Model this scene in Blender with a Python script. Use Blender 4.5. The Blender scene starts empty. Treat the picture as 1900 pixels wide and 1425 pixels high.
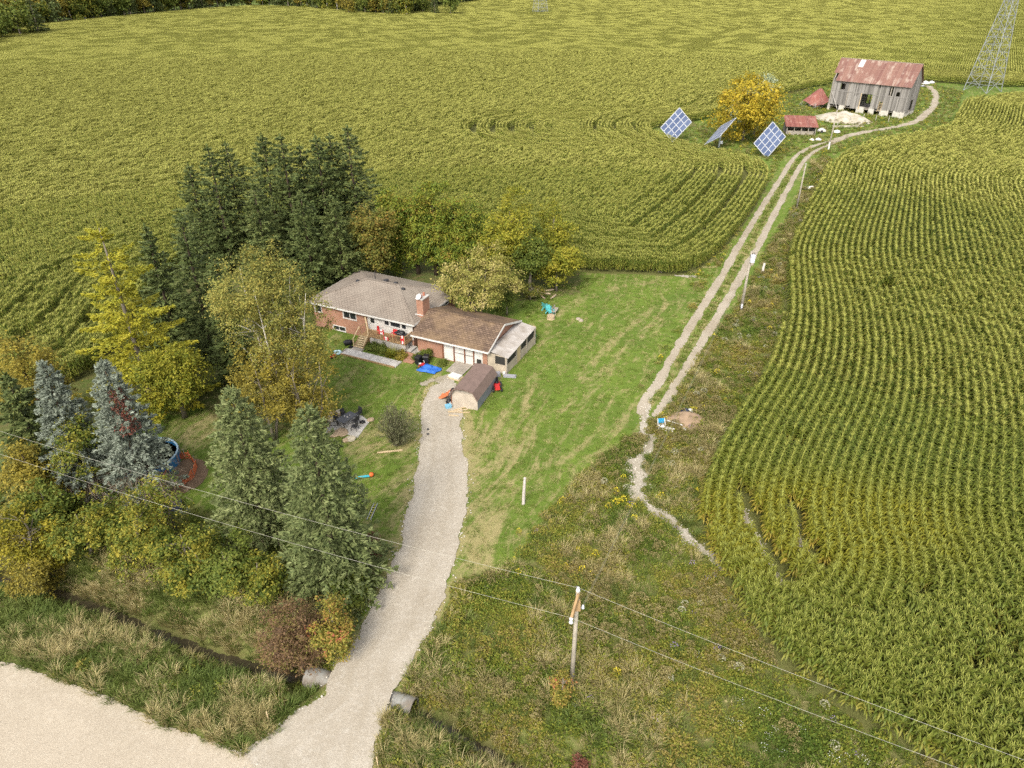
import bpy, math, random
import numpy as np
from mathutils import Vector, Matrix

random.seed(7)
rng = np.random.default_rng(7)
SC = bpy.context.scene
COL = SC.collection
R = math.radians

# ------------------------------------------------------------------ camera
CAM_H = 37.0
FPX = 1310.0                      # focal length in photograph pixels (1900 wide)
PITCH = R(31.3)
cam_d = bpy.data.cameras.new('camera')
cam_d.sensor_width = 36.0
cam_d.lens = 36.0 * FPX / 1900.0
cam_d.clip_end = 6000
cam = bpy.data.objects.new('camera', cam_d)
cam.location = (0, 0, CAM_H)
cam.rotation_euler = (math.pi / 2 - PITCH, 0, 0)
COL.objects.link(cam)
SC.camera = cam

# ------------------------------------------------------------------ sky, sun, exposure
SUN_EL, SUN_AZ = R(44), R(200)    # azimuth clockwise from +Y: behind the camera, a little to the left
W = bpy.data.worlds.new('World')
SC.world = W
W.use_nodes = True
wn, wl = W.node_tree.nodes, W.node_tree.links
wn.clear()
w_out = wn.new('ShaderNodeOutputWorld')
w_bg = wn.new('ShaderNodeBackground')
w_sky = wn.new('ShaderNodeTexSky')
w_sky.sky_type = 'NISHITA'
w_sky.sun_disc = False
w_sky.sun_elevation = SUN_EL
w_sky.sun_rotation = SUN_AZ
w_sky.dust_density = 4.0
w_sky.air_density = 1.0
w_hs = wn.new('ShaderNodeHueSaturation')      # a bright overcast sky has little blue left in it
w_hs.inputs['Saturation'].default_value = 0.2
wl.new(w_sky.outputs[0], w_hs.inputs['Color'])
wl.new(w_hs.outputs[0], w_bg.inputs['Color'])
w_bg.inputs['Strength'].default_value = 0.14
wl.new(w_bg.outputs[0], w_out.inputs['Surface'])
sun_d = bpy.data.lights.new('sun', 'SUN')
sun_d.energy = 1.4
sun_d.angle = R(16)
sun_d.color = (1.0, 0.90, 0.74)
sun = bpy.data.objects.new('sun', sun_d)
sdir = Vector((math.sin(SUN_AZ) * math.cos(SUN_EL), math.cos(SUN_AZ) * math.cos(SUN_EL), math.sin(SUN_EL)))
sun.rotation_euler = sdir.to_track_quat('Z', 'Y').to_euler()
sun.location = (0, 0, 80)
COL.objects.link(sun)
SC.view_settings.view_transform = 'Standard'
SC.view_settings.look = 'None'
SC.view_settings.gamma = 1.0
SC.view_settings.use_curve_mapping = False
SC.view_settings.exposure = 1.12
SC.render.engine = 'CYCLES'
SC.cycles.use_denoising = False
SC.cycles.max_bounces = 6
SC.cycles.diffuse_bounces = 3
SC.cycles.glossy_bounces = 2
SC.cycles.transmission_bounces = 3
SC.cycles.transparent_max_bounces = 6
SC.cycles.caustics_reflective = False
SC.cycles.caustics_refractive = False

# ------------------------------------------------------------------ photograph pixel -> place on the ground (or at height z)
CP, SP = math.cos(PITCH), math.sin(PITCH)
def G(px, py, z=0.0):
    u = (px - 950) / FPX; v = (712.5 - py) / FPX
    d = (u, CP + v * SP, -SP + v * CP)
    t = (z - CAM_H) / d[2]
    return np.array([d[0] * t, d[1] * t, z])
def GP(pts, z=0.0): return np.array([G(p[0], p[1], z)[:2] for p in pts])
def zat(py, Y):
    v = (712.5 - py) / FPX
    return CAM_H + Y / (CP + v * SP) * (-SP + v * CP)
def ppm(Y): return FPX / (Y * CP + CAM_H * SP)
NADIR = 712.5 + FPX / math.tan(PITCH)
def base_x(tx, ty, by):
    k = (by - ty) / (NADIR - by)
    return (tx + 950 * k) / (1 + k)

# ------------------------------------------------------------------ 2D helpers (numpy)
def _h(ix, iy, s):
    n = (ix.astype(np.int64) * 374761393 + iy.astype(np.int64) * 668265263 + s * 1442695041) & 0xFFFFFFFF
    n = ((n ^ (n >> 13)) * 1274126177) & 0xFFFFFFFF
    return ((n ^ (n >> 16)) & 0xFFFF) / 65535.0
def vn(x, y, sc=1.0, s=0):
    x = np.asarray(x, float) * sc; y = np.asarray(y, float) * sc
    ix = np.floor(x); iy = np.floor(y); fx = x - ix; fy = y - iy
    fx = fx * fx * (3 - 2 * fx); fy = fy * fy * (3 - 2 * fy)
    a = _h(ix, iy, s); b = _h(ix + 1, iy, s); c = _h(ix, iy + 1, s); d = _h(ix + 1, iy + 1, s)
    return a + (b - a) * fx + (c - a) * fy + (a - b - c + d) * fx * fy
def fbm(x, y, sc=1.0, s=0, o=3):
    t = 0; a = 0.5
    for i in range(o):
        t = t + a * vn(x, y, sc * 2 ** i, s + i * 17); a *= 0.5
    return t / (1 - 0.5 ** o)
def inpoly(x, y, P):
    x = np.asarray(x); y = np.asarray(y); r = np.zeros(x.shape, bool); n = len(P)
    for i in range(n):
        x0, y0 = P[i]; x1, y1 = P[(i + 1) % n]
        c = ((y0 > y) != (y1 > y))
        with np.errstate(divide='ignore', invalid='ignore'):
            xx = (x1 - x0) * (y - y0) / (y1 - y0 + 1e-12) + x0
        r ^= c & (x < xx)
    return r
def pdist(x, y, P, closed=False):
    x = np.asarray(x, float); y = np.asarray(y, float); d = np.full(x.shape, 1e9); n = len(P)
    for i in range(n if closed else n - 1):
        x0, y0 = P[i]; x1, y1 = P[(i + 1) % n]
        dx, dy = x1 - x0, y1 - y0; L = dx * dx + dy * dy + 1e-9
        t = np.clip(((x - x0) * dx + (y - y0) * dy) / L, 0, 1)
        d = np.minimum(d, (x - x0 - t * dx) ** 2 + (y - y0 - t * dy) ** 2)
    return np.sqrt(d)
def sdf(x, y, P):
    d = pdist(x, y, P, True)
    return np.where(inpoly(x, y, P), d, -d)
def smooth_line(P, n=6):
    P = np.asarray(P, float); out = []
    for i in range(len(P) - 1):
        p0 = P[max(i - 1, 0)]; p1 = P[i]; p2 = P[i + 1]; p3 = P[min(i + 2, len(P) - 1)]
        for k in range(n):
            t = k / n
            out.append(0.5 * ((2 * p1) + (-p0 + p2) * t + (2 * p0 - 5 * p1 + 4 * p2 - p3) * t * t + (-p0 + 3 * p1 - 3 * p2 + p3) * t ** 3))
    out.append(P[-1])
    return np.array(out)
def sst(a, b, x):
    t = np.clip((x - a) / (b - a), 0, 1); return t * t * (3 - 2 * t)

# ------------------------------------------------------------------ tags
def tag(o, label=None, cat=None, group=None, kind=None):
    if label: o['label'] = label
    if cat: o['category'] = cat
    if group: o['group'] = group
    if kind: o['kind'] = kind
    return o
def empty(name, loc, rz=0.0, label=None, cat=None, group=None):
    o = bpy.data.objects.new(name, None)
    o.empty_display_size = 0.3
    o.location = tuple(float(v) for v in loc); o.rotation_euler = (0, 0, rz)
    COL.objects.link(o)
    return tag(o, label, cat, group)
def link(name, me, parent=None):
    o = bpy.data.objects.new(name, me); COL.objects.link(o)
    if parent is not None: o.parent = parent
    return o
def copy_tree(o, parent=None, coll=None):
    c = o.copy(); COL.objects.link(c); c.parent = parent
    for ch in list(o.children): copy_tree(ch, c)
    return c

# ------------------------------------------------------------------ materials
MATS = {}
def nodes_of(m):
    m.use_nodes = True
    nt = m.node_tree; nt.nodes.clear()
    out = nt.nodes.new('ShaderNodeOutputMaterial')
    return nt, nt.nodes, nt.links, out
def N(nt, t, **kw):
    n = nt.nodes.new(t)
    for k, v in kw.items():
        if k in n.inputs.keys(): n.inputs[k].default_value = v
        else: setattr(n, k, v)
    return n
def noise(nt, vec, scale, detail=3.0, rough=0.55):
    n = nt.nodes.new('ShaderNodeTexNoise')
    n.inputs['Scale'].default_value = scale; n.inputs['Detail'].default_value = detail; n.inputs['Roughness'].default_value = rough
    nt.links.new(vec, n.inputs['Vector'])
    return n.outputs['Fac']
def ramp(nt, fac, stops):
    n = nt.nodes.new('ShaderNodeValToRGB')
    e = n.color_ramp.elements
    while len(e) < len(stops): e.new(0.5)
    for i, (p, c) in enumerate(stops):
        e[i].position = p
        e[i].color = (c, c, c, 1) if isinstance(c, (int, float)) else (*c, 1)
    nt.links.new(fac, n.inputs[0])
    return n.outputs[0]
def mixc(nt, fac, a, b, mode='MIX'):
    n = nt.nodes.new('ShaderNodeMix'); n.data_type = 'RGBA'; n.blend_type = mode; n.clamp_factor = True
    for s, v in ((0, fac), (6, a), (7, b)):
        if isinstance(v, (int, float)): n.inputs[s].default_value = v
        elif isinstance(v, tuple): n.inputs[s].default_value = (*v, 1)
        else: nt.links.new(v, n.inputs[s])
    return n.outputs[2]
def math_(nt, op, a, b=None, c=None):
    n = nt.nodes.new('ShaderNodeMath'); n.operation = op
    for i, v in enumerate((a, b, c)):
        if v is None: continue
        if isinstance(v, (int, float)): n.inputs[i].default_value = v
        else: nt.links.new(v, n.inputs[i])
    return n.outputs[0]
def bump(nt, height, strength=0.3, dist=0.05):
    n = nt.nodes.new('ShaderNodeBump'); n.inputs['Strength'].default_value = strength; n.inputs['Distance'].default_value = dist
    nt.links.new(height, n.inputs['Height']); return n.outputs[0]
def pbsdf(nt, col, rough=0.8, metal=0.0, normal=None, spec=0.3):
    b = nt.nodes.new('ShaderNodeBsdfPrincipled')
    if isinstance(col, tuple): b.inputs['Base Color'].default_value = (*col, 1)
    else: nt.links.new(col, b.inputs['Base Color'])
    if isinstance(rough, (int, float)): b.inputs['Roughness'].default_value = rough
    else: nt.links.new(rough, b.inputs['Roughness'])
    b.inputs['Metallic'].default_value = metal
    b.inputs['Specular IOR Level'].default_value = spec
    if normal is not None: nt.links.new(normal, b.inputs['Normal'])
    return b.outputs[0]
def pos(nt): return nt.nodes.new('ShaderNodeNewGeometry').outputs['Position']
def objco(nt): return nt.nodes.new('ShaderNodeTexCoord').outputs['Object']
def uvco(nt): return nt.nodes.new('ShaderNodeTexCoord').outputs['UV']
def plain(name, c, rough=0.7, var=0.25, scale=3.0, metal=0.0, c2=None, spec=0.3, bmp=0.0):
    """one colour with a little uneven wear"""
    if name in MATS: return MATS[name]
    m = bpy.data.materials.new(name); nt, ns, ls, out = nodes_of(m)
    p = objco(nt)
    f = noise(nt, p, scale, 4)
    d = c2 if c2 else tuple(v * (1 - var) for v in c)
    col = mixc(nt, ramp(nt, f, [(0.35, 0.0), (0.7, 1.0)]), c, d)
    nrm = bump(nt, noise(nt, p, scale * 6, 2), bmp, 0.02) if bmp else None
    ls.new(pbsdf(nt, col, rough, metal, nrm, spec), out.inputs[0])
    MATS[name] = m; return m
def leafmat(name, cols, trans=0.25, big=0.35, bigscale=0.5, rough=0.65, world=False, detail=0.6):
    """leaf colours picked leaf by leaf and drifting through the crown"""
    if name in MATS: return MATS[name]
    m = bpy.data.materials.new(name); nt, ns, ls, out = nodes_of(m)
    ge = ns.new('ShaderNodeNewGeometry')
    oi = ns.new('ShaderNodeObjectInfo')
    p = ge.outputs['Position'] if world else objco(nt)
    n1 = noise(nt, p, bigscale, 2)
    f = math_(nt, 'ADD', math_(nt, 'MULTIPLY', ge.outputs['Random Per Island'], detail), math_(nt, 'MULTIPLY', math_(nt, 'SUBTRACT', n1, 0.5), big * 4))
    f = math_(nt, 'ADD', f, (1 - detail) / 2)
    f = math_(nt, 'ADD', f, math_(nt, 'MULTIPLY', math_(nt, 'SUBTRACT', oi.outputs['Random'], 0.5), 0.15))
    k = len(cols) - 1
    col = ramp(nt, f, [(i / k, c) for i, c in enumerate(cols)])
    b = pbsdf(nt, col, rough, 0, None, 0.25)
    if trans > 0:
        t = ns.new('ShaderNodeBsdfTranslucent'); ls.new(col, t.inputs[0])
        mx = ns.new('ShaderNodeMixShader'); mx.inputs[0].default_value = trans
        ls.new(b, mx.inputs[1]); ls.new(t.outputs[0], mx.inputs[2]); b = mx.outputs[0]
    ls.new(b, out.inputs[0])
    MATS[name] = m; return m

# ------------------------------------------------------------------ mesh building
def np_mesh(name, V, F, mats=None, midx=None, smooth=False):
    """V (n,3); F (m,k) all the same k"""
    V = np.asarray(V, np.float32); F = np.asarray(F, np.int32); k = F.shape[1]
    me = bpy.data.meshes.new(name)
    me.vertices.add(len(V)); me.vertices.foreach_set('co', V.ravel())
    me.loops.add(F.size); me.loops.foreach_set('vertex_index', F.ravel())
    me.polygons.add(len(F)); me.polygons.foreach_set('loop_start', np.arange(0, F.size, k, dtype=np.int32))
    if mats:
        for m in (mats if isinstance(mats, (list, tuple)) else [mats]): me.materials.append(m)
    if midx is not None: me.polygons.foreach_set('material_index', np.asarray(midx, np.int32))
    if smooth: me.polygons.foreach_set('use_smooth', np.ones(len(F), bool))
    me.update(calc_edges=True)
    return me
def auto_uv(me):
    uv = me.uv_layers.new(name='UVMap')
    for p in me.polygons:
        n = p.normal
        u = Vector((0, 0, 1)).cross(n)
        if u.length < 0.05: u = Vector((1, 0, 0))
        u.normalize(); v = n.cross(u)
        for li in p.loop_indices:
            c = me.vertices[me.loops[li].vertex_index].co
            uv.data[li].uv = (c.dot(u), c.dot(v))
class MB:
    def __init__(s): s.v = []; s.f = []
    def add(s, vs, fs):
        b = len(s.v); s.v += [tuple(float(q) for q in p) for p in vs]; s.f += [tuple(i + b for i in f) for f in fs]; return s
    def box(s, c, d, rz=0.0, M=None, taper=None):
        x, y, z = d[0] / 2, d[1] / 2, d[2] / 2
        t = taper or (1, 1)
        vs = [Vector((sx * x * (t[0] if sz > 0 else 1), sy * y * (t[1] if sz > 0 else 1), sz * z)) for sz in (-1, 1) for sx, sy in ((-1, -1), (1, -1), (1, 1), (-1, 1))]
        m = M if M is not None else Matrix.Rotation(rz, 3, 'Z')
        vs = [m @ v + Vector(c) for v in vs]
        return s.add(vs, [(3, 2, 1, 0), (4, 5, 6, 7), (0, 1, 5, 4), (1, 2, 6, 5), (2, 3, 7, 6), (3, 0, 4, 7)])
    def bar(s, a, b, w, h=None):
        """square bar from a to b"""
        a = Vector(a); b = Vector(b); d = b - a; L = d.length
        if L < 1e-6: return s
        d /= L
        up = Vector((0, 0, 1)) if abs(d.z) < 0.95 else Vector((0, 1, 0))
        x = d.cross(up).normalized(); y = x.cross(d)
        h = h or w
        return s.box((a + b) / 2, (w, L, h), M=Matrix((x, d, y)).transposed())
    def tube(s, pts, rad, n=8, cap=True):
        pts = [Vector(p) for p in pts]
        if not isinstance(rad, (list, tuple)): rad = [rad] * len(pts)
        vs = []; fs = []
        for i, p in enumerate(pts):
            d = (pts[min(i + 1, len(pts) - 1)] - pts[max(i - 1, 0)]).normalized()
            up = Vector((0, 0, 1)) if abs(d.z) < 0.9 else Vector((1, 0, 0))
            x = d.cross(up).normalized(); y = x.cross(d)
            for k in range(n):
                a = 2 * math.pi * k / n
                vs.append(p + (x * math.cos(a) + y * math.sin(a)) * rad[i])
        for i in range(len(pts) - 1):
            for k in range(n):
                fs.append((i * n + k, i * n + (k + 1) % n, (i + 1) * n + (k + 1) % n, (i + 1) * n + k))
        if cap:
            fs.append(tuple(range(n))[::-1]); fs.append(tuple((len(pts) - 1) * n + k for k in range(n)))
        return s.add(vs, fs)
    def lathe(s, prof, n=16, c=(0, 0, 0)):
        vs = []; fs = []
        for r, z in prof:
            for k in range(n):
                a = 2 * math.pi * k / n
                vs.append((c[0] + r * math.cos(a), c[1] + r * math.sin(a), c[2] + z))
        for i in range(len(prof) - 1):
            for k in range(n):
                fs.append((i * n + k, i * n + (k + 1) % n, (i + 1) * n + (k + 1) % n, (i + 1) * n + k))
        if prof[0][0] > 1e-4: fs.append(tuple(range(n))[::-1])
        if prof[-1][0] > 1e-4: fs.append(tuple((len(prof) - 1) * n + k for k in range(n)))
        return s.add(vs, fs)
    def quad(s, a, b, c, d): return s.add([a, b, c, d], [(0, 1, 2, 3)])
    def slab(s, pts, t):
        """thick sheet: pts (3 or 4 corners, counter-clockwise from above/outside), thickness t inward"""
        p = [Vector(q) for q in pts]
        n = (p[1] - p[0]).cross(p[2] - p[0]).normalized() * t
        k = len(p)
        return s.add(p + [q - n for q in p], [tuple(range(k)), tuple(range(2 * k - 1, k - 1, -1))] + [(i, i + k, (i + 1) % k + k, (i + 1) % k) for i in range(k)])
    def wall(s, a, b, z0, z1, th, holes=(), out=1):
        """upright wall from a to b (xy) with rectangular holes (s0,s1,z0,z1); thickness goes to the left of a->b times out"""
        a = Vector((a[0], a[1], 0)); b = Vector((b[0], b[1], 0)); L = (b - a).length; d = (b - a) / L
        nn = Vector((-d.y, d.x, 0)) * out
        xs = sorted({0.0, L, *[h[0] for h in holes], *[h[1] for h in holes]}); zs = sorted({z0, z1, *[h[2] for h in holes], *[h[3] for h in holes]})
        for i in range(len(xs) - 1):
            for j in range(len(zs) - 1):
                cx, cz = (xs[i] + xs[i + 1]) / 2, (zs[j] + zs[j + 1]) / 2
                if any(h[0] < cx < h[1] and h[2] < cz < h[3] for h in holes): continue
                p = a + d * cx + nn * (th / 2) + Vector((0, 0, cz))
                s.box(p, (xs[i + 1] - xs[i], th, zs[j + 1] - zs[j]), M=Matrix((d, Vector((-d.y, d.x, 0)), Vector((0, 0, 1)))).transposed())
        return s
    def build(s, name, mat, parent=None, loc=None, rz=None, uv=False, smooth=False, label=None, kind=None):
        me = bpy.data.meshes.new(name)
        me.from_pydata(s.v, [], s.f)
        if mat is not None: me.materials.append(mat)
        if smooth: me.polygons.foreach_set('use_smooth', np.ones(len(me.polygons), bool))
        me.update()
        if uv: auto_uv(me)
        o = link(name, me, parent)
        if loc is not None: o.location = tuple(float(q) for q in loc)
        if rz is not None: o.rotation_euler = (0, 0, rz)
        if label: o['label'] = label
        if kind: o['kind'] = kind
        return o
def solo(o, label, cat, group=None): return tag(o, label, cat, group)

# ------------------------------------------------------------------ scatter (geometry nodes) for what nobody could count
HIDDEN = bpy.data.collections.new('scatter_sources')      # never linked to the scene
def scatter(name, P, rz, sc, ix, sources, label=None, kind='stuff', tilt=None):
    c = bpy.data.collections.new(name + '_sources')
    for i, me in enumerate(sources):
        o = bpy.data.objects.new('%s_source_%02d' % (name, i), me); c.objects.link(o)
    me = bpy.data.meshes.new(name)
    P = np.asarray(P, np.float32)
    me.vertices.add(len(P)); me.vertices.foreach_set('co', P.ravel())
    for nm, typ, arr in (('rz', 'FLOAT', rz), ('sc', 'FLOAT', sc), ('ix', 'INT', ix)):
        a = me.attributes.new(nm, typ, 'POINT'); a.data.foreach_set('value', np.asarray(arr, np.int32 if typ == 'INT' else np.float32))
    me.update()
    o = link(name, me)
    ng = bpy.data.node_groups.new(name, 'GeometryNodeTree')
    ng.interface.new_socket('Geometry', in_out='INPUT', socket_type='NodeSocketGeometry')
    ng.interface.new_socket('Geometry', in_out='OUTPUT', socket_type='NodeSocketGeometry')
    n = ng.nodes; l = ng.links
    gi = n.new('NodeGroupInput'); go = n.new('NodeGroupOutput')
    ci = n.new('GeometryNodeCollectionInfo'); ci.inputs['Collection'].default_value = c
    ci.inputs['Separate Children'].default_value = True; ci.inputs['Reset Children'].default_value = True
    ip = n.new('GeometryNodeInstanceOnPoints'); ip.inputs['Pick Instance'].default_value = True
    def na(nm, dt):
        q = n.new('GeometryNodeInputNamedAttribute'); q.data_type = dt; q.inputs['Name'].default_value = nm; return q.outputs['Attribute']
    cx = n.new('ShaderNodeCombineXYZ')
    l.new(na('rz', 'FLOAT'), cx.inputs[2])
    l.new(gi.outputs[0], ip.inputs['Points']); l.new(ci.outputs[0], ip.inputs['Instance'])
    l.new(na('ix', 'INT'), ip.inputs['Instance Index'])
    l.new(cx.outputs[0], ip.inputs['Rotation']); l.new(na('sc', 'FLOAT'), ip.inputs['Scale'])
    l.new(ip.outputs[0], go.inputs[0])
    md = o.modifiers.new('scatter', 'NODES'); md.node_group = ng
    tag(o, label, None, None, kind)
    return o
# ================================================================== GROUND
# creek in its ditch: two reaches joined by the culvert under the driveway
CREEK_Z = -1.25
creek_w = GP([(-260, 1010), (-120, 1040), (0, 1072), (60, 1085), (130, 1108), (210, 1140), (290, 1172), (370, 1205), (450, 1232), (530, 1250), (575, 1262)], CREEK_Z)
creek_e = GP([(775, 1325), (820, 1348), (870, 1378), (930, 1410), (1010, 1452), (1120, 1510), (1300, 1600)], CREEK_Z)
creek_w = smooth_line(creek_w, 4); creek_e = smooth_line(creek_e, 4)
def hgt(x, y):
    x = np.asarray(x, float); y = np.asarray(y, float)
    near = (y < 75) & (x > -70) & (x < 60)
    h = np.zeros(x.shape)
    if near.any():
        xs = x[near]; ys = y[near]
        wob = (vn(xs, ys, 0.5, 3) - 0.5) * 0.7
        d = np.minimum(pdist(xs, ys, creek_w), pdist(xs, ys, creek_e)) + wob
        g = -1.40 * (1 - sst(0.15, 2.3, d))
        bumps = (vn(xs, ys, 0.35, 9) - 0.5) * 0.16
        h[near] = g + bumps * sst(2.0, 4.0, d) * np.where(inpoly(xs, ys, WEEDS_ALL), 1.0, 0.2)
    return h

# --- outlines read off the photograph, laid on the ground
DRIVE = GP([(560, 1560), (470, 1425), (452, 1392), (500, 1362), (560, 1316), (600, 1288), (622, 1232), (662, 1176), (700, 1108), (728, 1042), (745, 1000), (760, 930), (774, 860), (780, 800), (783, 750), (800, 718), (830, 706),
            (848, 712), (856, 760), (858, 810), (866, 880), (862, 960), (842, 1030), (830, 1085), (808, 1145), (770, 1210), (734, 1272), (706, 1332), (692, 1390), (690, 1425), (720, 1500), (740, 1560)])
ROAD = GP([(-420, 1090), (-200, 1152), (0, 1222), (100, 1258), (200, 1293), (330, 1350), (440, 1390), (560, 1440), (690, 1475), (900, 1580), (1200, 1740), (900, 2050), (-100, 2050), (-900, 1600)])
WEEDS_R = GP([(1182, 800), (1225, 765), (1290, 668), (1372, 560), (1418, 470), (1480, 370), (1505, 300), (1530, 285), (1545, 300), (1500, 400), (1470, 480), (1458, 600), (1410, 720), (1335, 840), (1305, 950), (1325, 1010), (1400, 1110), (1460, 1180), (1660, 1330), (1830, 1425), (1950, 1500), (1500, 1800),
              (800, 1600), (700, 1440), (700, 1390), (720, 1335), (748, 1275), (784, 1212), (824, 1145), (846, 1090), (905, 1062), (960, 1040), (1030, 930), (1090, 872), (1160, 815)])
WEEDS_L = GP([(-400, 900), (0, 900), (120, 930), (260, 900), (420, 960), (560, 1040), (690, 1060), (700, 1085), (655, 1165), (612, 1235), (560, 1310), (505, 1365), (450, 1398), (330, 1356), (200, 1300), (0, 1230), (-400, 1096)])
WEEDS_ALL = np.vstack([WEEDS_L, WEEDS_R])
def in_weeds(x, y): return inpoly(x, y, WEEDS_L) | inpoly(x, y, WEEDS_R)
YARD_R = GP([(866, 770), (915, 720), (960, 700), (990, 610), (1010, 540), (1080, 520), (1180, 508), (1290, 530), (1308, 556), (1235, 660), (1185, 745), (1175, 800), (1090, 872), (1030, 925), (960, 1030), (920, 1050), (850, 1060), (866, 970), (872, 880)])
# fields
RF_LEFT = GP([(1392, 1160), (1345, 1075), (1312, 1010), (1302, 950), (1312, 890), (1335, 830), (1368, 770), (1405, 715), (1432, 660), (1452, 600), (1460, 545), (1464, 480), (1480, 430), (1497, 390), (1515, 350), (1537, 312), (1570, 290), (1620, 272), (1680, 260), (1735, 248), (1765, 232), (1775, 212), (1785, 196), (1815, 188), (1870, 182), (1960, 176), (2100, 165)], 0.6)
RF_LEFT = smooth_line(RF_LEFT, 5)
RF_BOT = GP([(1392, 1160), (1430, 1205), (1500, 1265), (1600, 1335), (1700, 1400), (1790, 1450), (1960, 1540), (2200, 1660)], 0.3)
RFIELD = np.vstack([RF_LEFT[::-1], RF_BOT, [[140, 18], [420, 150], [420, 330]]])
LF_EDGE = GP([(-500, 800), (-200, 760), (0, 740), (60, 730), (150, 700), (210, 650), (270, 560), (330, 500), (480, 450), (600, 440), (760, 450), (900, 470), (1000, 480), (1080, 500), (1180, 504), (1275, 505), (1332, 470), (1380, 415), (1412, 365), (1424, 338), (1416, 316), (1390, 304), (1345, 293), (1290, 281), (1245, 268), (1213, 255), (1206, 244), (1222, 236), (1275, 226), (1330, 214), (1370, 190), (1430, 182), (1480, 168), (1530, 158), (1600, 150), (1700, 150), (1760, 153), (1800, 157), (1870, 160), (1960, 158), (2150, 152)], 0.4)
LF_EDGE = smooth_line(LF_EDGE, 4)
FOREST_EDGE = GP([(-300, 105), (-100, 72), (0, 58), (100, 48), (200, 38), (300, 28), (400, 19), (480, 15), (560, 18), (640, 25), (740, 33), (760, 28), (810, 16), (870, 7), (930, -2), (1050, -12)], 0)
FOREST_EDGE = smooth_line(FOREST_EDGE, 3)
LFIELD = np.vstack([LF_EDGE, [[900, 330], [1500, 1300], [500, 1300]], FOREST_EDGE[::-1], [[-420, 330], [-160, 90]]])

TRACK_MID = GP([(1210, 750), (1240, 708), (1275, 648), (1315, 583), (1355, 516), (1388, 459), (1425, 391), (1457, 338), (1482, 298), (1505, 279), (1530, 268)])
# --- one ground sheet out to the horizon, finer where the camera is near
def axis(lo, hi, step, far, g=1.16):
    a = list(np.arange(lo, hi + 1e-6, step)); s = step
    while a[-1] < far: s *= g; a.append(a[-1] + s)
    s = step; b = []
    p = lo
    while p > -far: s *= g; p -= s; b.append(p)
    return np.array(b[::-1] + a)
gx = axis(-48, 62, 0.5, 2500); gy = axis(12, 100, 0.5, 2500)
gy = gy[(gy > -400)]
X, Y = np.meshgrid(gx, gy)
Z = hgt(X, Y)
nx, ny = len(gx), len(gy)
idx = np.arange(nx * ny).reshape(ny, nx)
Fq = np.stack([idx[:-1, :-1], idx[:-1, 1:], idx[1:, 1:], idx[1:, :-1]], -1).reshape(-1, 4)
lawn = np.ones_like(X)
weed = np.clip(0.5 + np.maximum(sdf(X, Y, WEEDS_L), sdf(X, Y, WEEDS_R)) / 1.6, 0, 1)
corn = np.clip(0.5 + np.maximum(sdf(X, Y, RFIELD), sdf(X, Y, LFIELD)) / 1.0, 0, 1)
dd = pdist(X, Y, DRIVE, True)
dryness = 0.55 * (1 - sst(0.3, 2.6, dd)) + 0.42 * (1 - sst(1, 6, np.hypot(X - G(895, 850)[0], Y - G(905, 850)[1]))) + 0.7 * (1 - sst(1.0, 4.0, np.hypot(X - G(700, 820)[0], Y - G(700, 820)[1])))
dryness += 0.3 * (1 - sst(1, 5, np.hypot(X - G(890, 1000)[0], Y - G(890, 1000)[1]))) + 0.35 * (1 - sst(1, 4, np.hypot(X - G(905, 790)[0], Y - G(905, 790)[1])))
dryness += 0.35 * (1 - sst(0.6, 2.0, np.minimum(pdist(X, Y, TRACK_MID), 99)))
dryness += 0.6 * (1 - sst(1.0, 4.5, np.hypot(X - G(370, 800)[0], Y - G(370, 800)[1])))
tyre = [smooth_line(GP(q), 5) for q in ([(880, 1050), (905, 960), (960, 890), (1040, 850), (1130, 800), (1190, 750)], [(900, 1040), (925, 965), (985, 905), (1060, 870), (1150, 825)], [(990, 700), (975, 760), (985, 800), (960, 840)], [(1000, 640), (1040, 580), (1120, 540), (1220, 522)], [(1080, 700), (1130, 640), (1200, 580), (1250, 560)], [(1060, 760), (1110, 700), (1180, 630), (1230, 590)])]
for q in tyre: dryness += 0.42 * (1 - sst(0.25, 0.9, pdist(X, Y, q)))
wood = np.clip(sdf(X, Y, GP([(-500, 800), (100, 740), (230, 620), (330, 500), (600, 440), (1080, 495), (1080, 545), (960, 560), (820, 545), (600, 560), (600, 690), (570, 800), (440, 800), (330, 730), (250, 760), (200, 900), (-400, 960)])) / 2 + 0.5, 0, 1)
ground_me = np_mesh('ground', np.stack([X, Y, Z], -1).reshape(-1, 3), Fq, smooth=True)
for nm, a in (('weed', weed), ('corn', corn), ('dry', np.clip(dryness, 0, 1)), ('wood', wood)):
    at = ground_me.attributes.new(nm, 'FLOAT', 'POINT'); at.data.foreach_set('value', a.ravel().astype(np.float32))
gm = bpy.data.materials.new('ground_grass'); nt, ns, ls, out = nodes_of(gm)
p = pos(nt)
def attr(nm): 
    a = ns.new('ShaderNodeAttribute'); a.attribute_name = nm; return a.outputs['Fac']
mr = N(nt, 'ShaderNodeMapping'); mr.inputs['Rotation'].default_value = (0, 0, R(-66)); mp = N(nt, 'ShaderNodeMapping'); mp.inputs['Scale'].default_value = (0.20, 1.5, 1); ls.new(mr.outputs[0], mp.inputs[0])
wv = N(nt, 'ShaderNodeVectorMath', operation='ADD')
nzv = ns.new('ShaderNodeTexNoise'); nzv.inputs['Scale'].default_value = 0.06; ls.new(p, nzv.inputs['Vector'])
sc_ = N(nt, 'ShaderNodeVectorMath', operation='SCALE'); ls.new(nzv.outputs['Color'], sc_.inputs[0]); sc_.inputs['Scale'].default_value = 9.0
ls.new(p, wv.inputs[0]); ls.new(sc_.outputs[0], wv.inputs[1]); ls.new(wv.outputs[0], mr.inputs[0])
streak = noise(nt, mp.outputs[0], 1.0, 3, 0.6)
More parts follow.
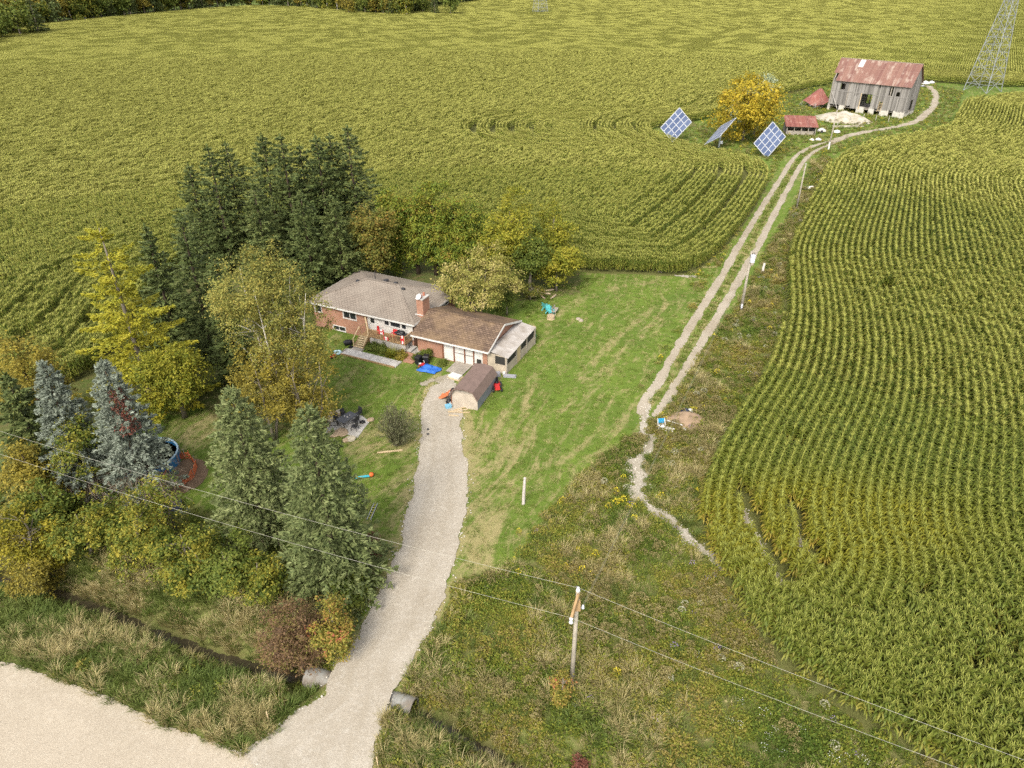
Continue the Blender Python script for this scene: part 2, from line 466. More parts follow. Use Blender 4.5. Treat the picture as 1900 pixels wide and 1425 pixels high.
n_a = noise(nt, p, 0.16, 3); n_b = noise(nt, p, 1.1, 4, 0.65); n_c = noise(nt, p, 4.5, 4, 0.75); n_d = noise(nt, p, 22.0, 2, 0.7)
green = mixc(nt, ramp(nt, n_b, [(0.3, 0.0), (0.7, 1.0)]), (0.080, 0.150, 0.014), (0.135, 0.195, 0.026))
green = mixc(nt, ramp(nt, n_a, [(0.42, 0.0), (0.62, 1.0)]), green, (0.068, 0.125, 0.014))
green = mixc(nt, ramp(nt, n_c, [(0.40, 0.0), (0.62, 0.55)]), green, (0.050, 0.095, 0.016))
green = mixc(nt, ramp(nt, n_d, [(0.35, 0.0), (0.75, 0.7)]), green, (0.175, 0.205, 0.042))
tan = mixc(nt, n_c, (0.36, 0.29, 0.15), (0.24, 0.21, 0.09))
dryf = math_(nt, 'ADD', math_(nt, 'MULTIPLY', attr('dry'), 0.20), math_(nt, 'ADD', math_(nt, 'MULTIPLY', streak, 0.62), math_(nt, 'ADD', math_(nt, 'MULTIPLY', n_b, 0.38), math_(nt, 'MULTIPLY', n_c, 0.30))))
dryf = ramp(nt, dryf, [(0.665, 0.0), (0.83, 0.85)])
col = mixc(nt, dryf, green, tan)
weedc = mixc(nt, n_c, (0.085, 0.105, 0.024), (0.180, 0.155, 0.065))
weedc = mixc(nt, ramp(nt, n_b, [(0.45, 0.0), (0.7, 1.0)]), weedc, (0.12, 0.15, 0.035))
wf = math_(nt, 'ADD', attr('weed'), math_(nt, 'MULTIPLY', math_(nt, 'SUBTRACT', n_b, 0.5), 0.9))
col = mixc(nt, ramp(nt, wf, [(0.4, 0.0), (0.6, 1.0)]), col, weedc)
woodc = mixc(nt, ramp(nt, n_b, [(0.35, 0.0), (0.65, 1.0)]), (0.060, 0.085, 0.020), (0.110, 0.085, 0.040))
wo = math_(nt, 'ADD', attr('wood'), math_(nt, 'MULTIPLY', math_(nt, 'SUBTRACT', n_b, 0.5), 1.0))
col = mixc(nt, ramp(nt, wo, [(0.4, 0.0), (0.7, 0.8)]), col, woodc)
soil = mixc(nt, n_c, (0.095, 0.110, 0.026), (0.140, 0.135, 0.050))
cf = math_(nt, 'ADD', attr('corn'), math_(nt, 'MULTIPLY', math_(nt, 'SUBTRACT', n_b, 0.5), 0.6))
col = mixc(nt, ramp(nt, cf, [(0.45, 0.0), (0.6, 1.0)]), col, soil)
hb = math_(nt, 'ADD', n_c, math_(nt, 'MULTIPLY', n_d, 0.7))
ls.new(pbsdf(nt, col, 0.9, 0, bump(nt, hb, 0.55, 0.08), 0.15), out.inputs[0])
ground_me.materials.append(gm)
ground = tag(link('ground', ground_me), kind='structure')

# --- ragged sheets (road, driveway, tracks) cut along a wobbling outline
def sheet(name, fn, x0, x1, y0, y1, step, mat, dz, kind='structure', hf=None):
    xs = np.arange(x0, x1, step); ys = np.arange(y0, y1, step)
    A, B = np.meshgrid(xs, ys)
    S = fn(A, B)
    gyy, gxx = np.gradient(S, step)
    gl = np.maximum(np.hypot(gxx, gyy), 0.35)
    snap = (np.abs(S) < step * 0.62)
    A2 = np.where(snap, A - S * gxx / gl ** 2, A); B2 = np.where(snap, B - S * gyy / gl ** 2, B)
    ok = (S > 0) | snap
    i = np.arange(A.size).reshape(A.shape)
    q = ok[:-1, :-1] & ok[:-1, 1:] & ok[1:, 1:] & ok[1:, :-1]
    anyin = (S[:-1, :-1] > 0) | (S[:-1, 1:] > 0) | (S[1:, 1:] > 0) | (S[1:, :-1] > 0)
    q &= anyin
    a0 = (A2[:-1, 1:] - A2[:-1, :-1]) * (B2[1:, :-1] - B2[:-1, :-1]) - (B2[:-1, 1:] - B2[:-1, :-1]) * (A2[1:, :-1] - A2[:-1, :-1])
    a1 = (A2[1:, 1:] - A2[1:, :-1]) * (B2[1:, 1:] - B2[:-1, 1:]) - (B2[1:, 1:] - B2[1:, :-1]) * (A2[1:, 1:] - A2[:-1, 1:])
    q &= (a0 > 0.06 * step ** 2) & (a1 > 0.06 * step ** 2)
    F = np.stack([i[:-1, :-1], i[:-1, 1:], i[1:, 1:], i[1:, :-1]], -1)[q]
    used = np.unique(F); re = np.full(A.size, -1); re[used] = np.arange(len(used))
    zz = (hf or hgt)(A2, B2) + dz
    V = np.stack([A2, B2, zz], -1).reshape(-1, 3)[used]
    me = np_mesh(name, V, re[F], mat, smooth=True)
    at_ = me.attributes.new('inset', 'FLOAT', 'POINT'); at_.data.foreach_set('value', S.ravel()[used].astype(np.float32))
    return tag(link(name, me), kind=kind)
def gravelmat(name, c1, c2, c3, ruts=None):
    m = bpy.data.materials.new(name); nt, ns, ls, out = nodes_of(m); p = pos(nt)
    a = noise(nt, p, 0.25, 4, 0.6); b = noise(nt, p, 3.0, 4, 0.7)
    vo = ns.new('ShaderNodeTexVoronoi'); vo.inputs['Scale'].default_value = 14.0; ls.new(p, vo.inputs['Vector'])
    col = mixc(nt, ramp(nt, a, [(0.35, 0.0), (0.65, 1.0)]), c1, c2)
    col = mixc(nt, ramp(nt, b, [(0.5, 0.0), (0.75, 0.6)]), col, c3)
    bw = ns.new('ShaderNodeRGBToBW'); ls.new(vo.outputs['Color'], bw.inputs[0])
    col = mixc(nt, 0.22, col, bw.outputs[0], 'SOFT_LIGHT')
    at_ = ns.new('ShaderNodeAttribute'); at_.attribute_name = 'inset'
    ins = math_(nt, 'ADD', at_.outputs['Fac'], math_(nt, 'MULTIPLY', math_(nt, 'SUBTRACT', a, 0.5), 0.9))
    if ruts: col = mixc(nt, ramp(nt, math_(nt, 'MULTIPLY', ins, 0.33), [(0.0, 0.30), (0.08, 0.0), (0.28, 0.0), (0.44, 0.35), (0.62, 0.0), (0.92, 0.30)]), col, ruts)
    col = mixc(nt, ramp(nt, noise(nt, p, 9.0, 3, 0.75), [(0.55, 0.0), (0.72, 0.5)]), col, tuple(v * 0.62 for v in c2))
    h = math_(nt, 'ADD', vo.outputs['Distance'], b)
    ls.new(pbsdf(nt, col, 0.95, 0, bump(nt, h, 0.5, 0.03), 0.1), out.inputs[0])
    MATS[name] = m; return m
m_drive = gravelmat('driveway_gravel', (0.385, 0.345, 0.285), (0.325, 0.285, 0.228), (0.46, 0.43, 0.375), (0.285, 0.245, 0.185))
m_road = gravelmat('road_gravel', (0.40, 0.345, 0.27), (0.36, 0.31, 0.24), (0.45, 0.405, 0.33), (0.34, 0.29, 0.225))
m_track = gravelmat('track_gravel', (0.36, 0.315, 0.25), (0.29, 0.245, 0.18), (0.42, 0.38, 0.32))
m_rubble = gravelmat('pale_rubble', (0.37, 0.335, 0.28), (0.27, 0.235, 0.17), (0.46, 0.43, 0.385))
def rag(x, y, a=0.9, s=1): return (fbm(x, y, 0.5, s, 2) - 0.5) * a * 0.75 + (fbm(x, y, 2.2, s + 5, 2) - 0.5) * a * 0.35
def flat(x, y): return np.zeros(np.shape(x))
road = sheet('gravel_road', lambda x, y: np.minimum(sdf(x, y, ROAD) + rag(x, y, 0.5, 4), y - 11.0), -48, 8, 10.5, 36, 0.13, m_road, 0.035, hf=flat)
drive = sheet('driveway', lambda x, y: np.minimum(sdf(x, y, DRIVE) + rag(x, y, 0.9, 5), y - 15), -17, 2, 14.5, 70, 0.16, m_drive, 0.055, hf=flat)
def ribbon(P, w, a, s, cut=0.0):
    P = smooth_line(P, 5)
    def f(x, y): return w / 2 - pdist(x, y, P) + rag(x, y, a, s) - cut
    return f
rut_l = GP([(1188, 765), (1200, 742), (1226, 702), (1260, 640), (1300, 576), (1340, 511), (1370, 457), (1410, 391), (1448, 332), (1473, 294), (1498, 276), (1530, 265), (1565, 256)])
rut_r = GP([(1215, 770), (1230, 752), (1255, 715), (1290, 655), (1330, 590), (1370, 521), (1405, 461), (1440, 391), (1465, 345), (1490, 301), (1512, 281), (1535, 270), (1565, 258)])
lane = GP([(1555, 258), (1600, 246), (1660, 236), (1697, 226), (1722, 208), (1735, 190), (1736, 172), (1722, 160)])
f1, f2, f3 = ribbon(rut_l, 1.0, 0.55, 11), ribbon(rut_r, 1.0, 0.55, 12), ribbon(lane, 1.9, 1.4, 13)
track = sheet('farm_track', lambda x, y: np.maximum(np.maximum(f1(x, y), f2(x, y)), f3(x, y)), 8, 165, 52, 255, 0.26, m_track, 0.03, hf=flat)
rub = [ribbon(GP([(1210, 740), (1195, 790), (1205, 815), (1185, 860), (1182, 905)]), 1.7, 3.4, 21, 0.40), ribbon(GP([(1180, 915), (1200, 940), (1240, 968), (1300, 1015), (1335, 1042), (1400, 1090)]), 1.0, 1.5, 22, 0.0), ribbon(GP([(1340, 1105), (1370, 1150), (1400, 1188), (1440, 1225), (1490, 1262), (1560, 1315)]), 0.8, 1.8, 23, 0.22)]
rub.append(ribbon(GP([(1378, 950), (1392, 985), (1408, 1020), (1425, 1055), (1452, 1090)]), 0.75, 0.6, 24, 0.0))
rub.append(ribbon(GP([(1470, 965), (1480, 1000), (1495, 1040), (1515, 1070)]), 0.55, 0.5, 25, 0.0))
rubble = sheet('rubble_path', lambda x, y: np.maximum.reduce([f(x, y) for f in rub]), 4, 26, 30, 62, 0.14, m_rubble, 0.03)
yardg = [ribbon(GP([(788, 712), (806, 708), (828, 712)]), 1.6, 2.4, 31, 0.2), ribbon(GP([(825, 702), (840, 700)]), 1.2, 2.0, 32, 0.3)]
apron = sheet('gravel_patch', lambda x, y: np.maximum.reduce([f(x, y) for f in yardg]), -12, -3, 56, 68, 0.16, m_rubble, 0.03)
far_s = ribbon(GP([(1225, 505), (1262, 512), (1290, 512)]), 1.0, 2.0, 41, 0.35)
bare = sheet('bare_earth', far_s, 15, 30, 80, 100, 0.25, m_rubble, 0.03)

# --- water
wm = bpy.data.materials.new('creek_water'); nt, ns, ls, out = nodes_of(wm)
p = pos(nt)
wcol = mixc(nt, noise(nt, p, 1.5, 3), (0.035, 0.030, 0.018), (0.070, 0.058, 0.034))
ls.new(pbsdf(nt, wcol, 0.12, 0, bump(nt, noise(nt, p, 6, 2), 0.08, 0.02), 0.5), out.inputs[0])
for P_, a_, b_ in ((creek_w, (-48, -9), (20, 42)), (creek_e, (-6, 14), (10, 27))):
    f = ribbon(P_, 0.8, 0.6, 51)
    sheet('creek', f, a_[0], a_[1], b_[0], b_[1], 0.25, wm, CREEK_Z - 0.05, hf=flat)
# ================================================================== CORN
def blade(P, n_side, w0, w1, prof):
    pass
def ribbons(specs):
    """many leaf ribbons: specs list of (points (k,3), side vector (3), widths (k)); returns V, F of quads"""
    V = []; F = []
    for pts, side, ws in specs:
        b = len(V)
        for p_, w_ in zip(pts, ws):
            V.append(p_ - side * w_); V.append(p_ + side * w_)
        for i in range(len(pts) - 1):
            F.append((b + 2 * i, b + 2 * i + 1, b + 2 * i + 3, b + 2 * i + 2))
    return np.array(V), np.array(F)
corn_leaf = None
def corn_mat():
    m = bpy.data.materials.new('corn_leaf'); nt, ns, ls, out = nodes_of(m)
    ge = ns.new('ShaderNodeNewGeometry'); p = ge.outputs['Position']
    big = noise(nt, p, 0.035, 4, 0.6); mid = noise(nt, p, 0.5, 3, 0.6)
    rp = ge.outputs['Random Per Island']
    green = ramp(nt, rp, [(0.0, (0.058, 0.098, 0.014)), (0.5, (0.122, 0.168, 0.027)), (1.0, (0.215, 0.238, 0.050))])
    yell = ramp(nt, rp, [(0.0, (0.140, 0.165, 0.014)), (0.6, (0.30, 0.27, 0.026)), (1.0, (0.42, 0.31, 0.06))])
    f = math_(nt, 'ADD', math_(nt, 'MULTIPLY', big, 0.40), math_(nt, 'MULTIPLY', mid, 0.45))
    # the crop has yellowed in a band at the head of the right-hand rows
    sx = ns.new('ShaderNodeSeparateXYZ'); ls.new(p, sx.inputs[0])
    a = G(1440, 1000); dx = math_(nt, 'MULTIPLY', math_(nt, 'SUBTRACT', sx.outputs[0], float(a[0]) + 2.5), 0.10); dy = math_(nt, 'MULTIPLY', math_(nt, 'SUBTRACT', sx.outputs[1], float(a[1])), 0.24)
    r2 = math_(nt, 'ADD', math_(nt, 'MULTIPLY', dx, dx), math_(nt, 'MULTIPLY', dy, dy))
    patch = math_(nt, 'MULTIPLY', math_(nt, 'POWER', 2.718, math_(nt, 'MULTIPLY', r2, -1.0)), 0.8)
    f = math_(nt, 'ADD', f, patch)
    col = mixc(nt, ramp(nt, f, [(0.31, 0.08), (0.82, 0.9)]), green, yell)
    b = pbsdf(nt, col, 0.6, 0, None, 0.3)
    t = ns.new('ShaderNodeBsdfTranslucent'); ls.new(col, t.inputs[0])
    mx = ns.new('ShaderNodeMixShader'); mx.inputs[0].default_value = 0.32
    ls.new(b, mx.inputs[1]); ls.new(t.outputs[0], mx.inputs[2]); ls.new(mx.outputs[0], out.inputs[0])
    return m
m_corn = corn_mat()
m_tassel = leafmat('corn_tassel', [(0.195, 0.220, 0.038), (0.285, 0.295, 0.060), (0.365, 0.345, 0.092)], 0.15, 0.06, 0.06, world=True)
def corn_far_mat():
    m = bpy.data.materials.new('corn_leaf_far'); nt, ns, ls, out = nodes_of(m)
    rp = ns.new('ShaderNodeNewGeometry').outputs['Random Per Island']
    col = ramp(nt, rp, [(0.0, (0.155, 0.185, 0.027)), (0.5, (0.205, 0.225, 0.038)), (1.0, (0.262, 0.270, 0.062))])
    ls.new(pbsdf(nt, col, 0.7, 0, None, 0.2), out.inputs[0]); return m
m_cornf = corn_far_mat()
m_tasself = plain('corn_tassel_far', (0.30, 0.295, 0.068), 0.8, 0.1)
m_stalk = plain('corn_stalk', (0.16, 0.18, 0.05), 0.7)
def corn_specs(x0, y0, h, r, nl, seg, rs):
    """leaf ribbons and tassel ribbons of one plant"""
    L = []; T = []
    a0 = rs.uniform(0, math.pi)
    for i in range(nl):
        t = (i + 0.5) / nl
        z = h * (0.22 + 0.68 * t)
        a = a0 + math.pi * i + rs.normal(0, 0.55)
        d = np.array([math.cos(a), math.sin(a), 0]); side = np.array([-d[1], d[0], 0])
        ln = r * (1.05 - 0.35 * abs(t - 0.45) - 0.25 * t) * rs.uniform(0.8, 1.2)
        o = np.array([x0, y0, z])
        up = rs.uniform(0.28, 0.5) * ln + 0.10
        pts = [o, o + d * ln * 0.40 + [0, 0, up], o + d * ln * 0.80 + [0, 0, up * 0.85], o + d * ln * 1.05 + [0, 0, up * 0.15]]
        ws = [0.030, 0.050, 0.042, 0.006]
        if seg == 2: pts = [pts[0], pts[1], pts[3]]; ws = [0.035, 0.055, 0.01]
        if seg == 1: pts = [pts[0], pts[2]]; ws = [0.05, 0.04]
        L.append((pts, side, [w * 1.25 for w in ws]))
    nt_ = 6 if seg == 3 else (5 if seg == 2 else 4)
    for i in range(nt_):
        a = 6.283 * i / nt_ + rs.uniform(0, 1); s = 0.0 if i == 0 else 0.20
        d = np.array([math.cos(a), math.sin(a), 0]); side = np.array([-d[1], d[0], 0])
        o = np.array([x0, y0, h * 0.93])
        k = 0.95 if seg == 3 else (1.15 if seg == 2 else 1.6)
        T.append(([o, o + d * s * 0.6 + [0, 0, 0.26], o + d * s * 1.3 + [0, 0, 0.30]], side, [0.018 * k, 0.020 * k, 0.009 * k]))
    return L, T
def corn_mesh(name, plants, nl, seg, rs, stalk=True, wide=1.0, far=False, rad=0.64):
    L = []; T = []; S = []
    for (x0, y0, h) in plants:
        a, b = corn_specs(x0, y0, h, rad * rs.uniform(0.85, 1.15), nl, seg, rs)
        L += [(p_, s_, [w * wide for w in ws]) for p_, s_, ws in a]; T += [(p_, s_, [w * wide for w in ws]) for p_, s_, ws in b]
        if stalk:
            for d in ((1, 0, 0), (0, 1, 0)):
                S.append(([np.array([x0, y0, 0.0]), np.array([x0, y0, h * 0.93])], np.array(d, float), [0.020, 0.010]))
    V1, F1 = ribbons(L); V2, F2 = ribbons(T)
    V = np.vstack([V1, V2]); F = np.vstack([F1, F2 + len(V1)]); mi = [0] * len(F1) + [1] * len(F2)
    if S:
        V3, F3 = ribbons(S); F = np.vstack([F, F3 + len(V)]); V = np.vstack([V, V3]); mi += [2] * len(F3)
    return np_mesh(name, V, F, [m_cornf, m_tasself, m_stalk] if far else [m_corn, m_tassel, m_stalk], mi)
rs = np.random.RandomState(3)
LOD0 = [corn_mesh('corn_plant_%d' % i, [(0, 0, rs.uniform(2.0, 2.4))], 15, 3, rs, True, 0.85, False, 0.62) for i in range(8)]
def clumps(nm, k, sp, nl, seg, wide, far, rad): return [corn_mesh('%s_%d' % (nm, i), [(-sp * (k - 1) / 2 + sp * q + rs.normal(0, 0.04), rs.normal(0, 0.05), rs.uniform(2.0, 2.4)) for q in range(k)], nl, seg, rs, False, wide, far, rad) for i in range(5)]
LOD1 = clumps('corn_clump', 4, 0.25, 9, 2, 0.9, False, 0.52) + clumps('corn_clump_wide', 4, 0.25, 9, 2, 0.9, False, 0.68) + clumps('corn_clump_slim', 4, 0.25, 8, 2, 0.9, False, 0.40)
LOD2 = clumps('corn_row_piece', 6, 0.33, 6, 1, 1.2, True, 0.48) + clumps('corn_row_wide', 6, 0.33, 6, 1, 1.2, True, 0.64) + clumps('corn_row_slim', 6, 0.33, 5, 1, 1.2, True, 0.34)
LOD3 = [corn_mesh('corn_tile_%d' % i, [(-2.8 + 0.4 * k + rs.normal(0, 0.12), -2.66 + 0.76 * j + rs.normal(0, 0.05), rs.uniform(2.0, 2.4)) for k in range(15) for j in range(8)], 5, 1, rs, False, 1.6, True, 0.60) for i in range(4)]

ROW = 0.762
AZ = R(31.0)                                    # the straight rows of the big field
rown = np.array([math.cos(AZ), -math.sin(AZ)])  # across the rows
def contour(x0, x1, y0, y1, st, fn, keep):
    """points where the row coordinate passes whole rows, with the row's direction"""
    xs = np.arange(x0, x1, st); ys = np.arange(y0, y1, st)
    A, B = np.meshgrid(xs, ys)
    S = fn(A, B) / ROW
    gy_, gx_ = np.gradient(S, st)
    ang = np.arctan2(gy_, gx_) + math.pi / 2
    dens = (np.abs(np.cos(ang)) + np.abs(np.sin(ang))) / st
    out = []
    for ax in (0, 1):
        a = S[:, :-1] if ax == 0 else S[:-1, :]; b = S[:, 1:] if ax == 0 else S[1:, :]
        k = np.maximum(np.floor(a), np.floor(b))
        c = (np.floor(a) != np.floor(b)) & (np.abs(a - b) < 0.95)
        i, j = np.nonzero(c)
        t = (k[i, j] - a[i, j]) / (b[i, j] - a[i, j] + 1e-9)
        px = A[i, j] + (t * st if ax == 0 else 0); py = B[i, j] + (t * st if ax == 1 else 0)
        an = ang[i, j]; ju = rng.uniform(-0.5, 0.5, len(px)) * st * 1.2
        px = px + np.cos(an) * ju; py = py + np.sin(an) * ju
        out.append(np.stack([px, py, an, dens[i, j]], -1))
    o = np.vstack(out)
    want = keep(o[:, 0], o[:, 1])               # wanted pieces per metre of row
    o = o[rng.random(len(o)) < want / o[:, 3]]
    return o[:, :3]
def in_view(x, y, m=260):
    f = y * CP + CAM_H * SP
    px = 950 + FPX * x / np.maximum(f, 1)
    return (px > -m) & (px < 1900 + m) & (y > 14)
RF_ALL = RF_LEFT
HEAD = 9.0
def rf_row(x, y):
    d1 = pdist(x, y, RF_LEFT[12:]); d2 = pdist(x, y, RF_BOT)
    w = 0.35 * np.sin(d1 * 0.11 + 1.0) * np.sin(y * 0.085) * 2.0
    hd = 3.2 + 12.0 * sst(15, 36, x)
    return np.where(d2 < hd + 1.5 * (vn(x, y, 0.15, 77) - 0.5), d2 + 500.0, d1 + w)
SEGMENT = GP([(1225, 243), (1120, 247), (1040, 250)])
PYLON_FAR = np.array(G(1002, 27)[:2])
def lf_row(x, y):
    d = pdist(x, y, LF_EDGE); e = pdist(x, y, SEGMENT)
    s = x * rown[0] + y * rown[1] + 0.8 * np.sin((x * rown[1] - y * rown[0]) * 0.03)
    return np.where(d < 17, d + 0.4, np.where(e < 24, e + 2000, s + 4000))
def dist_keep(bands):
    def f(x, y):
        dd = np.hypot(x, y); r = np.zeros(x.shape)
        for lo, hi, w in bands: r = np.where((dd >= lo) & (dd < hi), w, r)
        return r
    return f
def in_right(x, y): return inpoly(x, y, RFIELD) & (pdist(x, y, RF_LEFT) > 0.15)
def in_left(x, y): return inpoly(x, y, LFIELD) & (np.hypot(x - PYLON_FAR[0], y - PYLON_FAR[1]) > 10)
gaps = [ribbon(GP([(1372, 930), (1392, 985), (1408, 1020), (1425, 1055), (1460, 1100)]), 1.5, 0.2, 24), ribbon(GP([(1465, 950), (1480, 1000), (1495, 1040), (1520, 1075)]), 1.2, 0.2, 25)]
def corn_ok(o, inside):
    x, y = o[:, 0], o[:, 1]
    k = inside(x, y) & in_view(x, y)
    for g_ in gaps: k &= g_(x, y) < 0
    dd = np.hypot(x, y)
    if inside is in_left:
        arc = (pdist(x, y, LF_EDGE) < 17) | (pdist(x, y, SEGMENT) < 24)
        ri = np.round(lf_row(x, y) / ROW).astype(int) % 6
        k &= ~(arc & (ri == 0)) & ~((pdist(x, y, SEGMENT) < 24) & (pdist(x, y, LF_EDGE) >= 17) & (ri == 1))
    thin = vn(x, y, 0.22, 5) * 0.6 + vn(x, y, 0.9, 6) * 0.4
    k &= thin > 0.16
    return o[k]
D0, D1, D2 = 66.0, 138.0, 330.0
near_pts = []; mid_pts = []; far_pts = []
o = contour(8, 82, 16, 70, 0.16, rf_row, lambda x, y: np.full(x.shape, 7.0)); hl = (pdist(o[:, 0], o[:, 1], RF_BOT) < 3.2 + 12.0 * sst(15, 36, o[:, 0])); o[hl, :2] += rng.normal(0, 0.24, (int(hl.sum()), 2)); near_pts.append(corn_ok(o[np.hypot(o[:, 0], o[:, 1]) < D0], in_right))
o = contour(8, 130, 30, 140, 0.4, rf_row, lambda x, y: np.full(x.shape, 2.2)); dd = np.hypot(o[:, 0], o[:, 1]); mid_pts.append(corn_ok(o[(dd >= D0) & (dd < D1)], in_right))
o = contour(40, 300, 60, 250, 0.6, rf_row, lambda x, y: np.full(x.shape, 1.05)); dd = np.hypot(o[:, 0], o[:, 1]); far_pts.append(corn_ok(o[(dd >= D1)], in_right))
o = contour(-80, 60, 40, 70, 0.25, lf_row, lambda x, y: np.full(x.shape, 4.0)); near_pts.append(corn_ok(o[np.hypot(o[:, 0], o[:, 1]) < D0], in_left))
o = contour(-130, 60, 40, 140, 0.4, lf_row, lambda x, y: np.full(x.shape, 2.2)); dd = np.hypot(o[:, 0], o[:, 1]); mid_pts.append(corn_ok(o[(dd >= D0) & (dd < D1)], in_left))
o = contour(-240, 300, 90, 330, 0.6, lf_row, lambda x, y: np.full(x.shape, 1.05)); dd = np.hypot(o[:, 0], o[:, 1]); far_pts.append(corn_ok(o[(dd >= D1) & (dd < D2)], in_left))
near_pts = np.vstack(near_pts); mid_pts = np.vstack(mid_pts); far_pts = np.vstack(far_pts)
# beyond that, tiles of eight rows on a lattice along the row direction
a_ = np.arange(-900, 1400, 6.0); b_ = np.arange(-1300, 900, 8 * ROW)
A, B = np.meshgrid(a_, b_)
dirv = np.array([math.sin(AZ), math.cos(AZ)])
TX = (A * dirv[0] + B * rown[0]).ravel(); TY = (A * dirv[1] + B * rown[1]).ravel()
k = (np.hypot(TX, TY) > D2 - 3) & (np.hypot(TX, TY) < 1000) & in_view(TX, TY, 160)
k &= TY < 950
TX, TY = TX[k], TY[k]; k = in_left(TX, TY); TX, TY = TX[k], TY[k]
# 250 of the plants that show largest stand singly along the near edge of the right-hand field
o = near_pts
edge = pdist(o[:, 0], o[:, 1], RF_BOT)
f_ = o[:, 1] * CP + CAM_H * SP; pxs = 950 + FPX * o[:, 0] / f_
pys = 712.5 + FPX * (CAM_H * CP - o[:, 1] * SP) / f_
cand = np.nonzero((edge < 2.2) & (pys < 1440) & (pxs < 1900))[0]
cand = cand[np.argsort(o[cand, 1])][:250]
solo_corn = o[cand]
keep = np.ones(len(o), bool); keep[cand] = False
o = o[keep]
def put_corn(name, pts, src, label, s0=0.85, s1=1.12):
    n = len(pts)
    s = rng.uniform(s0, s1, n) * (0.94 + 0.10 * vn(pts[:, 0], pts[:, 1], 0.06, 8))
    z = hgt(pts[:, 0], pts[:, 1]) - 0.02
    ix = rng.integers(0, len(src), n)
    if len(src) == 15:
        left = inpoly(pts[:, 0], pts[:, 1], LFIELD); arc = left & ((pdist(pts[:, 0], pts[:, 1], LF_EDGE) < 17) | (pdist(pts[:, 0], pts[:, 1], SEGMENT) < 24))
        ix = rng.integers(0, 5, n) + np.where(arc, 10, np.where(left, 5, 0))
    return scatter(name, np.stack([pts[:, 0], pts[:, 1], z], -1), pts[:, 2] + rng.integers(0, 2, n) * math.pi, s, ix, src, label)
put_corn('corn_crop', o, LOD0, 'ripening corn standing in rows across the fields')
put_corn('corn_crop', mid_pts, LOD1, 'ripening corn in curving rows behind the house and along the track')
put_corn('corn_crop', far_pts, LOD2, 'ripening corn around the barn and solar panels')
tp = np.stack([TX, TY, np.full(len(TX), math.pi / 2 - AZ)], -1)
put_corn('corn_crop', tp, LOD3, 'distant corn reaching to the wood', 0.99, 1.03)
for i, (x, y, a) in enumerate(solo_corn):
    c = link('corn_plant', LOD0[i % 8]); c.location = (x, y, float(hgt(np.array([x]), np.array([y]))[0]) - 0.02); c.rotation_euler = (0, 0, rng.uniform(0, 6.28))
    s = rng.uniform(0.8, 1.05); c.scale = (s, s, s)
    tag(c, 'single corn plant on the near edge of the corn field below the power lines', 'corn plant', 'corn plants on the near field edge')
print('corn', len(o), len(mid_pts), len(far_pts), len(TX), len(solo_corn))
# ================================================================== WEEDS, GRASS, FLOWERS
def tuft_mesh(name, n, h, spread, w, mats, rs, lean=0.5, heads=0, head_c=1, hs=0.05):
    L = []; H_ = []
    for i in range(n):
        a = rs.uniform(0, 6.283); r = spread * math.sqrt(rs.uniform(0, 1)) * 0.5
        d = np.array([math.cos(a), math.sin(a), 0]); b = rs.uniform(0, 6.283)
        side = np.array([math.cos(b), math.sin(b), 0])
        o = d * r; hh = h * rs.uniform(0.55, 1.1); ln = lean * hh * rs.uniform(0.2, 1.1)
        pts = [o, o + d * ln * 0.35 + [0, 0, hh * 0.6], o + d * ln + [0, 0, hh * (0.95 - 0.25 * lean)]]
        L.append((pts, side, [w, w * 0.8, w * 0.15]))
        if i < heads: H_.append((pts[2], hs * rs.uniform(0.7, 1.3)))
    V, F = ribbons(L); mi = [0] * len(F)
    for c, s in H_:
        for q in range(3):
            ax = rs.normal(size=3); ax /= np.linalg.norm(ax); bx = np.cross(ax, rs.normal(size=3)); bx /= np.linalg.norm(bx)
            b = len(V); V = np.vstack([V, [c - ax * s, c + bx * s, c + ax * s, c - bx * s]]); F = np.vstack([F, [[b, b + 1, b + 2, b + 3]]]); mi.append(1)
    return np_mesh(name, V, F, mats, mi)
def leafy_mesh(name, n, h, spread, ls_, mats, rs, tops=0, ts=0.05, top_h=1.0):
    """a leafy weed: leaves through a dome, optional flower heads on top"""
    V = []; F = []; mi = []
    for i in range(n + tops):
        a = rs.uniform(0, 6.283); q = math.sqrt(rs.uniform(0, 1)); 
        if i < n:
            z = h * rs.uniform(0.08, 1.0) * (1.05 - 0.55 * q ** 2); s = ls_ * rs.uniform(0.6, 1.3); r = spread * q
        else:
            r = spread * 0.85 * q; z = h * top_h * (1.02 - 0.45 * q ** 2) * rs.uniform(0.92, 1.1); s = ts * rs.uniform(0.6, 1.3)
        c = np.array([math.cos(a) * r, math.sin(a) * r, z])
        ax = np.array([math.cos(a), math.sin(a), rs.uniform(-0.3, 0.7)]) + rs.normal(0, 0.5, 3); ax /= np.linalg.norm(ax)
        bx = np.cross(ax, [0, 0, 1.0] + rs.normal(0, 0.4, 3)); bx /= np.linalg.norm(bx) + 1e-9
        b = len(V); k = 0.45 if i < n else 0.8
        V += [c - ax * s, c + bx * s * k, c + ax * s, c - bx * s * k]; F.append((b, b + 1, b + 2, b + 3)); mi.append(0 if i < n else 1)
    return np_mesh(name, np.array(V), np.array(F), mats, mi)
g_green = leafmat('grass_green', [(0.080, 0.135, 0.016), (0.145, 0.200, 0.030), (0.235, 0.250, 0.058)], 0.3, 0.3, 0.3, world=True)
g_lush = leafmat('grass_lush', [(0.085, 0.130, 0.026), (0.140, 0.185, 0.040), (0.225, 0.240, 0.070)], 0.3, 0.3, 0.3, world=True)
g_dry = leafmat('grass_dry', [(0.26, 0.23, 0.085), (0.44, 0.37, 0.17), (0.56, 0.48, 0.26)], 0.3, 0.3, 0.3, world=True)
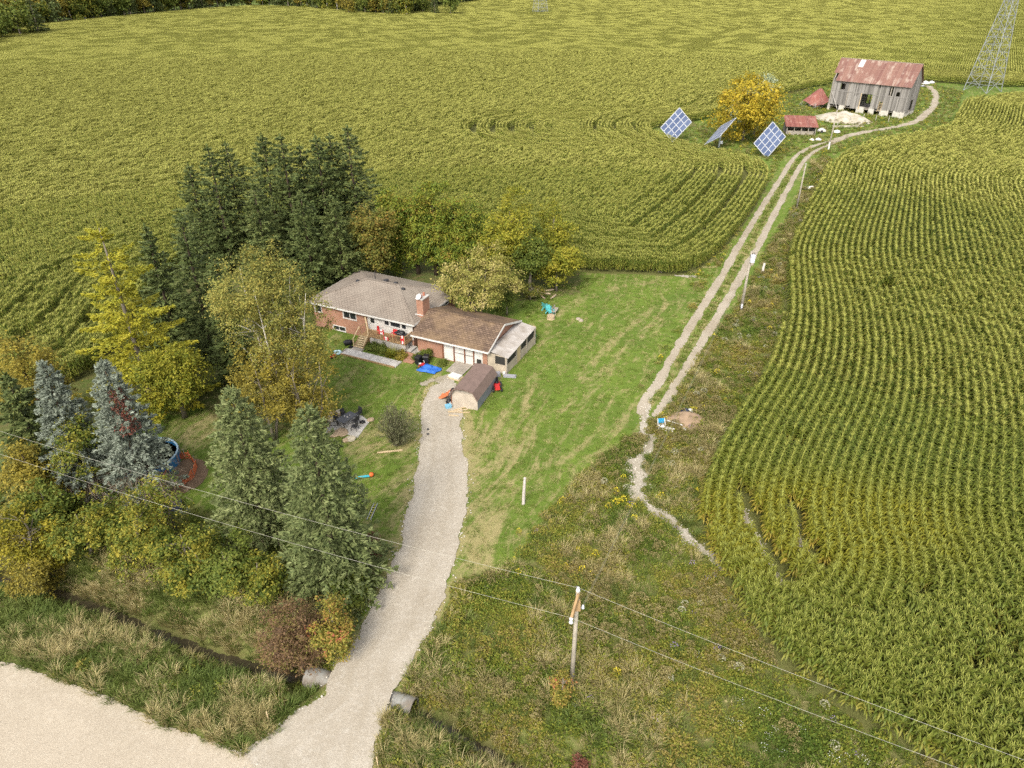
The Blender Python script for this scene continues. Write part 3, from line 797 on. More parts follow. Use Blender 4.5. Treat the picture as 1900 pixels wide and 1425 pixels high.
g_brown = leafmat('seed_brown', [(0.125, 0.110, 0.040), (0.205, 0.170, 0.065), (0.29, 0.245, 0.105)], 0.2, 0.3, 0.4, world=True)
g_weed = leafmat('weed_leaf', [(0.075, 0.120, 0.016), (0.150, 0.190, 0.024), (0.25, 0.235, 0.036), (0.27, 0.20, 0.06)], 0.3, 0.6, 0.16, world=True)
g_gold = leafmat('goldenrod_flower', [(0.42, 0.34, 0.02), (0.66, 0.54, 0.03), (0.75, 0.62, 0.06)], 0.2, 0.2, 1.0, world=True)
g_white = plain('white_flower', (0.72, 0.71, 0.66), 0.8)
g_pale = leafmat('pale_seed', [(0.24, 0.24, 0.14), (0.33, 0.32, 0.21), (0.42, 0.40, 0.30)], 0.2, 0.2, 1.0, world=True)
g_purple = leafmat('aster_flower', [(0.22, 0.16, 0.30), (0.34, 0.26, 0.42)], 0.2, 0.2, 1.0, world=True)
g_red = leafmat('red_leaf', [(0.16, 0.030, 0.022), (0.33, 0.055, 0.030), (0.45, 0.13, 0.05)], 0.25, 0.3, 0.6)
rs = np.random.RandomState(11)
T_green = [tuft_mesh('grass_tuft_%d' % i, 46, 0.42, 0.6, 0.012, [g_green], rs, 0.8) for i in range(3)]
T_lush = [tuft_mesh('lush_tuft_%d' % i, 60, 0.62, 0.8, 0.014, [g_lush], rs, 0.9) for i in range(3)]
T_dry = [tuft_mesh('dry_tuft_%d' % i, 64, 1.0, 0.75, 0.013, [g_dry], rs, 0.75) for i in range(3)]
T_low = [tuft_mesh('low_dry_tuft_%d' % i, 36, 0.30, 0.5, 0.012, [g_dry], rs, 1.0) for i in range(2)]
T_brown = [leafy_mesh('brown_weed_%d' % i, 60, 0.75, 0.45, 0.07, [g_weed, g_brown], rs, 70, 0.055) for i in range(3)]
T_weed = [leafy_mesh('leafy_weed_%d' % i, 110, 0.55, 0.55, 0.085, [g_weed], rs) for i in range(4)]
T_gold = [leafy_mesh('goldenrod_%d' % i, 70, 0.85, 0.38, 0.07, [g_weed, g_gold], rs, 34, 0.050) for i in range(2)]
T_white = [leafy_mesh('white_aster_%d' % i, 80, 0.60, 0.45, 0.06, [g_weed, g_white], rs, 16, 0.030) for i in range(2)]
T_pale = [leafy_mesh('pale_weed_%d' % i, 60, 0.8, 0.42, 0.07, [g_weed, g_pale], rs, 70, 0.055) for i in range(2)]
T_purp = [leafy_mesh('purple_aster_%d' % i, 80, 0.6, 0.42, 0.06, [g_weed, g_purple], rs, 30, 0.04) for i in range(1)]
def strew(name, poly, per, src, label, fn=None, s0=0.7, s1=1.25, avoid=True):
    """points inside a ground outline, thinned by fn(x,y) in 0..1, kept off the road, the water and the crop"""
    lo = poly.min(0); hi = poly.max(0); lo = np.maximum(lo, [-60, 13]); hi = np.minimum(hi, [260, 330])
    n = int((hi[0] - lo[0]) * (hi[1] - lo[1]) * per)
    x = rng.uniform(lo[0], hi[0], n); y = rng.uniform(lo[1], hi[1], n)
    k = inpoly(x, y, poly) & in_view(x, y, 160); x, y = x[k], y[k]
    if fn is not None:
        k = rng.random(len(x)) < fn(x, y); x, y = x[k], y[k]
    if avoid and len(x):
        near_drive = sdf(x, y, DRIVE) + rag(x, y, 0.9, 5); near_road = sdf(x, y, ROAD) + rag(x, y, 0.7, 4)
        k = (near_drive < -0.02 + 0.25 * (rng.random(len(x)) < 0.06)) & (near_road < -0.02) & ~inpoly(x, y, RFIELD) & ~inpoly(x, y, LFIELD) & (np.minimum(pdist(x, y, creek_w), pdist(x, y, creek_e)) > 0.55)
        k &= np.maximum(np.maximum(f1(x, y), f2(x, y)), f3(x, y)) < -0.1
        k &= np.maximum.reduce([f(x, y) for f in rub]) < -0.05
        x, y = x[k], y[k]
    return x, y
PLACED = {}
def strew_all(name, jobs, src, label, s0=0.7, s1=1.25):
    xs = []; ys = []
    for poly, per, fn in jobs:
        x, y = strew(name, poly, per, src, label, fn); xs.append(x); ys.append(y)
    x = np.concatenate(xs); y = np.concatenate(ys); n = len(x)
    print(name, n)
    scatter(name, np.stack([x, y, hgt(x, y) - 0.02], -1), rng.uniform(0, 6.283, n), rng.uniform(s0, s1, n), rng.integers(0, len(src), n), src, label)
def nz(sc, s, lo, hi): return lambda x, y: sst(lo, hi, fbm(x, y, sc, s, 3))
def mul(*fs): return lambda x, y: np.prod([f(x, y) for f in fs], 0)
def far_thin(x, y): return np.clip(55.0 / np.hypot(x, y), 0.15, 1)
BANK_S = GP([(-400, 1040), (-200, 1075), (0, 1095), (150, 1120), (290, 1190), (420, 1230), (540, 1268), (590, 1280), (525, 1355), (450, 1398), (330, 1356), (200, 1300), (0, 1230), (-400, 1096)])
BANK_N = GP([(0, 960), (120, 1010), (260, 1030), (420, 1090), (520, 1110), (600, 1100), (660, 1130), (610, 1230), (560, 1245), (400, 1205), (250, 1150), (100, 1090), (0, 1060), (-100, 1030)])
CORNER_R = GP([(700, 1430), (715, 1330), (770, 1300), (880, 1370), (1000, 1440), (900, 1600), (720, 1500)])
MEADOW = GP([(790, 1225), (850, 1090), (960, 1050), (1050, 1130), (1130, 1230), (1120, 1330), (1000, 1400), (880, 1370), (800, 1320), (740, 1290)])
ASTERS = GP([(1290, 1300), (1330, 1285), (1420, 1320), (1500, 1350), (1560, 1380), (1640, 1425), (1500, 1440), (1400, 1390)])
YELLOWS = GP([(900, 1040), (950, 1000), (1040, 930), (1100, 880), (1190, 900), (1180, 1000), (1100, 1080), (960, 1070)])
STRIP = GP([(1182, 800), (1225, 765), (1290, 668), (1372, 560), (1418, 470), (1480, 370), (1505, 300), (1545, 300), (1500, 400), (1470, 480), (1458, 600), (1410, 720), (1335, 840), (1305, 950), (1200, 940), (1160, 850)])
STRIP_L = GP([(1195, 730), (1240, 640), (1290, 560), (1330, 500), (1350, 470), (1420, 350), (1450, 300), (1470, 270), (1440, 262), (1425, 330), (1330, 470), (1275, 510), (1300, 560), (1235, 650), (1185, 720)])
MIDSTRIP = np.vstack([smooth_line(TRACK_MID, 3) + [-0.35, 0.0], (smooth_line(TRACK_MID, 3) + [0.35, 0.0])[::-1]])
BARNYARD = GP([(1215, 252), (1330, 222), (1470, 170), (1540, 155), (1700, 152), (1790, 170), (1780, 190), (1760, 228), (1680, 255), (1560, 285), (1470, 290), (1420, 300), (1300, 275)])
LEFTWOOD = GP([(-300, 900), (0, 860), (120, 900), (300, 960), (420, 1010), (540, 1050), (640, 1080), (560, 1110), (400, 1080), (240, 1040), (100, 1020), (0, 980), (-200, 960)])
GARDEN_EDGE = GP([(960, 560), (1000, 535), (1080, 520), (1120, 512), (1100, 530), (1030, 548), (985, 600)])
strew_all('roadside_grass', [(BANK_S, 4.5, None), (BANK_N, 4.2, None), (CORNER_R, 5.0, None), (WEEDS_R, 2.3, mul(nz(0.25, 63, 0.42, 0.62), far_thin)), (BARNYARD, 0.35, None)], T_lush, 'lush green grass along the ditch banks and weedy verge')
strew_all('short_grass', [(WEEDS_L, 4.5, None), (WEEDS_R, 2.6, far_thin), (STRIP_L, 1.0, None), (GARDEN_EDGE, 2.0, None), (MIDSTRIP, 6.0, None)], T_green, 'short green grass among the weeds', 0.6, 1.1)
strew_all('dry_grass', [(BANK_N, 4.2, nz(0.3, 64, 0.30, 0.50)), (BANK_S, 2.6, nz(0.3, 65, 0.44, 0.60)), (MEADOW, 2.6, nz(0.3, 66, 0.42, 0.58)), (GP([(400, 1330), (430, 1270), (520, 1262), (545, 1290), (500, 1330), (440, 1350)]), 4.0, None), (GP([(200, 1040), (330, 1060), (270, 1120), (200, 1100)]), 3.5, None), (WEEDS_R, 1.4, mul(nz(0.16, 67, 0.52, 0.64), far_thin)), (CORNER_R, 0.8, None)], T_dry, 'tall straw-coloured dry grass on the ditch banks', 0.6, 1.1)
strew_all('low_dry_grass', [(WEEDS_L, 0.8, nz(0.4, 68, 0.45, 0.65)), (WEEDS_R, 1.2, mul(nz(0.4, 69, 0.4, 0.6), far_thin)), (STRIP_L, 0.8, None), (BARNYARD, 0.25, None), (MIDSTRIP, 3.0, None)], T_low, 'low bleached grass between the weeds')
strew_all('brown_weeds', [(WEEDS_R, 3.0, mul(nz(0.13, 70, 0.48, 0.60), far_thin)), (STRIP, 1.2, far_thin), (STRIP_L, 0.5, nz(0.3, 71, 0.5, 0.65)), (BARNYARD, 0.3, None), (BANK_N, 0.15, None)], T_brown, 'brown seeding weeds filling the rough ground by the corn', 0.55, 1.05)
strew_all('leafy_weeds', [(WEEDS_R, 3.0, far_thin), (WEEDS_L, 1.2, nz(0.25, 72, 0.45, 0.62)), (STRIP_L, 0.8, None), (LEFTWOOD, 3.5, None), (BARNYARD, 0.3, None), (MEADOW, 1.4, None)], T_weed, 'leafy green weeds filling the rough ground', 0.55, 1.15)
strew_all('goldenrod', [(YELLOWS, 0.75, nz(0.35, 78, 0.45, 0.6)), (WEEDS_R, 0.16, nz(0.22, 79, 0.58, 0.68)), (STRIP, 0.2, nz(0.25, 73, 0.5, 0.6)), (BARNYARD, 0.12, None), (STRIP_L, 0.12, None)], T_gold, 'yellow goldenrod flowering in the rough ground', 0.5, 1.0)
strew_all('white_asters', [(ASTERS, 1.3, nz(0.5, 74, 0.45, 0.6)), (WEEDS_R, 0.008, None)], T_white, 'small white flowers scattered below the corn field', 0.6, 1.0)
strew_all('pale_seed_weeds', [(WEEDS_R, 0.12, mul(nz(0.2, 75, 0.48, 0.6), far_thin)), (STRIP, 0.06, None)], T_pale, 'pale grey-green weeds gone to seed', 0.5, 1.0)
strew_all('purple_asters', [(WEEDS_R, 0.04, None)], T_purp, 'small purple flowers among the weeds', 0.5, 0.9)

T_lawn = [tuft_mesh('lawn_tuft_%d' % i, 34, 0.13, 0.55, 0.013, [g_green], rs, 1.0) for i in range(2)] + [tuft_mesh('lawn_dry_tuft', 30, 0.11, 0.5, 0.012, [g_dry], rs, 1.1)]
LAWN_L = GP([(600, 700), (620, 640), (700, 690), (790, 705), (785, 800), (765, 930), (720, 1060), (660, 1160), (640, 1090), (600, 1000), (590, 820)])
LAWN_B = GP([(300, 760), (440, 700), (560, 700), (600, 800), (400, 860), (300, 830)])
strew_all('lawn_grass', [(YARD_R, 5.0, None), (LAWN_L, 6.0, None), (LAWN_B, 5.0, None), (STRIP_L, 3.0, None)], T_lawn, 'mown lawn grass around the house', 0.6, 1.2)
# loose stones along the gravel edges
def rock_mesh(name, rs, r=1.0):
    V = []; F = []
    m = MB(); m.lathe([(0.0, -0.5), (0.75, -0.35), (1.0, 0.0), (0.7, 0.42), (0.0, 0.6)], 7)
    me = bpy.data.meshes.new(name)
    vs = [(np.array(v) * r * rs.uniform(0.75, 1.25)) for v in m.v]
    me.from_pydata([tuple(v) for v in vs], [], m.f); return me
m_stone = plain('pale_stone', (0.56, 0.52, 0.45), 0.9, 0.35, 2.0)
STONES = []
for i in range(3):
    me = rock_mesh('stone_%d' % i, rs); me.materials.append(m_stone); STONES.append(me)
x = rng.uniform(-20, 4, 60000); y = rng.uniform(16, 68, 60000)
s_ = sdf(x, y, DRIVE) + rag(x, y, 0.9, 5)
k = (np.abs(s_ + 0.05) < 0.55 * rng.random(len(x)) ** 2) & (rng.random(len(x)) < 0.35)
x2 = rng.uniform(4, 26, 40000); y2 = rng.uniform(30, 62, 40000)
k2 = (np.maximum.reduce([f(x2, y2) for f in rub]) > -0.35 * rng.random(len(x2))) & (rng.random(len(x2)) < 0.45)
x = np.concatenate([x[k], x2[k2]]); y = np.concatenate([y[k], y2[k2]]); n = len(x); print('stones', n)
scatter('loose_stones', np.stack([x, y, np.maximum(hgt(x, y), -0.02) + 0.05], -1), rng.uniform(0, 6.28, n), 0.02 + 0.055 * rng.random(n) ** 3, rng.integers(0, 3, n), STONES, 'pale loose stones along the edges of the gravel')
# ================================================================== TREES
def quads(name, C, A, B, mats, mi=None):
    n = len(C); V = np.empty((n, 4, 3)); V[:, 0] = C - A; V[:, 1] = C + B; V[:, 2] = C + A; V[:, 3] = C - B
    return np_mesh(name, V.reshape(-1, 3), np.arange(4 * n).reshape(n, 4), mats, mi)
def unit(v): return v / (np.linalg.norm(v, axis=-1, keepdims=True) + 1e-9)
bark_dark = plain('bark_dark', (0.090, 0.065, 0.045), 0.95, 0.4, 6, bmp=0.5)
bark_grey = plain('bark_grey', (0.20, 0.17, 0.13), 0.95, 0.4, 6, bmp=0.5)
bark_white = plain('bark_white', (0.62, 0.58, 0.50), 0.85, 0.5, 5, c2=(0.30, 0.26, 0.21))
twig_dead = leafmat('dead_twig', [(0.13, 0.095, 0.065), (0.24, 0.185, 0.135), (0.34, 0.28, 0.21)], 0.0, 0.2)
L_spruce = leafmat('spruce_needles', [(0.065, 0.090, 0.028), (0.145, 0.175, 0.062), (0.265, 0.285, 0.120)], 0.1, 0.18, 0.9)
L_dark = leafmat('dark_spruce_needles', [(0.045, 0.068, 0.020), (0.095, 0.125, 0.036), (0.185, 0.200, 0.064)], 0.1, 0.18, 0.6)
L_blue = leafmat('blue_spruce_needles', [(0.105, 0.128, 0.092), (0.205, 0.235, 0.180), (0.330, 0.360, 0.290)], 0.1, 0.15, 0.9)
L_larch = leafmat('larch_needles', [(0.16, 0.19, 0.022), (0.36, 0.34, 0.030), (0.50, 0.43, 0.055)], 0.25, 0.25, 0.35)
L_cedar = leafmat('cedar_spray', [(0.050, 0.090, 0.012), (0.115, 0.165, 0.020), (0.215, 0.235, 0.026), (0.25, 0.15, 0.030)], 0.2, 0.35, 0.55)
L_birch = leafmat('birch_leaf', [(0.085, 0.105, 0.020), (0.180, 0.190, 0.040), (0.30, 0.275, 0.064), (0.37, 0.27, 0.05)], 0.3, 0.25, 0.6)
L_goldb = leafmat('golden_brown_leaf', [(0.075, 0.070, 0.014), (0.180, 0.155, 0.026), (0.29, 0.235, 0.035), (0.38, 0.30, 0.04)], 0.3, 0.3, 0.7)
L_maple = leafmat('yellow_green_leaf', [(0.075, 0.105, 0.012), (0.165, 0.185, 0.018), (0.30, 0.28, 0.028), (0.40, 0.34, 0.045)], 0.3, 0.3, 0.5)
L_green = leafmat('mid_green_leaf', [(0.050, 0.085, 0.014), (0.120, 0.155, 0.024), (0.22, 0.225, 0.040)], 0.3, 0.25, 0.5)
L_gold = leafmat('gold_leaf', [(0.16, 0.15, 0.016), (0.34, 0.27, 0.02), (0.50, 0.38, 0.035), (0.46, 0.29, 0.03)], 0.3, 0.35, 0.45)
L_willow = leafmat('willow_leaf', [(0.110, 0.130, 0.020), (0.225, 0.225, 0.045), (0.36, 0.32, 0.090), (0.46, 0.38, 0.16)], 0.3, 0.35, 0.4)
L_orange = leafmat('orange_leaf', [(0.065, 0.085, 0.016), (0.125, 0.140, 0.026), (0.195, 0.175, 0.032), (0.28, 0.17, 0.04)], 0.3, 0.3, 0.6)
L_purple = leafmat('purple_leaf', [(0.060, 0.040, 0.022), (0.125, 0.075, 0.042), (0.190, 0.115, 0.055), (0.17, 0.17, 0.035)], 0.25, 0.3, 0.9)
L_redmix = leafmat('red_yellow_leaf', [(0.11, 0.13, 0.022), (0.22, 0.21, 0.035), (0.32, 0.24, 0.05), (0.36, 0.09, 0.06)], 0.3, 0.45, 0.9)
L_shrub = leafmat('mixed_shrub_leaf', [(0.040, 0.072, 0.012), (0.095, 0.130, 0.018), (0.20, 0.20, 0.026), (0.36, 0.30, 0.04)], 0.3, 0.45, 0.7)
L_goldy = leafmat('yellow_shrub_leaf', [(0.12, 0.13, 0.012), (0.25, 0.22, 0.02), (0.38, 0.31, 0.03)], 0.3, 0.35, 0.6)
L_grey = leafmat('grey_green_leaf', [(0.070, 0.078, 0.035), (0.140, 0.145, 0.072), (0.22, 0.205, 0.115)], 0.2, 0.25, 1.2)
L_pale = leafmat('pale_poplar_leaf', [(0.16, 0.20, 0.09), (0.32, 0.37, 0.22), (0.48, 0.52, 0.38)], 0.3, 0.2, 0.5)
L_redvine = leafmat('red_vine_leaf', [(0.11, 0.040, 0.028), (0.17, 0.060, 0.042), (0.22, 0.085, 0.055)], 0.2, 0.3, 0.6)

def trunk_mb(h, r, lean=0.0, n=7, top=0.12, bend=0.0, rs=None):
    m = MB(); pts = []; rad = []
    for i in range(6):
        t = i / 5
        pts.append((lean * t * h + bend * math.sin(t * 3.0), bend * 0.6 * math.sin(t * 4 + 1) - bend * 0.6 * math.sin(1), h * t)); rad.append(r * (1 - t) + r * top * t + (r * 0.35 if i == 0 else 0))
    m.tube(pts, rad, n); return m
def conifer(h, r, rs, leaf, whorls=30, per=9, sprays=26, sl=0.30, sw=0.085, low=0.08, droop=0.30, power=0.85, bare=0.0, layered=0.0, tip_up=0.25):
    """spruce: whorls of boughs, each carrying flat sprays; returns (trunk builder, crown mesh, dead-branch builder)"""
    C = []; A = []; B = []
    wood = trunk_mb(h * 0.97, 0.016 * h + 0.03)
    dead = MB()
    for w in range(whorls):
        t = (w + rs.uniform(-0.3, 0.3)) / whorls; t = min(max(t, 0), 0.995)
        z = h * (low + (1 - low) * t)
        prof = (1 - t) ** power
        nb = max(4, int(per * (0.55 + 0.45 * (1 - t))))
        a0 = rs.uniform(0, 6.283)
        for b in range(nb):
            a = a0 + 6.283 * b / nb + rs.normal(0, 0.18)
            Lb = r * prof * rs.uniform(0.72, 1.12) + 0.10
            if layered and rs.uniform() < layered: Lb *= rs.uniform(0.25, 0.7)
            d = np.array([math.cos(a), math.sin(a), 0.0]); sd = np.array([-d[1], d[0], 0.0])
            dr = droop * (1.15 - t)
            ns_ = max(5, int(sprays * (0.30 + 0.70 * Lb / (r + 0.1))))
            isdead = t < bare
            if isdead and (rs.uniform() < 0.9):
                e = d * Lb * 0.95 + np.array([0, 0, z - Lb * dr * 1.3])
                o = np.array([0, 0, z]); mid = d * Lb * 0.5 + np.array([0, 0, z - Lb * dr * 0.35])
                dead.tube([o, mid, e], [0.03, 0.018, 0.006], 3, False)
                for q in range(9):
                    u = rs.uniform(0.25, 0.98); pp = o + (e - o) * u; ee = pp + d * rs.uniform(0.15, 0.5) + sd * rs.uniform(-0.5, 0.5) + np.array([0, 0, rs.uniform(-0.45, 0.05)])
                    dead.tube([pp, ee], [0.011, 0.004], 3, False)
                continue
            u = rs.uniform(0.18, 1.0, ns_) ** 0.75
            lat = rs.uniform(-1, 1, ns_) * (1.05 - u) * Lb * 0.42
            zz = z - u * Lb * dr + tip_up * Lb * np.maximum(u - 0.55, 0) ** 1.5 + rs.normal(0, 0.05, ns_) - np.abs(lat) * 0.18
            P_ = d * (u * Lb)[:, None] + sd * lat[:, None]; P_[:, 2] = zz
            ax = d[None] * 0.8 + sd[None] * (np.sign(lat) * 0.6)[:, None] + rs.normal(0, 0.3, (ns_, 3)); ax[:, 2] = ax[:, 2] * 0.6 - 0.05 + 0.25 * u
            ax = unit(ax)
            up = np.array([0, 0, 1.0]) + rs.normal(0, 0.45, (ns_, 3))
            bx = unit(np.cross(ax, up))
            s = sl * rs.uniform(0.65, 1.25, ns_) * (0.6 + 0.4 * prof)
            C.append(P_); A.append(ax * s[:, None]); B.append(bx * (sw * rs.uniform(0.7, 1.3, ns_) * (0.65 + 0.35 * prof))[:, None])
            # hanging sprays thicken the bough
            C.append(P_ - np.array([0, 0, 0.08])); h2 = unit(ax * 0.7 + rs.normal(0, 0.35, (ns_, 3)) + np.array([0, 0, -0.25])); A.append(h2 * (s * 0.8)[:, None]); B.append(unit(np.cross(h2, rs.normal(size=(ns_, 3)))) * (sw * 0.9))
    # leader
    n = 26; zz = h * rs.uniform(0.93, 1.0, n); aa = rs.uniform(0, 6.283, n)
    ax = unit(np.stack([np.cos(aa) * 0.5, np.sin(aa) * 0.5, np.ones(n)], -1)); C.append(np.stack([np.cos(aa) * 0.06, np.sin(aa) * 0.06, zz], -1)); A.append(ax * sl * 0.7); B.append(unit(np.cross(ax, rs.normal(size=(n, 3)))) * sw * 0.8)
    return wood, quads('crown', np.vstack(C), np.vstack(A), np.vstack(B), [leaf]), dead
def broad(h, rx, rs, leaf, bark, base=0.25, clumps=170, per=42, ls_=0.17, cr=0.75, stems=1, trunk_r=None, lobes=5, ry=None, shape='oval', limbs=14, spread=0.13, lean=0.0, vert=0.0, fine=0.55):
    """broadleaf: a crown of several lobes, each full of leaf clumps on limbs; returns (trunk builder, crown mesh)"""
    ry = ry or rx
    wood = MB(); tr = trunk_r or 0.018 * h + 0.04
    cz = h * (base + 1) / 2; hz = h * (1 - base) / 2
    lob = [(np.array([lean * h * 0.5, 0, cz]), np.array([rx, ry, hz]) * 0.80)]
    for i in range(lobes):
        a = 6.283 * i / lobes + rs.uniform(-0.4, 0.4); q = rs.uniform(0.35, 0.6)
        c = np.array([math.cos(a) * rx * q, math.sin(a) * ry * q, cz + hz * rs.uniform(-0.55, 0.5)])
        f = rs.uniform(0.42, 0.62); lob.append((c, np.array([rx, ry, hz * 0.85]) * f))
    pts = []
    k = 0
    while len(pts) < clumps:
        c, s = lob[rs.randint(len(lob))]
        v = rs.normal(size=3); v /= np.linalg.norm(v)
        rr = rs.uniform(0.35, 1.0) ** 0.45
        p_ = c + v * s * rr
        if shape == 'cone':
            t = (p_[2] / h - base) / (1 - base); lim = rx * max(0.08, (1 - t)) ** 0.65
            if math.hypot(p_[0], p_[1]) > lim * 1.05: continue
        if p_[2] > h * 1.0 or p_[2] < h * base * 0.6: continue
        pts.append(p_)
    pts = np.array(pts)
    n = len(pts); per = int(per * 1.4); ls_ = ls_ * 0.82
    C = np.repeat(pts, per, 0)
    off = rs.normal(size=(n * per, 3)) * np.repeat(rs.uniform(0.6, 1.2, n), per)[:, None] * cr * 0.42
    off[:, 2] *= 0.7
    C = C + off
    out = unit(C - np.array([0, 0, cz - hz * 0.3]))
    nrm = unit(out * 0.6 + np.array([0, 0, 0.6]) + rs.normal(0, 0.55, C.shape))
    ax = unit(np.cross(nrm, rs.normal(size=C.shape)))
    if vert: ax = unit(ax + np.array([0, 0, -vert]) * np.sign(rs.uniform(-0.15, 1, (len(C), 1))))
    bx = unit(np.cross(nrm, ax))
    s = ls_ * rs.uniform(0.55, 1.35, len(C))
    for q in range(stems):
        a = 6.283 * q / max(stems, 1) + rs.uniform(0, 1); sp = spread * h * (0 if stems == 1 else 1)
        top = np.array([math.cos(a) * sp + lean * h, math.sin(a) * sp, h * 0.78])
        o = np.array([math.cos(a) * 0.12 * (stems > 1), math.sin(a) * 0.12 * (stems > 1), 0])
        mid = (o + top) / 2 + np.array([math.cos(a), math.sin(a), 0]) * sp * 0.2 + rs.normal(0, 0.05 * h / 5, 3)
        r0 = tr / (stems ** 0.5)
        path = [o, o * 0.6 + mid * 0.4 + rs.normal(0, 0.04, 3), mid, (mid + top) / 2 + rs.normal(0, 0.08, 3), top]
        wood.tube(path, [r0 * 1.25, r0, r0 * 0.75, r0 * 0.45, r0 * 0.12], 6)
        for b in range(limbs // stems):
            u = rs.uniform(0.25, 0.9); i0 = min(int(u * 4), 3); st = np.array(path[i0]) + (np.array(path[i0 + 1]) - np.array(path[i0])) * (u * 4 - i0)
            e = pts[rs.randint(n)]
            for _ in range(6):
                e2 = pts[rs.randint(n)]
                if np.linalg.norm(e2 - st) < np.linalg.norm(e - st) and e2[2] > st[2]: e = e2
            mm = (st + e) / 2 + np.array([0, 0, 0.12 * np.linalg.norm(e - st)])
            rb = r0 * 0.42 * (1 - 0.5 * u); wood.tube([st, mm, e], [rb, rb * 0.6, rb * 0.15], 4, False)
    return wood, quads('crown', C, ax * s[:, None], bx * (s * fine)[:, None], [leaf])
def whip(h, rx, rs, leaf, n=900):
    """a bush of upright wands (willow or lilac): thin stems with narrow leaves"""
    wood = MB(); C = []; A = []; B = []
    for i in range(70):
        a = rs.uniform(0, 6.283); q = rs.uniform(0, 1) ** 0.5; d = np.array([math.cos(a), math.sin(a), 0])
        e = d * rx * q * 0.95; e[2] = h * (1.02 - 0.55 * q ** 2) * rs.uniform(0.8, 1.05)
        o = d * 0.2 * q
        m_ = o * 0.4 + e * 0.6; m_[2] = e[2] * 0.68; m_[:2] *= 0.82
        wood.tube([o, m_, e], [0.016, 0.010, 0.003], 3, False)
        k = n // 70 * 6
        u = rs.uniform(0.15, 1, k); P_ = np.where(u[:, None] < 0.6, o + (m_ - o) * (u / 0.6)[:, None], m_ + (e - m_) * ((u - 0.6) / 0.4)[:, None]) + rs.normal(0, 0.10, (k, 3))
        ax = unit((e - o)[None] * 0.5 + rs.normal(0, 0.8, (k, 3))); C.append(P_); A.append(ax * 0.11 * rs.uniform(0.6, 1.3, (k, 1))); B.append(unit(np.cross(ax, rs.normal(size=(k, 3)))) * 0.032)
    return wood, quads('crown', np.vstack(C), np.vstack(A), np.vstack(B), [leaf])

def spot(tx, ty, by):
    bx = base_x(tx, ty, by); g = G(bx, by); return g, zat(ty, g[1])
def seat(g): return (g[0], g[1], float(hgt(np.array([g[0]]), np.array([g[1]]))[0]) - 0.03)
def plant(name, label, cat, g, wood, crown, bark, extra=None, group=None, rz=0.0):
    t = empty(name, seat(g), rz, label, cat, group)
    wood.build('trunk', bark, t, smooth=True)
    link('crown', crown, t)
    if extra is not None and extra.v: extra.build('dead_branches', twig_dead, t)
    return t
def spruce(label, tx, ty, by, hw, leaf, seed, name='spruce_tree', group=None, **kw):
    g, h = spot(tx, ty, by); r = 1.12 * hw / ppm(g[1]); rs = np.random.RandomState(seed)
    w, c, d = conifer(h, r, rs, leaf, **kw)
    return plant(name, label, 'tree', g, w, c, bark_dark, d, group)
NEAR = dict(whorls=40, per=12, sprays=46, sl=0.24, sw=0.066, droop=0.34, power=0.66, low=0.04)
spruce('left of the two green spruces standing beside the driveway lawn', 425, 715, 990, 92, L_spruce, 1, bare=0.10, **NEAR)
spruce('right of the two green spruces, nearest to the driveway', 567, 745, 1082, 101, L_spruce, 2, bare=0.06, **NEAR)
t_ = spruce('blue spruce with red vine in its upper boughs, beside the pool', 187, 665, 935, 74, L_blue, 3, name='blue_spruce_tree', bare=0.30, **NEAR)
g, h = spot(187, 665, 935)
rs = np.random.RandomState(5); n = 520
zz = rs.uniform(0.60, 0.84, n) * h; rr = (1 - zz / h) ** 0.8 * 84 / ppm(g[1]) * rs.uniform(0.75, 1.02, n); aa = rs.normal(-0.75, 0.33, n)
C = np.stack([np.cos(aa) * rr, np.sin(aa) * rr, zz - 0.4 * rr * 0.42], -1); ax = unit(rs.normal(size=(n, 3)) + [0, 0, -0.5])
link('red_vine', quads('red_vine', C, ax * 0.13, unit(np.cross(ax, rs.normal(size=(n, 3)))) * 0.05, [L_redvine]), t_)
spruce('slim blue spruce nearest the left edge of the picture', 75, 668, 925, 66, L_blue, 4, name='blue_spruce_tree', bare=0.26, **NEAR)
BACK = dict(whorls=30, per=10, sprays=42, sl=0.34, sw=0.10, droop=0.36, power=0.72, low=0.03, layered=0.30, tip_up=0.35)
bk = [(348, 302, 492, 44, 'leftmost dark spruce in the tall row behind the house'), (384, 268, 496, 42, 'second dark spruce from the left in the tall row behind the house'), (417, 262, 484, 44, 'third dark spruce from the left in the tall row behind the house'),
      (484, 246, 486, 52, 'fourth dark spruce from the left in the row behind the house'), (519, 248, 496, 50, 'fifth dark spruce from the left in the row behind the house'), (555, 268, 476, 48, 'sixth dark spruce from the left in the row behind the house'),
      (585, 250, 490, 52, 'seventh dark spruce from the left in the row behind the house'), (610, 247, 474, 46, 'second dark spruce from the right end of the tall row'), (643, 232, 478, 58, 'tallest dark spruce at the right end of the row behind the house')]
pool_ = {}
for i, (tx, ty, by, hw, lab) in enumerate(bk):
    g, h = spot(tx, ty, by); r = 1.75 * hw / ppm(g[1])
    if i % 3 not in pool_:
        w, c, d = conifer(h, r, np.random.RandomState(20 + i), L_dark, **BACK); pool_[i % 3] = (w, c, h, r)
        plant('spruce_tree', lab, 'tree', g, w, c, bark_dark, None, 'dark spruces behind the house')
    else:
        w, c, h0, r0 = pool_[i % 3]
        t = plant('spruce_tree', lab, 'tree', g, w, c, bark_dark, None, 'dark spruces behind the house', rz=1.3 * i)
        t.scale = (r / r0, r / r0, h / h0)
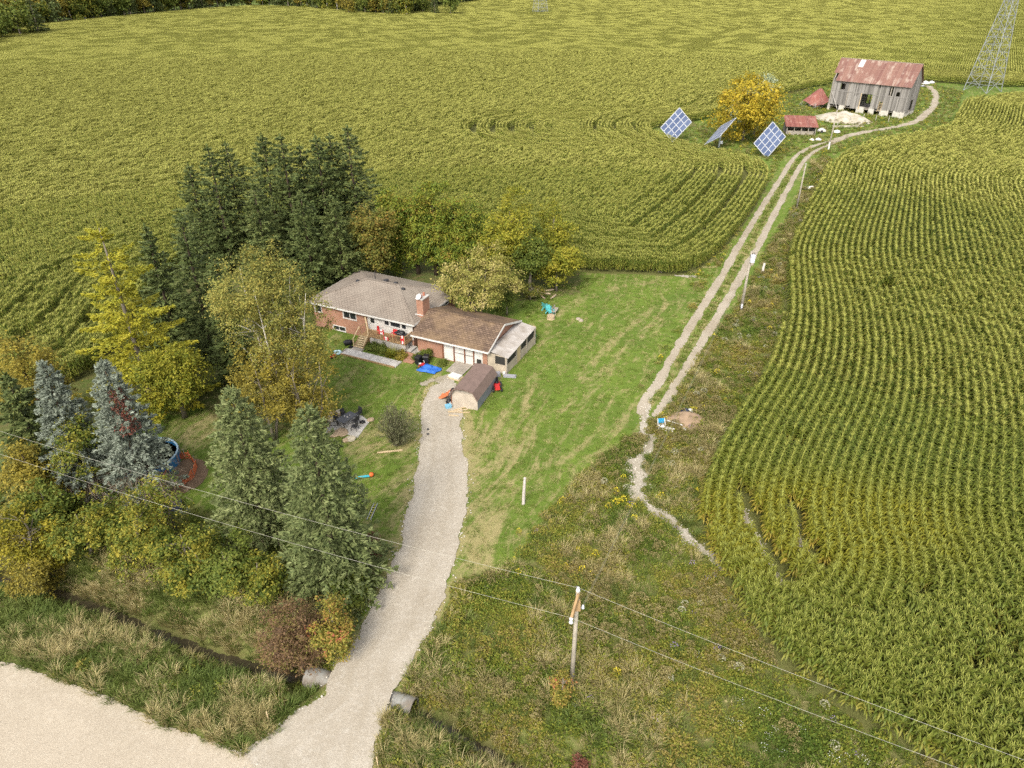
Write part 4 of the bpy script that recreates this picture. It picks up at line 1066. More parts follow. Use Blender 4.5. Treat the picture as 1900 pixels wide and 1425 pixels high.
for tx, ty, by, hw, lab, sd in ((468, 335, 530, 56, 'shorter dark spruce in front of the row, above the birch', 41), (556, 352, 552, 62, 'broad dark spruce close behind the house roof', 42), (618, 368, 545, 56, 'shorter dark spruce just behind the roof corner', 43),
                                (268, 416, 640, 58, 'dark spruce right behind the golden larch', 44), (332, 395, 660, 66, 'dark spruce between the larch and the birch', 45), (395, 470, 700, 48, 'low dark spruce hidden behind the birch', 46),
                                (8, 690, 905, 74, 'dark spruce at the left edge of the picture, behind the blue spruces', 47)):
    spruce(lab, tx, ty, by, hw, L_dark, sd, **BACK)
# golden larch, boughs in loose layers
g, h = spot(178, 406, 752); rs = np.random.RandomState(50)
w, c, d = conifer(h, 108 / ppm(g[1]), rs, L_larch, whorls=20, per=8, sprays=170, sl=0.22, sw=0.075, low=0.06, droop=0.05, power=0.50, layered=0.34, tip_up=0.12)
plant('larch_tree', 'tall golden larch with layered boughs at the edge of the left corn field', 'tree', g, w, c, bark_grey)
# broadleaf trees: label, top x, top y, base y, half width px, leaf, bark, options
BR = [
 ('birch_tree', 'white-trunked birch with thin gold leaves left of the house', 455, 430, 770, 92, L_birch, bark_white, dict(base=0.26, clumps=300, per=42, ls_=0.12, cr=0.95, stems=3, spread=0.16, limbs=36, lobes=7, trunk_r=0.20)),
 ('birch_tree', 'shorter white-stemmed birch in front of the taller birch, left of the house', 522, 470, 772, 74, L_birch, bark_white, dict(base=0.28, clumps=220, per=42, ls_=0.12, cr=0.85, stems=2, spread=0.09, limbs=30, lobes=6, trunk_r=0.17)),
 ('golden_tree', 'golden-brown tree growing below the birches, left of the front lawn', 470, 628, 815, 88, L_goldb, bark_grey, dict(base=0.10, clumps=230, per=42, ls_=0.13, cr=0.8, stems=3, lobes=7, limbs=30)),
 ('golden_tree', 'thinner golden-brown tree nearest the patio stones', 552, 630, 825, 66, L_goldb, bark_grey, dict(base=0.08, clumps=130, per=36, ls_=0.12, cr=0.8, stems=3, lobes=6, limbs=40)),
 ('maple_tree', 'yellow-green bushy maple below the golden larch', 296, 612, 775, 56, L_maple, bark_grey, dict(base=0.05, clumps=230, per=44, ls_=0.14, cr=0.8, lobes=7)),
 ('maple_tree', 'orange-tinted maple between the dark spruces and the cedar hedge', 682, 360, 530, 52, L_orange, bark_grey, dict(base=0.12, clumps=190, per=40, ls_=0.19, cr=0.95, lobes=6)),
 ('maple_tree', 'bright yellow-green maple at the right end of the cedar hedge', 945, 348, 535, 50, L_maple, bark_grey, dict(base=0.10, clumps=230, per=40, ls_=0.18, cr=1.0, lobes=7)),
 ('maple_tree', 'yellow-green maple on the corn field side of the tree clump', 1030, 368, 512, 40, L_maple, bark_grey, dict(base=0.10, clumps=170, per=40, ls_=0.17, cr=1.0, lobes=6)),
 ('maple_tree', 'dark green maple in the middle of the clump behind the garage', 985, 405, 545, 46, L_green, bark_grey, dict(base=0.05, clumps=190, per=40, ls_=0.17, cr=0.95, lobes=6)),
 ('maple_tree', 'small round yellow-green maple at the corner of the back lawn', 1036, 442, 540, 48, L_maple, bark_grey, dict(base=0.06, clumps=200, per=40, ls_=0.16, cr=0.9, lobes=7)),
 ('willow_tree', 'pale gold multi-stemmed tree right behind the garage roof', 884, 458, 592, 80, L_willow, bark_grey, dict(base=0.22, clumps=260, per=44, ls_=0.15, cr=0.85, stems=5, spread=0.22, lobes=8, limbs=30, trunk_r=0.22)),
 ('golden_tree', 'large golden tree standing beside the old barn', 1398, 134, 262, 68, L_gold, bark_grey, dict(base=0.06, clumps=260, per=40, ls_=0.32, cr=1.9, lobes=8)),
 ('poplar_tree', 'pale silvery poplar top showing behind the golden barn tree', 1408, 124, 238, 36, L_pale, bark_grey, dict(base=0.10, clumps=110, per=36, ls_=0.30, cr=1.5, lobes=5)),
 ('sapling', 'slender yellow-green sapling between the two blue spruces', 122, 760, 938, 48, L_shrub, bark_white, dict(base=0.30, clumps=100, per=38, ls_=0.12, cr=0.7, lobes=5, trunk_r=0.13)),
 ('sapling', 'thin yellow-green sapling in front of the blue pool', 285, 858, 1010, 46, L_shrub, bark_grey, dict(base=0.10, clumps=46, per=22, ls_=0.11, cr=0.75, lobes=6, limbs=24)),
 ('brown_tree', 'brown half-dead conifer at the left edge below the dark spruce', 20, 800, 955, 58, L_goldb, bark_dark, dict(base=0.05, clumps=130, per=34, ls_=0.13, cr=0.8, lobes=5, shape='cone')),
 ('bushy_tree', 'dark olive bushy tree at the left edge against the corn field', 14, 612, 800, 66, L_goldb, bark_dark, dict(base=0.05, clumps=170, per=40, ls_=0.15, cr=0.85, lobes=6)),
 ('shrub', 'golden shrub at the left edge beside the ditch', 18, 915, 1040, 66, L_goldy, bark_grey, dict(base=0.02, clumps=130, per=44, ls_=0.12, cr=0.65, lobes=6)),
 ('shrub', 'brownish shrub leaning over the ditch at the left edge', 30, 1000, 1085, 46, L_goldb, bark_grey, dict(base=0.0, clumps=80, per=40, ls_=0.10, cr=0.55, lobes=5)),
 ('shrub', 'dark green shrub under the blue spruces at far left', 60, 880, 990, 60, L_green, bark_grey, dict(base=0.02, clumps=130, per=44, ls_=0.13, cr=0.65, lobes=6)),
 ('shrub', 'yellow-green shrub at the foot of the slender sapling', 130, 930, 1030, 62, L_shrub, bark_grey, dict(base=0.0, clumps=120, per=44, ls_=0.12, cr=0.62, lobes=6)),
 ('shrub', 'wide green shrub in front of the pool fence', 232, 930, 1048, 72, L_shrub, bark_grey, dict(base=0.02, clumps=170, per=44, ls_=0.12, cr=0.65, lobes=7)),
 ('shrub', 'yellow-green shrub behind the dry grass of the ditch bank', 325, 962, 1085, 72, L_shrub, bark_grey, dict(base=0.02, clumps=160, per=42, ls_=0.12, cr=0.65, lobes=7)),
 ('shrub', 'green shrub below the left green spruce', 405, 1000, 1100, 56, L_green, bark_grey, dict(base=0.0, clumps=120, per=40, ls_=0.12, cr=0.6, lobes=6)),
 ('shrub', 'gold-flecked shrub between the two green spruces near the ditch', 470, 1020, 1120, 52, L_shrub, bark_grey, dict(base=0.0, clumps=110, per=40, ls_=0.11, cr=0.6, lobes=6)),
 ('shrub', 'large dark purple shrub above the culvert', 532, 1088, 1222, 74, L_purple, bark_dark, dict(base=0.0, clumps=240, per=46, ls_=0.085, cr=0.55, lobes=8)),
 ('shrub', 'red and yellow sumac shrub beside the driveway culvert', 606, 1108, 1222, 46, L_redmix, bark_grey, dict(base=0.0, clumps=100, per=40, ls_=0.10, cr=0.5, lobes=6)),
 ('shrub', 'green shrub at the foot of the driveway spruce', 640, 1040, 1110, 40, L_green, bark_grey, dict(base=0.0, clumps=80, per=40, ls_=0.11, cr=0.5, lobes=5)),
 ('shrub', 'small dark red sumac at the lawn edge under the driveway spruce', 690, 990, 1040, 16, L_redvine, bark_grey, dict(base=0.0, clumps=26, per=34, ls_=0.10, cr=0.4, lobes=3)),
 ('shrub', 'reddish vine shrub at the foot of the road utility pole', 1046, 1242, 1305, 22, L_redmix, bark_grey, dict(base=0.0, clumps=40, per=36, ls_=0.08, cr=0.4, lobes=4)),
 ('shrub', 'small red shrub in the verge at the bottom of the picture', 1078, 1380, 1415, 14, L_redvine, bark_grey, dict(base=0.0, clumps=18, per=34, ls_=0.07, cr=0.3, lobes=3)),
 ('shrub', 'leafy brown undergrowth below the maple by the far corner of the back lawn', 985, 520, 556, 24, L_orange, bark_grey, dict(base=0.0, clumps=60, per=34, ls_=0.10, cr=0.5, lobes=4)),
 ('shrub', 'green garden shrub under the pale gold tree behind the garage', 940, 540, 585, 22, L_green, bark_grey, dict(base=0.0, clumps=60, per=34, ls_=0.11, cr=0.5, lobes=4)),
]
for i, (nm, lab, tx, ty, by, hw, lf, bk_, kw) in enumerate(BR):
    g, h = spot(tx, ty, by); rs = np.random.RandomState(100 + i)
    w, c = broad(h, hw / ppm(g[1]), rs, lf, bk_, **kw)
    plant(nm, lab, 'shrub' if nm == 'shrub' else 'tree', g, w, c, bk_)
# cedar hedge behind the house
for i, (tx, ty, by, hw, lab) in enumerate(((728, 338, 505, 38, 'leftmost cedar of the tall hedge behind the house'), (763, 326, 508, 37, 'second cedar from the left in the tall hedge'), (799, 329, 510, 37, 'third cedar from the left in the tall hedge'), (836, 342, 512, 37, 'fourth cedar from the left in the tall hedge'), (872, 352, 514, 37, 'rightmost cedar of the tall hedge, next to the maple'))):
    g, h = spot(tx, ty, by); rs = np.random.RandomState(200 + i)
    w, c = broad(h, hw / ppm(g[1]), rs, L_cedar, bark_dark, base=0.02, clumps=230, per=44, ls_=0.20, cr=0.85, lobes=6, vert=0.5, fine=0.4)
    plant('cedar_tree', lab, 'tree', g, w, c, bark_dark, None, 'cedars of the tall hedge')
g, h = spot(728, 748, 826)
w, c = whip(h, 45 / ppm(g[1]), np.random.RandomState(61), L_grey)
plant('lilac_bush', 'round grey-green bush on the lawn beside the driveway', 'bush', g, w, c, bark_grey)
# the wood beyond the far field
far_src = []
for i, lf in enumerate((L_green, L_goldb, L_dark, L_shrub, L_orange, L_dark)):
    rs = np.random.RandomState(300 + i)
    if i == 2: w, c, d = conifer(16, 4.2, rs, lf, whorls=20, per=8, sprays=12, sl=0.7, sw=0.25, low=0.05)
    else: w, c = broad(15, 5.2, rs, lf, bark_grey, base=0.06, clumps=110, per=14, ls_=0.55, cr=2.2, lobes=6, limbs=8, trunk_r=0.3)
    tm = bpy.data.meshes.new('trunk'); tm.from_pydata(w.v, [], w.f); tm.materials.append(bark_white if i == 3 else bark_grey)
    far_src.append((tm, c))
P_ = FOREST_EDGE; seg = np.hypot(*np.diff(P_, axis=0).T); cum = np.concatenate([[0], np.cumsum(seg)])
FL = ['green tree in the wood beyond the far corn field', 'brownish-gold tree in the wood beyond the far corn field', 'dark conifer in the wood beyond the far corn field', 'yellow-green tree in the wood beyond the far corn field', 'orange-tinted tree in the wood beyond the far corn field', 'dark green broad tree in the wood beyond the far corn field']
nf = 0
for row in range(5):
    s = rng.uniform(0, 4)
    while s < cum[-1]:
        i = min(np.searchsorted(cum, s) , len(P_) - 1); i = max(i, 1); t = (s - cum[i - 1]) / (seg[i - 1] + 1e-9)
        q = P_[i - 1] + (P_[i] - P_[i - 1]) * t; d = (P_[i] - P_[i - 1]) / (seg[i - 1] + 1e-9); nn = np.array([-d[1], d[0]])
        if nn[1] < 0: nn = -nn
        q = q + nn * (3 + row * 9 + rng.uniform(-2, 2)); s += rng.uniform(5.5, 8.5) * (1 + 0.35 * row)
        if not in_view(np.array([q[0]]), np.array([q[1]]), 200)[0] or 712.5 + FPX * (CAM_H * CP - q[1] * SP) / (q[1] * CP + CAM_H * SP) < -8: continue
        k = int(rng.choice(6, p=[0.26, 0.2, 0.16, 0.18, 0.06, 0.14]))
        t = empty('woodland_tree', (q[0], q[1], 0), rng.uniform(0, 6.28), FL[k], 'tree', FL[k].split(' in the')[0] + 's of the far wood')
        sc = rng.uniform(0.95, 1.5); t.scale = (sc, sc, sc * rng.uniform(0.85, 1.15))
        link('trunk', far_src[k][0], t); link('crown', far_src[k][1], t); nf += 1
print('far trees', nf)
# ================================================================== BUILDINGS
def brickmat(name, c1, c2, mortar, bw=0.24, bh=0.08):
    m = bpy.data.materials.new(name); nt, ns, ls, out = nodes_of(m)
    uv = uvco(nt)
    b = ns.new('ShaderNodeTexBrick'); ls.new(uv, b.inputs['Vector'])
    b.inputs['Scale'].default_value = 1.0; b.inputs['Brick Width'].default_value = bw; b.inputs['Row Height'].default_value = bh
    b.inputs['Mortar Size'].default_value = 0.008; b.inputs['Color1'].default_value = (*c1, 1); b.inputs['Color2'].default_value = (*c2, 1); b.inputs['Mortar'].default_value = (*mortar, 1)
    st = noise(nt, uv, 0.8, 4)
    col = mixc(nt, ramp(nt, st, [(0.4, 0.0), (0.75, 0.45)]), b.outputs['Color'], tuple(v * 0.6 for v in c1))
    ls.new(pbsdf(nt, col, 0.9, 0, bump(nt, b.outputs['Fac'], -0.4, 0.01), 0.2), out.inputs[0]); MATS[name] = m; return m
def shinglemat(name, c1, c2, c3, stain=0.6, w=0.40, h=0.26):
    m = bpy.data.materials.new(name); nt, ns, ls, out = nodes_of(m)
    uv = uvco(nt)
    b = ns.new('ShaderNodeTexBrick'); ls.new(uv, b.inputs['Vector'])
    b.inputs['Scale'].default_value = 1.0; b.inputs['Brick Width'].default_value = w; b.inputs['Row Height'].default_value = h
    b.inputs['Mortar Size'].default_value = 0.028; b.inputs['Bias'].default_value = -0.1
    b.inputs['Color1'].default_value = (*c1, 1); b.inputs['Color2'].default_value = (*c2, 1); b.inputs['Mortar'].default_value = (*[v * 0.45 for v in c1], 1)
    st = noise(nt, uv, 0.35, 5, 0.65); fi = noise(nt, uv, 9.0, 3, 0.7)
    col = mixc(nt, ramp(nt, st, [(0.42, 0.0), (0.62, stain)]), b.outputs['Color'], c3)
    col = mixc(nt, ramp(nt, fi, [(0.35, 0.0), (0.8, 0.45)]), col, tuple(v * 0.55 for v in c1))
    h_ = math_(nt, 'ADD', math_(nt, 'MULTIPLY', b.outputs['Fac'], -1.0), math_(nt, 'MULTIPLY', fi, 0.5))
    ls.new(pbsdf(nt, col, 0.92, 0, bump(nt, h_, 0.5, 0.02), 0.15), out.inputs[0]); MATS[name] = m; return m
def linesmat(name, c, pitch, vertical=False, dark=0.75, rough=0.6, var=0.12):
    m = bpy.data.materials.new(name); nt, ns, ls, out = nodes_of(m)
    uv = uvco(nt); sx = ns.new('ShaderNodeSeparateXYZ'); ls.new(uv, sx.inputs[0])
    f = math_(nt, 'FRACT', math_(nt, 'DIVIDE', sx.outputs[0 if vertical else 1], pitch))
    ln = ramp(nt, f, [(0.0, 1.0), (0.12, 0.0)])
    n1 = noise(nt, uv, 1.3, 4)
    col = mixc(nt, ln, c, tuple(v * dark for v in c)); col = mixc(nt, ramp(nt, n1, [(0.4, 0.0), (0.8, 1.0)]), col, tuple(v * (1 - var * 2) for v in c))
    ls.new(pbsdf(nt, col, rough, 0, bump(nt, f, 0.15, 0.02), 0.3), out.inputs[0]); MATS[name] = m; return m
def rustmat(name, base, rust, pale, rib=0.6, amount=0.5):
    m = bpy.data.materials.new(name); nt, ns, ls, out = nodes_of(m)
    uv = uvco(nt); sx = ns.new('ShaderNodeSeparateXYZ'); ls.new(uv, sx.inputs[0])
    sid = math_(nt, 'FLOOR', math_(nt, 'DIVIDE', sx.outputs[0], rib))
    wn_ = ns.new('ShaderNodeTexWhiteNoise'); wn_.noise_dimensions = '1D'; ls.new(sid, wn_.inputs['W'])
    mp_ = N(nt, 'ShaderNodeMapping'); mp_.inputs['Scale'].default_value = (1.2, 0.3, 1); ls.new(uv, mp_.inputs[0])
    n1 = noise(nt, mp_.outputs[0], 0.9, 5, 0.65); n2 = noise(nt, uv, 0.35, 3)
    col = mixc(nt, wn_.outputs['Value'], base, rust)
    col = mixc(nt, ramp(nt, math_(nt, 'ADD', n1, math_(nt, 'MULTIPLY', math_(nt, 'SUBTRACT', n2, 0.5), 0.7)), [(0.52, 0.0), (0.66, amount)]), col, pale)
    cor = math_(nt, 'FRACT', math_(nt, 'DIVIDE', sx.outputs[0], rib)); seam = ramp(nt, cor, [(0.0, 1.0), (0.06, 0.0)])
    seam2 = ramp(nt, math_(nt, 'FRACT', math_(nt, 'DIVIDE', sx.outputs[1], 2.4)), [(0.0, 1.0), (0.04, 0.0)])
    col = mixc(nt, math_(nt, 'MULTIPLY', math_(nt, 'MAXIMUM', seam, seam2), 0.5), col, pale)
    wave = math_(nt, 'SINE', math_(nt, 'MULTIPLY', sx.outputs[0], 40.0))
    ls.new(pbsdf(nt, col, 0.75, 0.1, bump(nt, wave, 0.25, 0.02), 0.25), out.inputs[0]); MATS[name] = m; return m
def boardmat(name, c, c2):
    m = bpy.data.materials.new(name); nt, ns, ls, out = nodes_of(m)
    ge = ns.new('ShaderNodeNewGeometry'); p = objco(nt)
    mp_ = N(nt, 'ShaderNodeMapping'); mp_.inputs['Scale'].default_value = (2.0, 2.0, 0.35); ls.new(p, mp_.inputs[0])
    n1 = noise(nt, mp_.outputs[0], 1.6, 5, 0.65)
    f = math_(nt, 'ADD', math_(nt, 'MULTIPLY', ge.outputs['Random Per Island'], 0.6), math_(nt, 'MULTIPLY', n1, 0.5))
    col = ramp(nt, f, [(0.15, c), (0.55, c2), (0.95, tuple(min(1, v * 1.5) for v in c2))])
    ls.new(pbsdf(nt, col, 0.9, 0, None, 0.15), out.inputs[0]); MATS[name] = m; return m
m_brick = brickmat('red_brick', (0.37, 0.175, 0.110), (0.31, 0.140, 0.088), (0.38, 0.30, 0.24))
m_shingle = shinglemat('grey_brown_shingle', (0.270, 0.225, 0.185), (0.225, 0.190, 0.158), (0.31, 0.27, 0.225), 0.5)
m_shing2 = shinglemat('brown_shingle', (0.120, 0.082, 0.060), (0.215, 0.150, 0.108), (0.27, 0.185, 0.105), 0.6)
m_white = plain('white_paint', (0.62, 0.60, 0.57), 0.5, 0.12, 2.0)
m_siding = linesmat('white_siding', (0.60, 0.585, 0.55), 0.16)
m_gdoor = linesmat('white_door_panel', (0.62, 0.60, 0.565), 0.55, dark=0.88)
m_glass = plain('dark_glass', (0.018, 0.022, 0.026), 0.08, 0.2, 2.0, spec=0.6)
m_conc = plain('concrete', (0.42, 0.39, 0.35), 0.92, 0.3, 1.5, bmp=0.4)
m_conc2 = plain('pale_concrete', (0.50, 0.475, 0.44), 0.92, 0.3, 1.5, bmp=0.4)
m_wood = plain('deck_wood', (0.38, 0.245, 0.125), 0.75, 0.35, 3.0)
m_woodp = plain('pale_timber', (0.52, 0.40, 0.24), 0.8, 0.25, 3.0)
m_grey = plain('grey_board', (0.36, 0.32, 0.27), 0.85, 0.35, 2.5)
m_ply = linesmat('pale_plywood', (0.46, 0.39, 0.30), 1.22, True, 0.8, 0.8, 0.2)
m_brown = plain('brown_post', (0.20, 0.085, 0.050), 0.7)
m_black = plain('black_plastic', (0.018, 0.018, 0.020), 0.45, 0.3)
m_dark = plain('dark_metal', (0.045, 0.045, 0.05), 0.5, 0.3)
m_galv = plain('galvanised_steel', (0.46, 0.48, 0.50), 0.45, 0.25, 3.0, metal=0.6)
m_red = plain('red_plastic', (0.48, 0.030, 0.030), 0.45, 0.2)
m_teal = plain('teal_plastic', (0.09, 0.42, 0.44), 0.5, 0.2)
m_blue = plain('blue_plastic', (0.035, 0.20, 0.48), 0.5, 0.25)
m_orange = plain('orange_plastic', (0.75, 0.16, 0.04), 0.6, 0.2)
m_gplas = plain('grey_plastic', (0.30, 0.30, 0.33), 0.6, 0.2)
m_roofl = plain('weathered_roof_sheet', (0.44, 0.41, 0.385), 0.7, 0.4, 0.9, c2=(0.27, 0.235, 0.20))
m_screen = plain('dark_screen', (0.035, 0.033, 0.030), 0.8, 0.3)

HO = (-22.67, 71.0, 0.0); HR = math.atan2(-0.4243, 0.9055)
house = empty('brick_house', HO, HR, 'red brick bungalow with grey-brown hip roof and an attached garage', 'house')
WU0, WU1, WV0, WV1, WZ = -1.46, 11.95, 2.63, 11.94, 3.18
def window(parent, name, a0, a1, z0, z1, v, panes, axis='v', depth=0.10):
    """a framed window let into a wall; wall face at v (normal toward -v) or, axis 'u', face at u=v (normal toward +u)"""
    def P3(s, out_, z): return (s, v - out_, z) if axis == 'v' else (v + out_, s, z)
    def bx(m, s0, s1, zz0, zz1, o0, o1):
        c = P3((s0 + s1) / 2, (o0 + o1) / 2, (zz0 + zz1) / 2)
        d = (s1 - s0, abs(o1 - o0), zz1 - zz0) if axis == 'v' else (abs(o1 - o0), s1 - s0, zz1 - zz0)
        m.box(c, d)
    f = MB(); t = 0.08
    bx(f, a0 - t, a1 + t, z1, z1 + t, -0.05, 0.045); bx(f, a0 - t, a0, z0, z1, -0.05, 0.045); bx(f, a1, a1 + t, z0, z1, -0.05, 0.045)
    fr = f.build(name, m_white, parent)
    s = MB(); bx(s, a0 - t - 0.03, a1 + t + 0.03, z0 - 0.09, z0, -0.05, 0.09); s.build('sill', m_white, fr)
    n = panes; w = (a1 - a0) / n
    for i in range(n):
        g = MB(); bx(g, a0 + i * w + 0.03, a0 + (i + 1) * w - 0.03, z0 + 0.02, z1 - 0.02, -0.06, -0.035); g.build('pane', m_glass, fr)
    mu = MB()
    for i in range(n + 1): bx(mu, a0 + i * w - 0.03, a0 + i * w + 0.03, z0, z1, -0.065, 0.005)
    mu.build('mullion', m_white, fr)
    return fr
w = MB()
w.wall((WU0, WV0), (6.05, WV0), 0.0, WZ, 0.2, [(2.80 - WU0, 4.50 - WU0, 1.95, 2.86), (1.10 - WU0, 2.78 - WU0, 0.14, 0.62), (-1.2 - WU0, -0.3 - WU0, 1.95, 2.86)])
w.wall((WU1, WV0), (WU1, WV1), 0.0, WZ, 0.2, [(6.0, 7.7, 2.35, 2.95)])
w.wall((WU1 - 0.2, WV1), (WU0, WV1), 0.0, WZ, 0.2)
w.wall((WU0, WV1 - 0.2), (WU0, WV0 + 0.2), 0.0, WZ, 0.2)
w.build('brick_wall', m_brick, house, uv=True)
w = MB(); w.wall((6.052, WV0), (WU1 - 0.202, WV0), 1.05, WZ, 0.18, [(6.25 - 6.052, 7.2 - 6.052, 1.14, 2.86), (8.3 - 6.052, 8.9 - 6.052, 2.2, 2.82), (9.08 - 6.052, 10.36 - 6.052, 2.2, 2.82), (10.54 - 6.052, 11.12 - 6.052, 2.2, 2.82)])
w.build('siding_wall', m_siding, house, uv=True)
w = MB(); w.wall((6.052, WV0), (WU1 - 0.202, WV0), 0.0, 1.048, 0.2); w.build('foundation', m_conc, house)
w = MB(); w.box((11.85, 2.60, 2.1), (0.22, 0.05, 2.1)); w.build('corner_board', m_white, house)
window(house, 'window', 2.80, 4.50, 1.95, 2.86, WV0, 2); window(house, 'window', 1.10, 2.78, 0.14, 0.62, WV0, 2); window(house, 'window', -1.2, -0.3, 1.95, 2.86, WV0, 1)
window(house, 'window', 8.3, 8.9, 2.2, 2.82, WV0, 1); window(house, 'window', 9.08, 10.36, 2.2, 2.82, WV0, 1); window(house, 'window', 10.54, 11.12, 2.2, 2.82, WV0, 1)
window(house, 'window', WV0 + 6.0, WV0 + 7.7, 2.35, 2.95, WU1, 2, 'u')
d = MB().box((6.725, 2.66, 2.0), (0.91, 0.06, 1.70)).build('door', m_white, house)
MB().box((6.42, 2.615, 1.95), (0.04, 0.05, 0.12)).build('handle', m_dark, d); MB().box((6.725, 2.622, 2.35), (0.5, 0.02, 0.55)).build('pane', m_glass, d)
MB().box((7.85, 2.56, 2.78), (0.16, 0.12, 0.16)).build('porch_lamp', m_dark, house)
# hip roof
E0, E1, F0, F1, EZ, RZ_ = -2.0, 12.46, 2.14, 12.46, 3.22, 4.92
Ra, Rb = (3.16, 7.3, RZ_), (7.30, 7.3, RZ_)
A_, B_, C_, D_ = (E0, F0, EZ), (E1, F0, EZ), (E1, F1, EZ), (E0, F1, EZ)
r = MB()
b = [A_, B_, C_, D_, Ra, Rb]
r.add(b, [(0, 1, 5, 4), (1, 2, 5), (2, 3, 4, 5), (3, 0, 4)])
roof = r.build('roof', m_shingle, house, uv=True)
r = MB()
for p0, p1 in ((A_, Ra), (D_, Ra), (B_, Rb), (C_, Rb), (Ra, Rb)):
    r.bar(tuple(np.array(p0) + [0, 0, 0.015]), tuple(np.array(p1) + [0, 0, 0.015]), 0.24, 0.035)
r.build('ridge_cap', m_shingle, roof, uv=True)
r = MB(); z0 = EZ - 0.20
for p0, p1 in ((A_, B_), (B_, C_), (C_, D_), (D_, A_)):
    a = np.array(p0) + [0, 0, -0.10]; c = np.array(p1) + [0, 0, -0.10]
    if p0 in (A_, C_): a[0] += 0.02 if p0 == A_ else -0.02; c[0] += -0.02 if p0 == A_ else 0.02
    r.bar(tuple(a), tuple(c), 0.05, 0.19)
r.build('fascia', m_white, house)
r = MB(); r.box(((E0 + E1) / 2, (F0 + F1) / 2, EZ - 0.215), (E1 - E0 - 0.1, F1 - F0 - 0.1, 0.02)); r.build('soffit', m_white, house)
def roof_z(u, v):
    return EZ + (RZ_ - EZ) * min((v - F0) / (7.3 - F0), (F1 - v) / (F1 - 7.3), (u - E0) / (Ra[0] - E0), (E1 - u) / (E1 - Rb[0]))
for (u, v) in ((2.0, 6.9), (5.0, 8.1), (6.6, 7.9), (8.15, 7.0)):
    MB().box((u, v, roof_z(u, v) + 0.08), (0.42, 0.36, 0.16), taper=(0.75, 0.75)).build('roof_vent', m_dark, roof)
MB().tube([(3.7, 8.0, 4.6), (3.7, 8.0, 5.45)], 0.05, 8).build('vent_pipe', m_dark, roof)
MB().tube([(5.35, 8.0, 4.6), (5.35, 8.0, 4.95)], [0.14, 0.2], 10).build('vent_turbine', m_dark, roof)
ch = MB(); ch.box((12.2, 4.62, 2.85), (0.80, 1.36, 5.1)); chim = ch.build('chimney', m_brick, house, uv=True)
MB().box((12.2, 4.62, 5.44), (0.94, 1.5, 0.10)).build('chimney_cap', m_conc2, chim)
for v in (4.3, 4.9): MB().lathe([(0.13, 0), (0.15, 0.05), (0.12, 0.35), (0.10, 0.35)], 12, (12.2, v, 5.49)).build('flue', plain('flue_clay', (0.42, 0.17, 0.11), 0.8), chim)
MB().box((12.05, 3.90, 3.60), (0.95, 0.10, 0.06)).build('flashing', m_white, chim)
ds = MB(); ds.lathe([(0.02, 0.0), (0.22, 0.03), (0.36, 0.11), (0.35, 0.115), (0.2, 0.05)], 18); dish = ds.build('satellite_dish', plain('dish_grey', (0.55, 0.55, 0.56), 0.5), house); dish.location = (12.15, 4.05, 5.65); dish.rotation_euler = (R(50), 0, R(-20))
MB().bar((12.15, 4.05, 5.49), (12.15, 4.05, 5.75), 0.05).build('dish_mast', m_dark, house)
MB().box((12.30, 6.1, 3.36), (0.05, 0.45, 0.4)).build('wall_panel', m_white, house)
# garage wing
GU0, GU1, GV0, GV1, GEZ, GRZ = 11.955, 21.30, 1.95, 8.95, 2.46, 3.92
w = MB(); w.wall((12.9, GV0), (GU1, GV0), 0.0, 2.34, 0.2, [(16.1 - 12.9, 20.75 - 12.9, 0.02, 2.08)])
w.wall((GU1, GV0 + 0.2), (GU1, GV1 - 0.2), 0.0, 2.34, 0.2)
w.wall((GU1, GV1), (12.0, GV1), 0.0, 2.34, 0.2)
w.wall((12.9, GV0 + 0.2), (12.9, 2.6), 0.0, 2.34, 0.2, out=-1)
w.build('garage_wall', m_brick, house, uv=True)
GR0, GR1, GF0, GF1 = 12.47, 21.78, 1.30, 9.46; GM = (GF0 + GF1) / 2 - 0.25
g = MB(); g.add([(GU1 - 0.02, GV0 + 0.02, 2.34), (GU1 - 0.02, GV1 - 0.02, 2.34), (GU1 - 0.02, GM, GRZ - 0.12), (GU1 - 0.22, GV0 + 0.02, 2.34), (GU1 - 0.22, GV1 - 0.02, 2.34), (GU1 - 0.22, GM, GRZ - 0.12)], [(0, 1, 2), (5, 4, 3), (0, 2, 5, 3), (1, 4, 5, 2)])
g.build('gable_wall', m_brick, house, uv=True)
r = MB(); r.slab([(GR0, GF0, GEZ), (GR1, GF0, GEZ), (GR1, GM, GRZ), (GR0, GM, GRZ)], 0.10); r.slab([(GR0, GM, GRZ), (GR1, GM, GRZ), (GR1, GF1, GEZ), (GR0, GF1, GEZ)], 0.10)
groof = r.build('garage_roof', m_shing2, house, uv=True)
MB().bar((GR0, GM, GRZ + 0.01), (GR1, GM, GRZ + 0.01), 0.26, 0.04).build('ridge_cap', m_shing2, groof, uv=True)
r = MB(); r.bar((GR1 + 0.03, GF0, GEZ - 0.06), (GR1 + 0.03, GM, GRZ - 0.06), 0.05, 0.20); r.bar((GR1 + 0.03, GF1, GEZ - 0.06), (GR1 + 0.03, GM, GRZ - 0.06), 0.05, 0.20)
r.build('gable_trim', m_white, groof)
r = MB(); r.bar((12.52, GF0 - 0.03, GEZ - 0.08), (GR1, GF0 - 0.03, GEZ - 0.08), 0.06, 0.17); r.build('eave_trim', m_white, groof)
